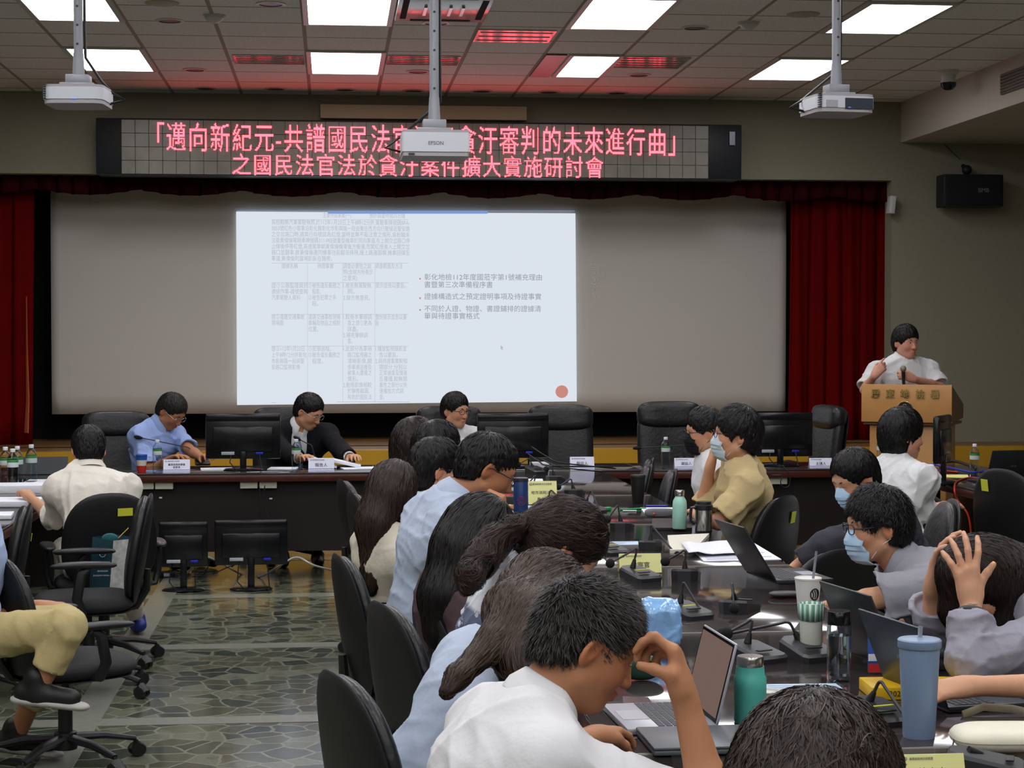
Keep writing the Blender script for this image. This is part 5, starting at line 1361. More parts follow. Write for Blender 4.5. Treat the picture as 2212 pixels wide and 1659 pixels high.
HB = hair_mat('black', srgb(26, 23, 23)); HBR = hair_mat('brown', srgb(50, 38, 32)); HG = hair_mat('greying', srgb(44, 42, 40), rough=.5); HD = hair_mat('dark_brown', srgb(40, 29, 24))
C_WHITE = cloth('white_shirt', srgb(214, 214, 216)); C_LB = cloth('light_blue_shirt', srgb(176, 188, 208)); C_PB = cloth('pale_blue_shirt', srgb(150, 172, 222)); C_CREAM = cloth('cream_blouse', srgb(206, 198, 180))
C_BEIGE = cloth('beige_tshirt', srgb(186, 166, 122)); C_GREY = cloth('grey_shirt', srgb(142, 142, 150)); C_LIL = cloth('lilac_grey_shirt', srgb(150, 148, 160)); C_DK = cloth('dark_trousers', srgb(34, 35, 40)); C_KHAKI = cloth('khaki_trousers', srgb(182, 166, 118))
C_SUIT = cloth('dark_suit', srgb(20, 20, 26)); C_GREENC = cloth('green_top', srgb(22, 62, 48)); C_BLKC = cloth('black_cloth', srgb(22, 22, 25)); C_CHAR = cloth('charcoal_cardigan', srgb(58, 58, 66))
C_MASK = cloth('mask_blue', srgb(176, 206, 232), bump=.1); C_MASKG = cloth('mask_pale', srgb(190, 204, 214), bump=.1); C_MASKB = cloth('mask_black', srgb(24, 24, 28)); C_STRAP = cloth('mask_strap', srgb(225, 225, 225)); C_SHOE = mat('black_shoe', srgb(18, 18, 20), rough=.5)
G_BLK = mat('black_frame', srgb(20, 18, 22), rough=.3); G_SIL = mat('silver_frame', srgb(170, 165, 160), rough=.25, metal=.8); G_DB = mat('dark_blue_frame', srgb(34, 36, 60), rough=.3)
def drape(p, length, w0=.085, w1=.06, out=.075, sides=(), flat=.5, dirn=None, lead=.02):
    """hair hanging from the back of the skull, over the nape and down the back"""
    def ex(S, q):
        dn = nz(dirn) if dirn is not None else nz(-p.ax*.6+V3((0, 0, -.6)))
        a = q.w(0, -.055, .0); b = p.nk-p.tf*out*p.sc+p.ax*.02
        S.cone(a, b, w0*1.0, w0*.98, .03, flat=(p.tf, .75)); S.cone(b, b+dn*length, w0*.95, w1, .03, flat=(p.tf, flat))
        for sx, y0, z0, y1, L_, r0, r1 in sides:
            c = q.w(sx*.066, y0, z0); S.cone(q.w(sx*.05, -.02, .03), c, r0*1.1, r0, .03)
            S.cone(c, c+V3((0, 0, -1))*L_+p.tf*y1, r0, r1, .03, flat=(p.tr, .8))
    return ex
def flow_long(p, down=None, part=(0, .02, .115), zt=.01):
    q = p.H; dn = nz(down) if down is not None else nz(-p.ax*.6+V3((0, 0, -.6)))
    def f(P):
        Lp = (P-q.c)@q.R/q.s; d = Lp-np.array(part); d = d/(np.linalg.norm(d, axis=1)[:, None]+1e-6); r = d@q.R.T
        t = np.clip((Lp[:, 2]-zt)/.06, 0, 1)[:, None]; return r*t+dn[None]*(1-t*.8)
    return f
def lanyard(p, m, front=True):
    pts = []
    for i in range(17):
        a = -PI*.88+2*PI*.88*i/16
        pts.append(p.nk-p.ax*.02+p.tr*math.sin(a)*.068+p.tf*(-math.cos(a+PI)*.0+math.cos(a)*-.07)+p.ax*.018*math.cos(a))
    e = p.nk+p.tf*.15-p.ax*.26
    P_ = [e]+[p.nk+p.tr*.07*s_+p.tf*.06-p.ax*.03 for s_ in (-1,)]+[p.nk-p.tr*.06-p.tf*.05+p.ax*.02, p.nk-p.tf*.075+p.ax*.025, p.nk+p.tr*.06-p.tf*.05+p.ax*.02]+[p.nk+p.tr*.07+p.tf*.06-p.ax*.03]+[e]
    return p.link(MB().tube([tuple(q) for q in P_], .004, n=6).build('lanyard', m))

ONLY = globals().get('ONLY', None)
def want(k): return ONLY is None or k in ONLY
T = lambda x, y, z=.805: V3((x, y, z))
# --- P15 man in the white polo, nearest on the left row, pinching the bridge of his nose
if want(15):
    p = seated('man in a white polo shirt with short greying hair, pinching his brow with one hand', (1268, 1394, 3.5), 84, 27, 78, h=.0048, skin=srgb(178, 124, 90), sk='tan',
        wR=A3(1480, 1510, 3.40), eR=A3(1548, 1775, 3.36), wL=V3((.585, 4.08, .80)), eL=None, shw=.18, hsc=.99, shdrop=.02, nkoff=(0, -.038, -.152))
    f = nz(A3(1457, 1403, 3.42)-p.wR)
    p.body(hands={1: dict(fwd=f, back=V3((.93, -.30, .12)), curls=[(.65, 1.15, .45), (.85, 1.25, .6), (1.05, 1.3, .7), (1.2, 1.35, .8)], thumb=((.62, .22, -.80), (.15, .25)), spread=.06, sc=1.02),
                     -1: dict(fwd=V3((.5, .85, -.05)), back=V3((0, 0, 1)), pose='relax')}, g=-.008)
    p.brows(HG)
    p.shirt(C_WHITE, sl=(.8, .8), g=.016, fold=.011, wl=.2, h=.0055, neck_r=.058, seed=8); p.collar(C_WHITE, hgt=.03, r=.064, point=.04)
    def wgt(L, V): return np.clip(L[:, 2]*6+.75, .25, 1)
    p.hair(HG, n=9000, w=.0016, steps=5, ds=.0062, top=.010, thick=.003, lift=.001, liftend=.012, cols=(.3, 2.2), wob=.22, start=wgt, sidecut=.012, h=.005, back=-.05, flow=lambda P: (((P-p.H.c)@p.H.R/p.H.s-np.array([0, -.07, .09]))*np.array([1., 1., .9])+np.array([0, .03, -.01]))@p.H.R.T)
    p.trousers(C_DK, shoe=C_SHOE)
# --- P14 woman, long brown hair, light blue shirt
if want(14):
    p = seated('woman in a light blue shirt with long brown hair falling over her shoulder, head bowed', (1166, 1316, 4.35), 62, 50, 72, h=.0058, skin=srgb(208, 158, 128), sk='light',
        wR=T(.56, 4.2, .64), wL=T(.58, 4.5, .64), shw=.17, neck=A3(1112, 1412, 4.32), tl=.52, pel=(.14, 4.28, .545))
    p.body(fem=True, ears=False)
    p.shirt(C_LB, sl=(1.7, 1.7), g=.030, fold=.018, wl=.24, fem=True, h=.007, seed=21, loose=.022, neck_r=.055); p.collar(C_LB, hgt=.02, r=.062)
    ends = [A3(1108, 1320, 4.2), A3(1066, 1388, 4.08), A3(988, 1462, 3.98), A3(966, 1494, 3.96)]
    e2 = [A3(1140, 1360, 4.15), A3(1140, 1440, 4.06), A3(1142, 1490, 4.02)]
    def ex(S, q):
        S.cone(q.w(0, -.03, .03), ends[0], .085, .052, .03); S.cone(ends[0], ends[1], .050, .036, .03); S.cone(ends[1], ends[2], .034, .022, .02); S.cone(ends[2], ends[3], .024, .015, .02)
        S.cone(q.w(.03, .0, .02), e2[0], .085, .075, .03); S.cone(e2[0], e2[1], .074, .062, .03); S.cone(e2[1], e2[2], .062, .045, .03)
        S.cone(ends[0], e2[0], .06, .06, .04)
    def fl(P):
        d = np.zeros_like(P)
        left = P[:, 0]*1.0 < (.47+0*P[:, 0]); z = P[:, 2]
        a = nz(ends[2]-ends[0]); b = nz(e2[2]-e2[0]); 
        m = (np.linalg.norm(P-ends[1], axis=1) < np.linalg.norm(P-e2[1], axis=1))[:, None]
        low = np.where(m, a[None], b[None]); Lp = (P-p.H.c)@p.H.R/p.H.s; r = Lp-np.array([.0, .03, .11]); r = r/(np.linalg.norm(r, axis=1)[:, None]+1e-6); r = r@p.H.R.T
        t = np.clip((Lp[:, 2]-.02)/.06, 0, 1)[:, None]; return r*t*.8+low*(1-t*.6)
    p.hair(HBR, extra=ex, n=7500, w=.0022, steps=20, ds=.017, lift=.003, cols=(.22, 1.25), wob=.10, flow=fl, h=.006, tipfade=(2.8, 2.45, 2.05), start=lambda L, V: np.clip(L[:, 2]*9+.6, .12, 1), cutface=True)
    p.trousers(C_DK)
# --- P13 ponytail, butterfly print dress
M_BUT = None
def butterfly_mat():
    m = bpy.data.materials.new('butterfly_print'); m.use_nodes = True; nt = m.node_tree; N = nt.nodes; L = nt.links; pr = N['Principled BSDF']; tc = N.new('ShaderNodeTexCoord')
    vo = N.new('ShaderNodeTexVoronoi'); vo.inputs['Scale'].default_value = 24; vo.inputs['Randomness'].default_value = .9; L.new(tc.outputs['Object'], vo.inputs['Vector'])
    vo2 = N.new('ShaderNodeTexVoronoi'); vo2.feature = 'DISTANCE_TO_EDGE'; vo2.inputs['Scale'].default_value = 47; L.new(tc.outputs['Object'], vo2.inputs['Vector'])
    a = N.new('ShaderNodeMath'); a.operation = 'LESS_THAN'; a.inputs[1].default_value = .37; L.new(vo.outputs['Distance'], a.inputs[0])
    b = N.new('ShaderNodeMath'); b.operation = 'GREATER_THAN'; b.inputs[1].default_value = .07; L.new(vo2.outputs['Distance'], b.inputs[0])
    c = N.new('ShaderNodeMath'); c.operation = 'MULTIPLY'; L.new(a.outputs[0], c.inputs[0]); L.new(b.outputs[0], c.inputs[1])
    at_ = N.new('ShaderNodeAttribute'); at_.attribute_name = 'Col'
    mx = N.new('ShaderNodeMix'); mx.data_type = 'RGBA'; L.new(c.outputs[0], mx.inputs[0]); mx.inputs[6].default_value = srgb(98, 106, 134); mx.inputs[7].default_value = srgb(206, 210, 220)
    m2 = N.new('ShaderNodeMix'); m2.data_type = 'RGBA'; L.new(at_.outputs['Fac'], m2.inputs[0]); L.new(mx.outputs[2], m2.inputs[7]); m2.inputs[6].default_value = srgb(218, 220, 228); L.new(m2.outputs[2], pr.inputs['Base Color'])
    pr.inputs['Roughness'].default_value = .85; return m
if want(13):
    p = seated('woman with a curly brown ponytail tied in green, wearing a lace and butterfly print top', (1214, 1192, 4.9), 84, 40, 76, h=.0058, skin=srgb(212, 166, 136), sk='light', wR=T(.60, 4.8, .64), wL=T(.6, 5.1, .64), shw=.165, nkoff=(0, -.055, -.115), tl=.52, roll=-8)
    p.body(fem=True); p.brows(HB)
    def cf(V):
        d = (V-p.nk)@p.ax; t = np.clip((-.10-d)/.012, 0, 1); return t[:, None]*np.ones((1, 3))
    p.shirt(butterfly_mat(), sl=(.7, .7), g=.014, fold=.008, fem=True, h=.006, colf=cf, neck_r=.058, name='dress')
    mb = MB(); nb = p.nk-p.ax*.012
    for i in range(28):
        a = 2*PI*i/28; mb.sphere(nb+p.tr*math.sin(a)*.074+p.tf*math.cos(a)*.072, .0085, 8, 6)
    p.link(mb.build('lace_edge', C_WHITE))
    tie = A3(1138, 1134, 4.86)
    pt = [tie, A3(1105, 1142, 4.84), A3(1070, 1172, 4.83), A3(1040, 1205, 4.80), A3(1016, 1245, 4.74), A3(1008, 1272, 4.72)]
    def ex(S, q):
        S.cone(q.w(0, -.07, .03), tie, .06, .018, .03)
        for i, (r0, r1) in enumerate(((.016, .027), (.027, .036), (.036, .037), (.037, .030), (.030, .010))): S.cone(pt[i], pt[i+1], r0, r1, .02)
    def fl(P):
        d1 = tie[None]-P; n1 = np.linalg.norm(d1, axis=1)[:, None]; onhead = (P[:, 0] > tie[0]+.0)[:, None]
        g2 = nz(pt[4]-pt[1]); return np.where(onhead, d1/(n1+1e-6), g2[None]+.9*np.sin(P[:, [2, 0, 1]]*110))
    p.hair(HD, extra=ex, n=7500, w=.0018, steps=11, ds=.013, lift=.004, liftend=.008, cols=(.3, 1.7), wob=.25, flow=fl, h=.006, back=-.2, tipfade=(1.25, 1.0, .95))
    p.link(MB().tube([tie+V3((0, math.cos(t)*.021, math.sin(t)*.021)) for t in [2*PI*i/14 for i in range(15)]], .005, n=6).build('hair_tie', mat('green_tie', srgb(30, 120, 84), rough=.6)))
    p.trousers(C_GREY)
# --- P12 woman, straight black hair
if want(12):
    p = seated('woman with long straight black hair hanging to her waist, seen from behind', (1036, 1160, 5.95), 74, 22, 74, h=.007, skin=srgb(206, 158, 126), sk='light', wR=T(.62, 5.8, .64), wL=T(.62, 6.1, .64), shw=.13, pel=(.36, 6.0, .545))
    p.body(fem=True, ears=False); p.shirt(cloth('mauve_lace', srgb(74, 58, 62)), sl=(.9, .9), g=.006, fem=True)
    hh_ = [A3(1000, 1185, 5.92), A3(968, 1290, 5.88), A3(965, 1360, 5.86), A3(985, 1400, 5.86)]
    def ex(S, q):
        S.cone(q.w(0, -.04, .0), hh_[0], .092, .098, .03); S.cone(hh_[0], hh_[1], .098, .092, .03); S.cone(hh_[1], hh_[2], .09, .07, .03); S.cone(hh_[2], hh_[3], .065, .04, .03)
    p.hair(HB, extra=ex, n=6500, w=.0026, steps=22, ds=.024, lift=.003, cols=(.3, 1.5), wob=.07, flow=flow_long(p, nz(hh_[2]-hh_[0])), start=lambda L, V: np.clip(L[:, 2]*8+.6, .15, 1))
    p.trousers(C_DK)
# --- P11 man in light blue shirt with glasses
if want(11):
    p = seated('man in a light blue shirt and dark glasses leaning far over the table', (1052, 1014, 6.45), 84, 27, 78, h=.0068, skin=srgb(190, 140, 108), sk='tan', wR=A3(1080, 1130, 6.3), eR=A3(1098, 1185, 6.2), wL=T(.70, 6.85), shw=.20, tl=.56, nkoff=(0, -.055, -.135), hsc=1.0, neck=A3(968, 1076, 6.45), pel=(.27, 6.45, .545))
    p.body(hands={1: dict(fwd=V3((.1, 0, 1)), back=V3((1, -.2, 0)), pose='fist')}); p.brows(HB); p.glasses(G_BLK)
    p.shirt(C_LB, sl=(1.6, 1.6), g=.024, fold=.020, wl=.17, seed=5, h=.008, neck_r=.062); p.collar(C_LB, hgt=.034, r=.066)
    p.hair(HB, n=3500, w=.0024, steps=7, ds=.008, top=.004, thick=.004, lift=.002, liftend=.003, cols=(.35, 1.6), sidecut=.008, wob=.15)
    p.trousers(C_DK, shoe=C_SHOE)
# --- P7 brown long hair, cream blouse
if want(7):
    p = seated('woman with long straight brown hair in a cream blouse, seen from behind', (851, 1072, 7.1), 38, 8, 66, h=.008, skin=srgb(210, 164, 134), sk='light', wR=T(.60, 7.0, .64), wL=T(.58, 7.4, .64), shw=.145, pel=(.22, 7.12, .545))
    p.body(fem=True, ears=False); p.shirt(C_CREAM, sl=(.8, .8), g=.008, fem=True, seed=9)
    p.hair(HBR, extra=drape(p, .20, w0=.088, w1=.06, out=.055, flat=.55, sides=((1, .0, -.05, -.0, .2, .034, .018), (-1, -.01, -.05, -.02, .26, .036, .018)), dirn=V3((-.05, -.1, -1))), n=4500, w=.0026, steps=16, ds=.019, cols=(.35, 1.5), wob=.10, flow=flow_long(p, V3((-.06, -.1, -1))), tipfade=(1.4, 1.2, 1.1), start=lambda L, V: np.clip(L[:, 2]*8+.6, .15, 1))
    p.trousers(C_DK)
# --- P10 black hair, glasses, white top
if want(10):
    p = seated('woman with tied black hair, glasses and a white blouse, third head from the front desk', (944, 1016, 7.6), 80, 6, 72, h=.008, skin=srgb(208, 162, 130), sk='light', wR=T(.66, 7.5, .64), wL=T(.66, 7.8, .64), shw=.165)
    p.body(fem=True); p.glasses(G_BLK); p.shirt(C_WHITE, sl=(.8, .8), g=.016, fem=True, seed=4)
    tail = [A3(905, 1020, 7.6), A3(900, 1060, 7.58)]
    def ex(S, q): S.cone(q.w(0, -.07, -.02), tail[0], .06, .028, .03); S.cone(tail[0], tail[1], .028, .014, .02)
    p.hair(HB, extra=ex, n=2500, w=.003, steps=8, ds=.012, cols=(.35, 1.3), sidecut=.004); p.trousers(C_DK)
if want(9):
    p = seated('person with short dark hair and a white shirt, second head from the front desk', (947, 974, 8.35), 76, 4, 74, h=.01, skin=srgb(200, 150, 118), sk='a', wR=T(.78, 8.2), wL=T(.8, 8.5))
    p.body(ears=True); p.shirt(C_WHITE, sl=(.8, .8), h=.011); p.hair(HB, n=1800, w=.003, steps=7, ds=.010, thick=.010, cols=(.35, 1.5)); p.trousers(C_DK)
if want(8):
    p = seated('woman with a round brown bob and a dark green top, nearest the front desk', (898, 966, 9.1), 70, 4, 74, h=.01, skin=srgb(204, 156, 124), sk='a', wR=T(.76, 9.0), wL=T(.78, 9.3), sc=1.0)
    p.body(fem=True, ears=False); p.shirt(C_GREENC, sl=(1.8, 1.8), h=.011)
    p.hair(HD, extra=drape(p, .0, w0=.09, w1=.07, out=.03, sides=((1, 0, -.05, 0, .06, .035, .03), (-1, 0, -.05, 0, .06, .035, .03))), n=2200, w=.003, steps=8, ds=.014, top=.026, thick=.014, cols=(.4, 1.5)); p.trousers(C_DK)
# --- P16 head at the bottom right
if want(16):
    p = seated('person with thick dark brown hair at the bottom edge, seen from behind, head bowed', (1752, 1768, 2.06), 35, 38, 62, h=.0055, skin=srgb(200, 150, 118), sk='a', wR=T(.86, 2.1), wL=T(.80, 2.5), tl=.52, nkoff=(0, -.05, -.125))
    p.body(); p.shirt(C_BLKC, sl=(.8, .8), h=.009)
    p.hair(HD, n=11000, w=.0017, steps=13, ds=.010, top=.016, thick=.014, lift=.003, liftend=.003, cols=(.28, 2.3), wob=.28, h=.005, extra=lambda S, q: (S.ell(q.w(0, -.05, -.03), q.r(.075, .065, .075), q.R, .03), S.half(q.w(0, -.05, -.095), -q.R[:, 2])),
           flow=lambda P: (lambda L: np.stack([L[:, 0]*1.2+.3*np.sign(L[:, 0])*.02, L[:, 1]+.075, (L[:, 2]-.115)], 1)@p.H.R.T)((P-p.H.c)@p.H.R/p.H.s), start=lambda L, V: np.clip(L[:, 2]*10+.8, .15, 1))
    p.trousers(C_DK)
# --- P5 man from behind in white shirt
if want(5):
    p = seated('man in a white shirt with rolled sleeves, back turned, at the left table', (191, 974, 9.95), -12, 20, -14, h=.0085, skin=srgb(196, 146, 116), sk='a', wR=T(-1.12, 10.42, .72), wL=T(-1.66, 10.4, .80), shw=.168, sc=1.0, tl=.52, eL=A3(118, 1122, 9.9), nkoff=(0, -.03, -.13), legs=dict(footR=V3(at(298, 1335, z=.09))))
    p.body(legs=False); p.shirt(cloth('ivory_shirt', srgb(216, 210, 200)), sl=(1.35, 1.15), g=.015, fold=.018, wl=.2, seed=13, h=.009); p.collar(cloth('ivory_shirt', (0, 0, 0)), hgt=.036)
    p.hair(HB, n=3000, w=.0028, steps=7, ds=.009, top=.012, thick=.008, cols=(.4, 1.3), back=-.075, sidecut=.004)
    p.trousers(cloth('pale_trousers', srgb(190, 184, 170)), g=.002, shoe=mat('blue_shoe', srgb(30, 40, 120), rough=.5))
# --- P6 far left, khaki trousers
if want(6):
    p = seated('person in a pale blue shirt, khaki trousers and black sneaker, cut by the left edge', (0, 0, 0, (-1.48, 7.16, 1.13)), 80, 20, 82, h=.009, skin=srgb(176, 124, 92), sk='tan', sc=1.04, pel=(-1.40, 7.12, .56), neck=(-1.36, 7.15, .99), wR=V3((-1.20, 7.28, .62)), wL=V3((-1.15, 7.45, .62)),
        legs=dict(kneeR=A3(146, 1354, 6.9), kneeL=V3((-1.05, 7.4, .56)), footR=A3(84, 1482, 6.88), footL=V3((-1.25, 7.5, .10))))
    def ext(S):
        for hp_, kn, ft in ((p.hipR, p.knR, p.ftR), (p.hipL, p.knL, p.ftL)): S.cone(hp_, kn, .07, .05, .03); S.cone(kn, ft, .05, .036, .02)
    p.body(extra=ext); p.shirt(cloth('sky_shirt', srgb(168, 186, 222)), sl=(.9, .9), g=.026); p.hair(HB, n=600, w=.004)
    p.trousers(C_KHAKI, g=.010, end=.72, h=.011)
    for ft, dx in ((p.ftR, 0), (p.ftL, 0)):
        a = V3(ft)-V3((0, 0, .03)); f = nz(V3((.95, -.15, -.12))); S = Sdf(); dz = V3((0, 0, -.022))
        S.cone(a-f*.05, a+f*.12, .044, .036, .02); S.cone(a, a+V3((-.01, 0, .06)), .045, .045, .02); so = p.mesh('sneaker', S, C_SHOE, h=.007)
        S = Sdf(); n_ = nz(V3((.12, 0, .95))); S.cone(a-f*.065+dz*1.3, a+f*.15+dz*1.1, .043, .040, .01, flat=(n_, .42)); o = p.mesh('sneaker_sole', S, mat('sole_white', srgb(176, 172, 168), rough=.6), h=.007); o.parent = so; o.matrix_parent_inverse = Matrix.Identity(4)
        sw = [a+f*t+V3((0, -.042-.0*t, z_)) for t, z_ in ((.10, -.01), (.05, -.016), (.015, -.002), (-.01, .012), (.03, .0), (.085, .002))]
        o = MB().tube([tuple(q) for q in sw], .0022, n=5).build('curved_stripe', mat('sole_white', (0, 0, 0))); p.link(o); o.parent = so; o.matrix_parent_inverse = Matrix.Translation(p.root.location).inverted()
# --- front desk: P1 P2 P3
if want(1):
    p = seated('man in a pale blue shirt and glasses reading at the left of the front desk', (370, 890, 13.72), 122, 36, 136, h=.0085, skin=srgb(186, 132, 104), sk='tan', sc=1.04, wR=T(-1.14, 13.36), wL=T(-.92, 13.42), shw=.165, poleR=V3((-.3, .2, -1)), poleL=V3((.1, .2, -1)), tl=.50)
    p.body(); p.brows(HG); p.glasses(G_SIL, thick=.0018); p.shirt(C_PB, sl=(.85, .85), g=.014, fold=.012, seed=2, loose=.008); p.collar(C_PB, hgt=.034)
    p.hair(HG, n=2200, w=.0032, steps=6, ds=.009, top=.014, thick=.008, cols=(.4, 1.7), sidecut=.008, fringe=-.014); p.trousers(C_DK, shoe=C_SHOE)
if want(2):
    p = seated('man in a dark suit, white shirt and blue tie, looking down at his papers', (667, 890, 13.72), 124, 26, 176, h=.0085, skin=srgb(196, 146, 118), sk='a', sc=1.04, wR=T(-.22, 13.3), wL=T(.14, 13.3), shw=.205, tl=.54)
    p.body(); p.brows(HB); p.glasses(G_SIL, thick=.0018)
    p.shirt(C_WHITE, sl=(1.9, 1.9), g=.006, fold=0); p.collar(C_WHITE, hgt=.036, r=.062)
    def vv(S):
        c = p.nk+p.tf*.145; S.cone(c, c-p.ax*.34+p.tf*.02, .088, .022, .01, 2)
    p.shirt(C_SUIT, sl=(1.85, 1.85), g=.026, fold=.006, name='suit_jacket', neck_r=.08, extra=vv)
    t0 = p.nk+p.tf*.083-p.ax*.035; mb = MB(); tm = mat('blue_tie', srgb(112, 126, 170), rough=.5)
    rows = [(.016, 0), (.011, -.03), (.018, -.09), (.027, -.22), (.03, -.32)]; vs = []
    for w_, dz in rows:
        for sx, dy in ((-1, 0), (-.5, .006), (0, .008), (.5, .006), (1, 0)): vs.append(tuple(t0+p.tr*sx*w_+p.ax*dz+p.tf*(dy+.055*min(1, -dz*9)-.0*dz)))
    mb.add(vs, [(r*5+i, r*5+i+1, r*5+i+6, r*5+i+5) for r in range(4) for i in range(4)]); o = p.link(mb.build('necktie', tm)); so = o.modifiers.new('s', 'SOLIDIFY'); so.thickness = .004
    p.hair(HB, n=2200, w=.0032, steps=6, ds=.009, top=.014, thick=.007, cols=(.4, 1.6), sidecut=.010, fringe=-.02); p.trousers(C_SUIT, shoe=C_SHOE)
if want(3):
    p = seated('man in a white shirt and glasses looking sideways beside the middle monitor', (984, 888, 13.72), 138, 4, 176, h=.0085, skin=srgb(202, 152, 124), sk='a', sc=1.02, wR=T(.70, 13.3), wL=T(1.02, 13.3), shw=.195)
    p.body(); p.brows(HB); p.glasses(G_BLK, thick=.002); p.shirt(C_WHITE, sl=(1.8, 1.8), g=.016, seed=6); p.collar(C_WHITE, hgt=.034)
    p.hair(HB, n=2200, w=.0032, steps=6, ds=.009, top=.018, thick=.010, cols=(.4, 1.5), sidecut=.004, fringe=-.006); p.trousers(C_DK, shoe=C_SHOE)
# --- P4 speaker
if want(4):
    Yp = 14.15; hc = A3(1957, 741, Yp); f, u = fdir(158, 2)
    p = Person((hc[0]+.0, hc[1]+.02, 0), math.radians(176), 'man in a white shirt with black lanyard speaking into a microphone at the podium', sc=1.03, skin=srgb(206, 150, 128), skinkey='rosy', h=.0085)
    nk = Head(hc, f, u, 1.03).w(0, -.03, -.13); p.skeleton((hc[0], hc[1]+.03, .97), nk, hc, f, u, shw=.20)
    p.arms(A3(1889, 812, 13.9), A3(1973, 819, 13.86), eR=A3(1868, 842, 14.1), eL=A3(2030, 836, 14.05))
    p.legs(kneeR=(hc[0]-.12, hc[1], .50), kneeL=(hc[0]+.12, hc[1]+.02, .50), footR=(hc[0]-.13, hc[1]+.02, .085), footL=(hc[0]+.14, hc[1]+.04, .085))
    p.body(open_mouth=.006, hands={1: dict(fwd=nz(V3((.55, -.2, .75))), back=V3((-.3, -.9, .3)), curls=[(.5, .4, .3), (.9, .9, .5), (1.1, 1.1, .6), (1.2, 1.2, .7)]), -1: dict(fwd=nz(V3((-.85, -.1, .35))), back=V3((0, -1, .2)), pose='grip')})
    p.brows(HB); p.shirt(C_WHITE, sl=(.95, .95), g=.024, fold=.010, seed=31); p.collar(C_WHITE, hgt=.034); lanyard(p, C_BLKC)
    p.hair(HB, n=2600, w=.003, steps=7, ds=.010, top=.020, thick=.012, cols=(.4, 1.4), fringe=.006)
    p.trousers(C_DK, shoe=C_SHOE)
    m0 = A3(1952, 830, 13.82); m1 = A3(1951, 796, 13.80)
    e = empty('handheld_microphone', tuple(m0), label='handheld microphone with grey mesh head held by the speaker', cat='microphone')
    d = Vector(m1-m0); MB().cyl((0, 0, 0), d*.8, .011, .015, n=14).build('handle', M_BLK, e)
    MB().sphere(d*.98, .024, 16, 10, sc=(1, 1, 1.1)).build('mesh_head', mat('mic_mesh', srgb(150, 145, 130), rough=.5, metal=.5, bump=.4, bscale=400), e)
# --- P17 beige T-shirt, P18 behind him
if want(17):
    p = seated('young man in a beige T-shirt, glasses and pale face mask, chin on hand', (1588, 942, 8.95), -88, -6, -84, h=.007, skin=srgb(204, 152, 120), sk='a', shw=.185, tl=.60, sc=1.03, seat=.56, pel=(2.09, 9.0, .56),
        wR=A3(1533, 1012, 9.12), eR=A3(1517, 1108, 9.2), wL=A3(1512, 1118, 8.98), eL=A3(1552, 1128, 8.72))
    p.body(mask=True, hands={1: dict(fwd=nz(V3((.25, -.05, 1))), back=V3((-1, -.2, .2)), curls=[(.8, 1.0, .5)]*4)})
    p.mask(C_MASKG, C_STRAP); p.glasses(G_BLK); p.shirt(C_BEIGE, sl=(.92, .92), g=.019, fold=.014, wl=.2, seed=17, loose=.02, h=.008)
    p.link(text_mesh('Life is\nan Art', .075, Matrix.Identity(4), mat('print_olive', srgb(96, 92, 62), rough=.8), name='shirt_print', ax='CENTER', line=.9))
    pr = p.root.children[-1]; pr.matrix_parent_inverse = Matrix.Translation(p.root.location).inverted()
    c = p.nk-p.ax*.22-p.tf*.15-p.tr*.03; n_ = -p.tf; u_ = nz(p.ax); r_ = np.cross(u_, n_); pr.matrix_world = Matrix(((r_[0], u_[0], n_[0], c[0]), (r_[1], u_[1], n_[1], c[1]), (r_[2], u_[2], n_[2], c[2]), (0, 0, 0, 1)))
    bpy.context.view_layer.update(); mw_ = pr.matrix_world.copy(); iv_ = mw_.inverted(); Q = np.array([mw_@v.co for v in pr.data.vertices], F32); ev_ = p.S_shirt.ev
    for _ in range(6): Q = (Q-grad(ev_, Q)*(ev_(Q)-.003)[:, None]).astype(F32)
    for v, q in zip(pr.data.vertices, Q): v.co = iv_ @ Vector(q.tolist())
    p.hair(HB, n=4500, w=.0024, steps=8, ds=.010, top=.026, thick=.014, lift=.003, liftend=.004, cols=(.35, 1.4), wob=.3, sidecut=-.004, fringe=.008)
    p.trousers(C_DK, shoe=C_SHOE)
if want(18):
    p = seated('person in a white T-shirt with black mask and glasses, behind the beige T-shirt', (1520, 934, 9.95), -95, 3, -86, h=.009, skin=srgb(204, 156, 124), sk='a', sc=.98, wR=T(1.98, 10.1, .64), wL=T(1.95, 9.75, .64), tl=.52)
    p.body(mask=True, ears=True); p.mask(C_MASKB, C_MASKB); p.glasses(G_BLK); p.shirt(C_WHITE, sl=(.9, .9), g=.024, h=.01); p.hair(HB, n=2000, w=.003, thick=.012, top=.02); p.trousers(C_DK)
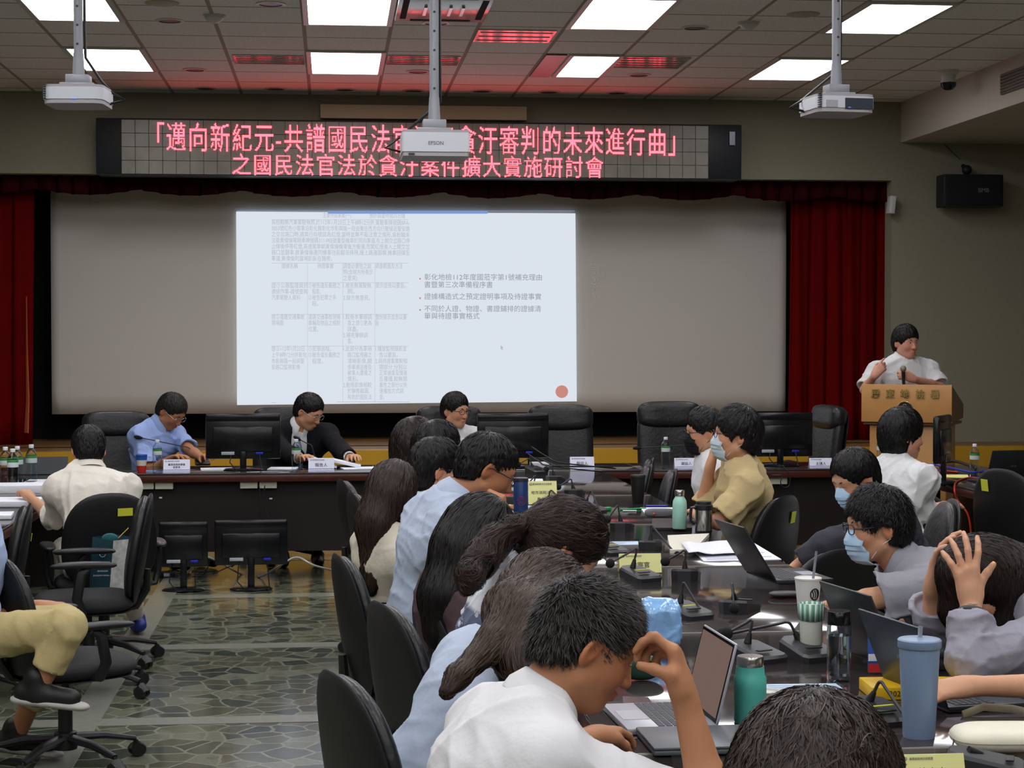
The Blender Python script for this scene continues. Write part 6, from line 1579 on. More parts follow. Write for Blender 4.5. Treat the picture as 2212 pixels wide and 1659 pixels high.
# --- P19 masked woman, P20 masked man, P21 woman holding her head, P22, P23
if want(19):
    p = seated('woman in charcoal with a light blue face mask, head bowed, at the back right', (1846, 1036, 7.9), -112, 22, -88, h=.008, skin=srgb(196, 146, 112), sk='a', wR=T(2.12, 8.05, .64), wL=A3(1722, 1222, 7.75), eL=A3(1782, 1178, 7.7), shw=.175, tl=.50)
    p.body(fem=True, mask=True); p.brows(HB); p.mask(C_MASK, C_STRAP); p.shirt(C_CHAR, sl=(1.8, 1.8), g=.024, fem=True)
    p.hair(HB, n=3000, w=.0026, steps=8, ds=.011, top=.014, thick=.010, cols=(.35, 1.3), sidecut=.004, fringe=-.015); p.trousers(C_DK)
if want(20):
    p = seated('man in a grey short sleeved shirt with black hair, glasses and light blue face mask', (1892, 1138, 6.2), -93, 4, -88, h=.0055, skin=srgb(208, 158, 128), sk='a', shw=.19, tl=.56, nkoff=(0, -.075, -.135), sc=1.0,
        wL=A3(1790, 1312, 6.35), eL=A3(1872, 1296, 6.05), wR=T(2.0, 6.4, .64))
    p.body(mask=True); p.brows(HB); p.mask(C_MASK, C_STRAP, dn=-.002); p.glasses(G_DB, thick=.002)
    p.shirt(C_GREY, sl=(.8, .8), g=.024, fold=.017, wl=.18, seed=41, h=.006, loose=.018); p.collar(C_GREY, hgt=.032)
    gm = cloth('green_lanyard', srgb(30, 128, 62)); pts = [A3(1955, 1165, 6.02), A3(1935, 1190, 5.98), A3(1905, 1225, 5.95)]
    lanyard(p, gm)
    p.hair(HB, n=7000, w=.0018, steps=7, ds=.0085, top=.022, thick=.010, lift=.003, liftend=.010, cols=(.35, 1.6), wob=.45, sidecut=.006, h=.006)
    p.trousers(C_DK, shoe=C_SHOE)
if want(21):
    p = seated('woman in a lilac grey blouse and dark watch holding her bowed head in both hands', (2122, 1262, 5.0), -88, 50, -90, pel=(2.30, 5.0, .545), h=.0052, skin=srgb(214, 168, 138), sk='light', shw=.17, tl=.52, nkoff=(0, -.05, -.115), sc=1.0,
        wL=A3(2098, 1302, 4.86), eL=A3(2096, 1426, 4.78), wR=A3(2014, 1272, 5.12), eR=A3(2022, 1380, 5.2))
    p.body(fem=True, ears=False, hands={-1: dict(fwd=nz(V3((-.16, .0, 1))), back=V3((.0, -1, .12)), curls=[(.10, .35, .3), (.12, .35, .3), (.12, .4, .3), (.1, .4, .35)], spread=.24, thumb=((.85, .6, .0), (-.15, -.1)), sc=1.02),
                                     1: dict(fwd=nz(V3((.12, -.12, 1))), back=V3((-.7, .6, .2)), curls=[(.25, .4, .3)]*4, spread=.2, sc=1.0)})
    p.shirt(C_LIL, sl=(1.72, 1.72), g=.026, fold=.012, wl=.15, fem=True, seed=51, h=.006, loose=.02)
    mb = MB(); wd_ = nz(p.wL-p.eL); wc = p.wL-wd_*.028; a_ = nz(np.cross(wd_, V3((0, 1, 0)))); b_ = np.cross(wd_, a_)
    mb.tube([tuple(wc+a_*math.cos(t)*.028+b_*math.sin(t)*.025) for t in [2*PI*i/24 for i in range(25)]], .010, n=8, up=tuple(wd_), flat=1.0)
    wt = p.link(mb.build('wristwatch_strap', mat('olive_strap', srgb(64, 66, 60), rough=.6)))
    fc = wc-V3((.016, .024, 0)); nn = nz(fc-wc); R_ = Vector(nn).to_track_quat('Z', 'Y').to_matrix()
    o = MB().lathe([(0, -.006), (.022, -.006), (.023, .004), (.020, .008), (0, .008)], c=tuple(fc), R=R_, n=28).build('watch_case', mat('watch_black', srgb(12, 12, 14), rough=.15)); p.link(o); o.parent = wt; o.matrix_parent_inverse = Matrix.Translation(p.root.location).inverted()
    hA = [A3(2050, 1250, 4.98), A3(2052, 1330, 4.96), A3(2056, 1340, 4.96)]
    def ex(S, q):
        S.cone(q.w(.0, -.02, .02), p.nk-p.tf*.06+p.ax*.02, .09, .085, .03); 
        S.cone(A3(2150, 1230, 5.02), A3(2175, 1330, 5.0), .085, .070, .03); S.cone(A3(2175, 1330, 5.0), A3(2165, 1400, 4.96), .066, .03, .03)
        S.cone(A3(2080, 1240, 5.0), A3(2062, 1320, 5.0), .055, .038, .03); S.cone(A3(2062, 1320, 5.0), A3(2076, 1375, 5.0), .036, .02, .03)
    p.hair(HD, extra=ex, n=7500, w=.002, steps=16, ds=.018, lift=.003, cols=(.3, 1.3), wob=.10, h=.0055, flow=flow_long(p, V3((.06, 0, -1)), part=(0, .01, .115)), start=lambda L, V: np.clip(L[:, 2]*8+.7, .15, 1), cutface=False)
    p.trousers(C_DK)
if want(22):
    p = seated('person in a white shirt with a black bowl haircut turned right toward the podium', (1950, 942, 9.35), 78, 2, 60, h=.0075, skin=srgb(214, 160, 136), sk='rosy', shw=.18, tl=.56, sc=1.04, pel=(2.86, 9.25, .545), nkoff=(0, -.045, -.14), wR=A3(2005, 1110, 9.2), eR=A3(1962, 1080, 9.15), wL=A3(2010, 1100, 9.6))
    p.body(fem=True, ears=True); p.brows(HB); p.shirt(C_WHITE, sl=(1.9, 1.9), g=.024, fold=.014, wl=.18, seed=61, h=.008); p.collar(C_WHITE, hgt=.03); lanyard(p, C_BLKC)
    def ex(S, q): S.ell(q.w(0, -.045, -.035), q.r(.080, .062, .085), q.R, .03); S.half(q.w(0, -.05, -.115), -q.R[:, 2])
    p.hair(HB, extra=ex, n=3500, w=.003, steps=9, ds=.013, top=.018, thick=.015, cols=(.3, 1.1), fringe=.028, sidecut=-.016); p.trousers(C_DK)
if want(23):
    p = seated('person in an off white blouse reaching one forearm to a laptop at the right edge', (0, 0, 0, (2.16, 4.30, 1.16)), -84, 20, -88, h=.006, skin=srgb(208, 158, 128), sk='a', wL=A3(2098, 1482, 4.42), eL=V3((2.0, 4.32, .84)), wR=V3((1.98, 4.55, .64)), shw=.17, sc=.98)
    p.body(fem=True, hands={-1: dict(fwd=nz(V3((-1, .05, -.12))), back=V3((0, -.5, 1)), pose='relax')}); p.shirt(cloth('offwhite_blouse', srgb(214, 208, 198)), sl=(1.62, 1.62), g=.034, fold=.010, wl=.1, fem=True, h=.007); p.hair(HB, n=1200, w=.004); p.trousers(C_DK)
if want(24):
    p = seated('person in a dark top at the far right edge, hand beyond the open laptop', (0, 0, 0, (5.25, 12.2, 1.2)), -95, 20, -92, h=.013, skin=srgb(208, 158, 128), sk='a', wL=V3(at(2206, 992, Y=11.9)), wR=V3((4.75, 12.5, .8)))
    p.body(); p.shirt(C_BLKC, sl=(.9, .9), h=.014); p.hair(HB, n=300, w=.006); p.trousers(C_DK)
# ================================================================== THINGS ON THE TABLES, PROJECTORS, CABLES
M_SILV = mat('laptop_silver', srgb(186, 188, 196), rough=.35, metal=.5); M_LGREY = mat('laptop_grey', srgb(96, 100, 104), rough=.4, metal=.3); M_LDARK = mat('laptop_dark', srgb(44, 47, 50), rough=.4, metal=.2)
M_KEY = mat('laptop_keys', srgb(52, 54, 60), rough=.5); M_MINT = mat('mint_enamel', srgb(164, 214, 196), rough=.3); M_TEAL = mat('teal_enamel', srgb(84, 178, 164), rough=.35)
def plane_quad_box(name, pts, th, m, parent=None, bev=0):
    """a flat slab whose top face has the four given world points"""
    a, b, c, d = [Vector(p) for p in pts]; n = (b-a).cross(d-a).normalized()
    vs = [a, b, c, d]+[p-n*th for p in (a, b, c, d)]
    return MB().add(vs, [(0, 1, 2, 3), (7, 6, 5, 4), (0, 4, 5, 1), (1, 5, 6, 2), (2, 6, 7, 3), (3, 7, 4, 0)]).build(name, m, parent, smooth=False)
def laptop(label, hinge, heading, w=.32, d=.225, lid=.215, ang=110, body=M_SILV, scr=None, logo=None, keys=True):
    """hinge: centre of the hinge line on the table; heading: direction the user looks (toward the hinge and beyond)"""
    e = empty('laptop', (hinge[0], hinge[1], TZ+.001), -math.radians(heading), label=label, cat='laptop')
    MB().box((0, -d/2, .009), (w, d, .016), bev=.004).build('keyboard_base', body, e)
    if keys:
        kb = MB()
        for r_ in range(6):
            for c_ in range(14): kb.box((-w*.43+w*.066*c_, -.035-.0185*r_, .0178), (w*.058, .0155, .0016))
        kb.build('keyboard', M_KEY, e, smooth=False)
        MB().box((0, -d+.045, .0175), (.105, .065, .0008)).build('touchpad', mat('touchpad', srgb(168, 170, 178), rough=.3), e, smooth=False)
    a = math.radians(ang); R = Matrix.Rotation(-(a-PI/2), 3, 'X')     # lid leans back
    L = lambda x, y, z: R @ Vector((x, y, z))+Vector((0, .002, .012))
    R4 = R
    MB().box(L(0, 0, lid/2), (w, .007, lid), rot=R4, bev=.003).build('lid', body, e)
    MB().box(L(0, -.0042, lid/2+.002), (w-.008, .001, lid-.012), rot=R4).build('bezel', M_SCRF, e, smooth=False)
    MB().box(L(0, -.005, lid/2+.004), (w-.022, .0008, lid-.03), rot=R4).build('screen', scr or M_SCRF, e, smooth=False)
    if logo:
        Mx = (Matrix.Translation(L(0, .0042, lid*.5)) @ R.to_4x4() @ Matrix.Rotation(PI, 4, 'Z') @ Matrix.Rotation(PI/2, 4, 'X'))
        text_mesh(logo, .018, Mx, mat('badge_silver', (0, 0, 0)), name='badge', parent=e, ax='CENTER', extrude=.0003)
    return e
M_S1 = emis('screen_reflection_glow', (.30, .20, .17), .55)  # dim emission stands in for the reflection on the laptop screen
# P15's open silver laptop
laptop('open silver laptop with a dim brownish painted reflection before the man in the polo', (.90, 4.46), 87, w=.30, d=.215, lid=.205, ang=104, body=M_SILV, scr=M_S1)
e = empty('closed_laptop', (.89, 4.185, TZ), .02, label='closed grey laptop lying beside the open silver one', cat='laptop')
MB().box((0, 0, .010), (.35, .225, .012), bev=.004).build('base', M_LGREY, e); MB().box((0, 0, .0195), (.35, .225, .007), bev=.003).build('lid', M_LGREY, e); MB().box((-.12, -.1, .0025), (.03, .02, .005)).build('rubber_foot', M_BLK, e)
# dark laptop seen edge on behind the papers
p = at(1625, 1240, z=TZ)
laptop('thin dark laptop with its lid standing edge on, right of the open papers', (p.x+.0, p.y-.15), -97, w=.34, d=.23, lid=.245, ang=122, body=M_LDARK)
p = at(1835, 1418, z=TZ)
laptop('dark laptop with its back turned, behind the clear water bottle', (p.x+.03, p.y-.12), -100, w=.33, d=.23, lid=.225, ang=112, body=M_LDARK)
p = at(1925, 1520, z=TZ)
laptop('dark laptop with a small logo on its lid, behind the grey blue tumbler', (p.x+.075, p.y+.02), -100, w=.33, d=.235, lid=.225, ang=112, body=M_LGREY if False else mat('laptop_blue_grey', srgb(56, 62, 70), rough=.35, metal=.3), logo='ASUS')
# ---- cups and bottles
def thing(name, label, cat, p, rz=0, group=None): return empty(name, (p[0], p[1], p[2]), rz, label=label, cat=cat, group=group)
p = at(1468, 1142, z=TZ+.012); e = thing('mint_bottle', 'mint green thermos bottle with a steel cap standing on a black notebook', 'bottle', (p.x, p.y, TZ+.0125))
MB().lathe([(0, 0), (.032, 0), (.0345, .004), (.0345, .115), (.032, .135), (.022, .152), (.020, .158)], n=32).build('body', M_MINT, e); MB().lathe([(.0225, .158), (.0235, .160), (.0235, .182), (.021, .186), (0, .186)], n=28).build('cap', M_CHROME, e)
a = [at(1408, 1140, z=TZ+.012), at(1495, 1140, z=TZ+.012), at(1500, 1122, z=TZ+.012), at(1413, 1122, z=TZ+.012)]
o = plane_quad_box('notebook', [a[0], a[1], a[2]+Vector((0, .05, 0)), a[3]+Vector((0, .05, 0))], .011, M_BLK); tag(o, 'black notebook under the mint thermos bottle', 'notebook')
p = at(1520, 1152, z=TZ); e = thing('travel_mug', 'stainless steel travel mug with black lid and handle, right of the mint bottle', 'mug', p)
MB().lathe([(0, 0), (.036, 0), (.040, .012), (.041, .11), (.041, .112)], n=32).build('steel_body', M_CHROME, e); MB().lathe([(.0365, 0), (.037, 0), (.041, .012), (.0412, .014)], n=32, caps=False).build('base_ring', M_BLK, e)
MB().lathe([(.042, .112), (.0435, .115), (.0435, .135), (.038, .138), (.037, .152), (0, .153)], n=32).build('lid', M_BLK, e)
MB().tube([(-.040, 0, .125), (-.060, 0, .122), (-.064, 0, .09), (-.062, 0, .06), (-.042, 0, .05)], .008, n=8, up=(0, 1, 0), flat=1.6).build('handle', M_BLK, e)
p = at(1378, 1088, z=TZ); e = thing('tall_black_cup', 'tall black tumbler left of the mint bottle, before the glossy empty chairs', 'cup', p)
MB().lathe([(0, 0), (.030, 0), (.031, .002), (.041, .15), (.041, .152)], n=28).build('body', mat('matte_black_cup', srgb(14, 14, 16), rough=.5), e); MB().lathe([(.0425, .148), (.043, .156), (.040, .162), (0, .163)], n=28).build('lid', M_BLK, e)
p = at(1125, 1128, z=TZ); e = thing('blue_tumbler', 'tall dark blue tumbler with a red emblem beside the woman with straight black hair', 'tumbler', p)
MB().lathe([(0, 0), (.036, 0), (.037, .004), (.037, .208), (.036, .21)], n=32).build('body', mat('navy_enamel', srgb(30, 58, 110), rough=.35), e); MB().lathe([(.0375, .205), (.0385, .208), (.0385, .222), (.036, .225), (0, .226)], n=32).build('lid', mat('steel_lid', srgb(80, 84, 92), rough=.3, metal=.7), e)
g = MB(); M_RE = mat('red_print', srgb(140, 40, 50), rough=.5)
for rr in (.022, .012): g.tube([(math.sin((x_)/.0375)*.0377, -math.cos((x_)/.0375)*.0377, .11+z_) for x_, z_ in [(rr*math.cos(t), rr*math.sin(t)) for t in [2*PI*i/24 for i in range(25)]]], .0016, n=5)
g.build('emblem', M_RE, e); 
# white paper cup with straw
p = at(1745, 1345, z=TZ); e = thing('paper_cup', 'white paper cup with a plastic straw and black round logo, before the grey laptop', 'cup', p)
MB().lathe([(0, 0), (.028, 0), (.029, .003), (.043, .142), (.0445, .143), (.045, .148), (.043, .150), (.040, .145)], n=36).build('body', mat('paper_cup_white', srgb(222, 220, 214), rough=.6), e)
MB().lathe([(0, .143), (.041, .144)], n=36).build('film_lid', mat('clear_film', srgb(225, 228, 230), rough=.15), e)
MB().tube([(.012, 0, .08), (.018, 0, .15), (.028, .0, .235)], .0045, n=10).build('straw', mat('straw_grey', srgb(150, 152, 164), rough=.25, trans=.3), e)
lg = MB()
def on_cyl(x_, z_, r=.0385, th0=.35): a_ = x_/r+th0; return (math.sin(a_)*(r+.0008+(z_-.09)*.0986), -math.cos(a_)*(r+.0008+(z_-.09)*.0986), z_)
lg.tube([on_cyl(.015*math.cos(t), .098+.018*math.sin(t)) for t in [2*PI*i/24 for i in range(25)]], .0022, n=5)
for k in (-.008, 0, .008): lg.tube([on_cyl(k+.003*math.sin(q*4), .085+.026*q) for q in [i/8 for i in range(9)]], .0018, n=5)
lg.build('logo', M_INK, e)
# white bottle with striped sleeve
p = at(1752, 1418, z=TZ); e = thing('white_bottle', 'white ribbed bottle with a green and white striped band, beside a microphone', 'bottle', p)
MB().lathe([(0, 0), (.030, 0), (.0325, .004), (.0335, .13), (.034, .148), (.033, .150), (.031, .146), (.0, .144)], n=32).build('body', mat('cream_bottle', srgb(214, 218, 204), rough=.45), e)
st = MB(); 
for i in range(28):
    a0_, a1_ = 2*PI*i/28, 2*PI*(i+1)/28; st.m(i % 2); q = [(math.cos(a_)*r_, math.sin(a_)*r_, z_) for a_, r_, z_ in ((a0_, .0352, .108), (a1_, .0352, .108), (a1_, .0365, .158), (a0_, .0365, .158))]; st.quad(*q)
so = st.build('striped_band', [mat('band_green', srgb(92, 150, 124), rough=.7), mat('band_white', srgb(196, 214, 204), rough=.7)], e).modifiers.new('s', 'SOLIDIFY'); so.thickness = .002
# clear bottle with black cap
p = at(1812, 1470, z=TZ); e = thing('clear_bottle', 'clear glass water bottle with a wide black cap, in front of the dark laptop', 'bottle', p)
MB().lathe(shell([(0, 0), (.031, 0), (.033, .004), (.033, .150), (.031, .156)], .0025), n=32, caps=False).build('glass_body', mat('bottle_glass', srgb(240, 246, 250), rough=.02, trans=1.0, ior=1.3), e)
MB().lathe([(0, .016), (.0285, .016), (.0285, .125), (0, .125)], n=28).build('water', M_WATER, e)
MB().lathe([(.0, .155), (.0325, .155), (.0325, .190), (.031, .192), (0, .192)], n=32).build('cap', mat('gloss_black', srgb(12, 12, 13), rough=.15), e)
# big grey blue tumbler
p = at(1985, 1592, z=TZ); e = thing('large_tumbler', 'large grey blue tumbler with a flat lid and clear straw, at the right front', 'tumbler', p)
sc_ = 1.0; GB = mat('grey_blue_plastic', srgb(122, 144, 172), rough=.35)
MB().lathe([(0, 0), (.036, 0), (.0375, .004), (.0475, .215), (.0475, .217)], n=40).build('body', GB, e); MB().lathe([(.0495, .212), (.051, .214), (.051, .230), (.048, .233), (.02, .236), (0, .236)], n=40).build('lid', GB, e)
MB().tube([(.0, .0, .20), (.002, .0, .262)], .0055, n=12).build('straw', mat('clear_straw', srgb(200, 205, 215), rough=.1, trans=.6), e)
# teal bottle
p = at(1620, 1560, z=TZ); e = thing('teal_bottle', 'teal bottle with a grey steel neck behind the open silver laptop', 'bottle', p)
MB().lathe([(0, 0), (.037, 0), (.039, .006), (.040, .085), (.040, .11), (.036, .116), (.034, .138)], n=36).build('body', M_TEAL, e); MB().lathe([(.0325, .138), (.033, .139), (.033, .160), (.031, .163), (0, .163)], n=32).build('steel_cap', M_CHROME, e)
p = at(1655, 1548, z=TZ); e = thing('small_cup', 'small white paper cup with blue print, just behind the dark haired head', 'cup', p); MB().lathe([(0, 0), (.022, 0), (.030, .062), (.032, .064), (.030, .066), (.028, .060), (.0, .058)], n=28).build('body', mat('paper_cup_white', (0, 0, 0)), e); MB().lathe([(.0235, .01), (.0285, .045)], n=28, caps=False).build('blue_band', mat('cup_blue', srgb(40, 90, 180), rough=.5), e)
# red and blue paper cup on the front desk
p = at(306, 1017, Y=FY+.05); e = thing('paper_cup', 'blue and red paper cup at the left of the front desk', 'cup', (p.x, p.y, TZ))
MB().lathe([(0, 0), (.026, 0), (.0275, .004), (.033, .058)], n=28).build('red_band', mat('cup_red', srgb(190, 44, 40), rough=.5), e); MB().lathe([(.0325, .052), (.036, .094)], n=28, caps=False).build('cream_band', mat('cup_cream', srgb(214, 206, 196), rough=.5), e)
MB().lathe([(.0358, .09), (.0385, .122), (.040, .124), (.0385, .127), (.036, .12)], n=28, caps=False).build('blue_band', mat('cup_blue', (0, 0, 0)), e)
# light blue wrapped package, phones, pens
p = at(1425, 1395, z=TZ); e = thing('wrapped_package', 'light blue package wrapped in shiny clear plastic behind the man in the white polo', 'package', p, -.12)
S = Sdf(fold_fn(3, .05, .006)); S.box((0, 0, .062), (.062, .05, .062), r=.02, k=.01); S.box((0, 0, .128), (.04, .01, .015), r=.008, k=.05); V_, F_ = S.mesh(.005); np_mesh('wrapping', V_, F_, mat('blue_wrap', srgb(136, 182, 230), rough=.12, coat=.6, bump=.5, bscale=25), e)
def slab(label, cat, pts, th, m, name, bevel=False):
    q = [at(u, v, z=TZ+th) for u, v in pts]; o = plane_quad_box(name, q, th-.0008, m); tag(o, label, cat); return o
slab('black phone lying behind the silver laptop', 'phone', [(1350, 1526), (1418, 1530), (1400, 1506), (1345, 1504)], .009, M_SCRB, 'phone')
p = at(1362, 1470, z=TZ); e = thing('green_pouch', 'small dark green rounded pouch behind the raised hand of the man in the polo', 'pouch', (p.x+.03, p.y, TZ)); MB().pad(.11, .07, .05, e=2.3, M=Matrix.Translation((0, 0, .036))).build('shell', mat('dark_green', srgb(34, 66, 52), rough=.45), e)
# papers: sheets on the tables
def paper(label, pts, th=.002, m=M_PAPER, lines=0, name='paper_sheet', group=None, z=TZ):
    q = [at(u, v, z=z+th) for u, v in pts]; o = plane_quad_box(name, q, th-.0006, m); tag(o, label, 'paper', group)
    if lines:
        a, b, c, d = q; mb = MB(); up = Vector((0, 0, .0006))
        for i in range(lines):
            t = (i+1)/(lines+1); r = random.uniform(.55, .94); A_, B_ = d+(a-d)*t, c+(b-c)*t; x0 = A_+(B_-A_)*.06; x1 = A_+(B_-A_)*r; w_ = (a-d)/(lines+1)*.16
            mb.quad(x0-w_+up, x1-w_+up, x1+w_+up, x0+w_+up)
        mb.build('printed_lines', mat('print_grey', srgb(150, 155, 175), rough=.7), o, smooth=False)
    return o
M_PBLUE = mat('pale_blue_paper', srgb(186, 208, 232), rough=.6)
paper('white printed sheets, the widest of the open papers before the beige T-shirt', [(1520, 1212), (1688, 1208), (1628, 1172), (1480, 1172)], .004, lines=12)
paper('small stack of papers at the back of the open papers', [(1448, 1188), (1500, 1186), (1532, 1152), (1442, 1156)], .016, m=mat('paper_cream', srgb(214, 210, 196), rough=.7))
# curling open page
A_, B_ = at(1478, 1170, z=TZ+.03), at(1495, 1203, z=TZ+.008); C_, D_ = at(1640, 1190, z=TZ+.02), at(1600, 1165, z=TZ+.012)
mb = MB(); vs = []; 
for i in range(11):
    t = i/10
    for j in range(9):
        s_ = j/8; p0 = A_.lerp(B_, s_); p1 = D_.lerp(C_, s_); q = p0.lerp(p1, t); q.z = TZ+.008+.022*math.exp(-((t-.05)/.14)**2)+.010*math.sin(t*PI); q.x -= .015*math.exp(-(t/.08)**2)*(1); vs.append(q)
mb.add(vs, [(i*9+j, i*9+j+1, (i+1)*9+j+1, (i+1)*9+j) for i in range(10) for j in range(8)]); o = mb.build('open_page', M_PAPER, angle=180); so = o.modifiers.new('s', 'SOLIDIFY'); so.thickness = .002; tag(o, 'curling white page lying open on top of the printed sheets', 'paper')
paper('pale blue sheet between two microphones left of the open papers', [(1292, 1178), (1382, 1176), (1378, 1169), (1294, 1170)], m=M_PBLUE, lines=3)
paper('pale blue printed sheet beside the wrapped package', [(1388, 1310), (1465, 1314), (1478, 1295), (1386, 1292)], m=M_PBLUE, lines=4)
paper('pale blue sheet behind the dark haired head at the bottom', [(1660, 1498), (1838, 1500), (1805, 1476), (1645, 1478)], m=M_PBLUE, lines=5)
paper('white sheet with ruled lines behind the grey pencil case', [(1392, 1108), (1455, 1108), (1455, 1096), (1383, 1096)], .004, lines=4)
paper('small white card lying before the man in the grey shirt', [(1872, 1352), (1912, 1350), (1900, 1338), (1870, 1338)])
paper('white sheet under the spiral notebook by the blue tumbler', [(1085, 1120), (1112, 1126), (1112, 1106), (1090, 1102)])
paper('white sheets at the far end of the centre table behind the small yellow card', [(1100, 1046), (1175, 1046), (1172, 1034), (1110, 1034)])
paper('pale blue sheet under the small yellow name card', [(1120, 1100), (1210, 1100), (1208, 1092), (1124, 1092)], m=M_PBLUE)
paper('pale blue note half hidden under the grey laptop at the right', [(1942, 1398), (1975, 1396), (1968, 1382), (1944, 1382)], m=M_PBLUE)
e = thing('spiral_notebook', 'white spiral notebook beside the leaning man in light blue', 'notebook', at(1104, 1120, z=TZ)); MB().box((0, 0, .006), (.09, .13, .011), bev=.002).build('pages', M_PAPER, e)
mb = MB()
for i in range(10): mb.tube([(-.04+.009*i, -.066+.004*math.cos(t), .008+.007*math.sin(t)) for t in [2*PI*k/8 for k in range(9)]], .0009, n=4)
mb.build('spiral', M_BLK, e)
# front desk and side tables
def paperw(label, x, y, w_, l_, h_, rz=0, m=M_PAPER, z=TZ): o = MB().box((0, 0, h_/2), (w_, l_, h_), bev=.001).build('paper_stack', m, loc=(x, y, z+.0008), rot=(0, 0, rz)); return tag(o, label, 'paper')
X_ = lambda u, Y: at(u, 1000, Y=Y).x
paperw('white papers right of the first desk microphone', X_(468, 13.0), 13.0, .22, .16, .012, .1); paperw('white papers lying between the monitor and the dark suit man', X_(612, 13.05), 13.05, .20, .2, .008, -.1)
e = thing('open_book', 'thick open document held up before the man in the dark suit', 'book', (X_(718, 13.1), 13.12, TZ), .0)
MB().box((-.05, 0, .04), (.17, .2, .012), rot=(0, .35, 0)).build('left_pages', M_PAPER, e); MB().box((.10, 0, .035), (.20, .2, .016), rot=(0, -.30, 0) if False else (0, .22, 0)).build('right_pages', M_PAPER, e)
paperw('loose white papers right of the dark suit man', X_(775, 13.0), 13.0, .24, .18, .01, .15)
paperw('white papers under the middle monitor', X_(1165, 13.1), 13.1, .12, .18, .03, 0)
paperw('white document standing before the man in glasses', X_(990, 12.98), 12.98, .2, .1, .02)
for i, (u, v, Y_, w_, l_, h_, rz, lb) in enumerate([(55, 1062, 10.9, .42, .26, .045, .05, 'thick white document bound in grey on the left table'), (30, 1090, 9.8, .5, .3, .03, -.05, 'open white document with a black pen on the left table'), (10, 1118, 8.9, .28, .22, .02, .1, 'white papers nearest the camera on the left table'), (92, 1045, 11.6, .2, .22, .02, 0, 'white document behind the man in the white shirt')]):
    p = at(u, v, z=TZ); paperw(lb, p.x-.10 if i != 3 else p.x, p.y, w_, l_, h_, rz)
p = at(100, 1018, z=TZ); e = thing('open_laptop', 'dark laptop at the far end of the left table', 'laptop', (-1.9, 12.3, TZ)); MB().box((0, 0, .01), (.34, .24, .018), bev=.004).build('base', M_LDARK, e); MB().box((0, .12, .08), (.34, .01, .12), rot=(-.4, 0, 0)).build('lid', M_LDARK, e)
tag(MB().tube([(-1.95, 9.75, TZ+.036), (-1.90, 9.78, TZ+.042), (-1.85, 9.72, TZ+.036), (-1.78, 9.8, TZ+.037)], .004, n=6).build('glasses_arm', M_BLK), 'black pen and glasses lying on the open document at the left', 'pen')
# pencil case, eraser, pens
p = at(1425, 1117, z=TZ); e = thing('pencil_case', 'grey soft pencil case with an orange tip left of the mint bottle', 'pencil case', p, 0); MB().pad(.16, .05, .045, e=2.4, M=Matrix.Translation((0, 0, .023)) @ Matrix.Rotation(PI/2, 4, 'X') @ Matrix.Rotation(0, 4, 'Z')).build('pouch', mat('grey_felt', srgb(110, 112, 116), rough=.8), e); MB().sphere((-.035, -.03, .02), .006, 8, 6).build('orange_tip', mat('orange_tip', srgb(220, 90, 40), rough=.5), e)
p = at(1308, 1104, z=TZ); e = thing('eraser', 'white and green correction tape beside a microphone', 'eraser', p, .4); MB().box((-.02, 0, .011), (.045, .025, .02), bev=.006).build('white_half', M_PAPER, e); MB().box((.018, 0, .011), (.03, .026, .021), bev=.006).build('green_half', mat('bright_green', srgb(30, 150, 84), rough=.5), e)
for a_, b_, lb, m in [((1340, 1101), (1395, 1098), 'green capped pen lying left of the ruled sheet', mat('bright_green', (0, 0, 0))), ((1395, 1093), (1440, 1093), 'blue pen lying behind the ruled sheet', mat('pen_blue', srgb(60, 60, 190), rough=.4)), ((1345, 1104), (1375, 1104), 'clear pen lying left of the ruled sheet', M_ACRY)]:
    A_, B_ = at(*a_, z=TZ+.005), at(*b_, z=TZ+.005); tag(MB().cyl(A_, B_, .005, n=8).build('pen', m), lb, 'pen')
p = at(1640, 1268, z=TZ); 
p = at(1700, 1290, z=TZ); tag(MB().pad(.12, .075, .02, e=3, M=Matrix.Translation((p.x-.01, p.y-.02, TZ+.014)) @ Matrix.Rotation(PI/2, 4, 'X')).build('phone_case', M_BLK, angle=60), 'black phone lying beside the thin dark laptop', 'phone')
# yellow book, cream pouch
p = at(1975, 1500, z=TZ); e = thing('yellow_book', 'bright yellow book dated 2022 lying under the right laptop', 'book', (p.x, p.y+.0, TZ), -.06)
MB().box((0, 0, .017), (.26, .15, .032), bev=.002).build('cover', mat('yellow_cover', srgb(232, 186, 24), rough=.4), e); text_mesh('2022', .02, Matrix.Translation((-.085, -.0758, .016)) @ Matrix.Rotation(PI/2, 4, 'X'), M_INK, name='year', parent=e, extrude=.0003)
p = at(2150, 1620, z=TZ); e = thing('zip_pouch', 'cream white zipped pouch at the right front corner', 'pouch', (p.x, p.y, TZ), -.08)
MB().pad(.26, .16, .055, e=3.6, M=Matrix.Translation((.03, 0, .030)) @ Matrix.Rotation(PI/2, 4, 'X')).build('pouch', mat('cream_leather', srgb(222, 218, 198), rough=.5, bump=.1), e, angle=60)
MB().tube([(-.10, -.02, .03), (-.103, -.02, .012), (-.10, -.02, .004)], .002, n=6).build('zip_pull', mat('badge_silver', (0, 0, 0)), e)
a_ = [(.03+.13*math.copysign(abs(math.cos(t))**.56, math.cos(t)), .08*math.copysign(abs(math.sin(t))**.56, math.sin(t)), .030) for t in [2*PI*i/40 for i in range(41)]]; MB().tube(a_, .0015, n=5).build('zip', mat('zip_beige', srgb(170, 162, 140), rough=.5), e)
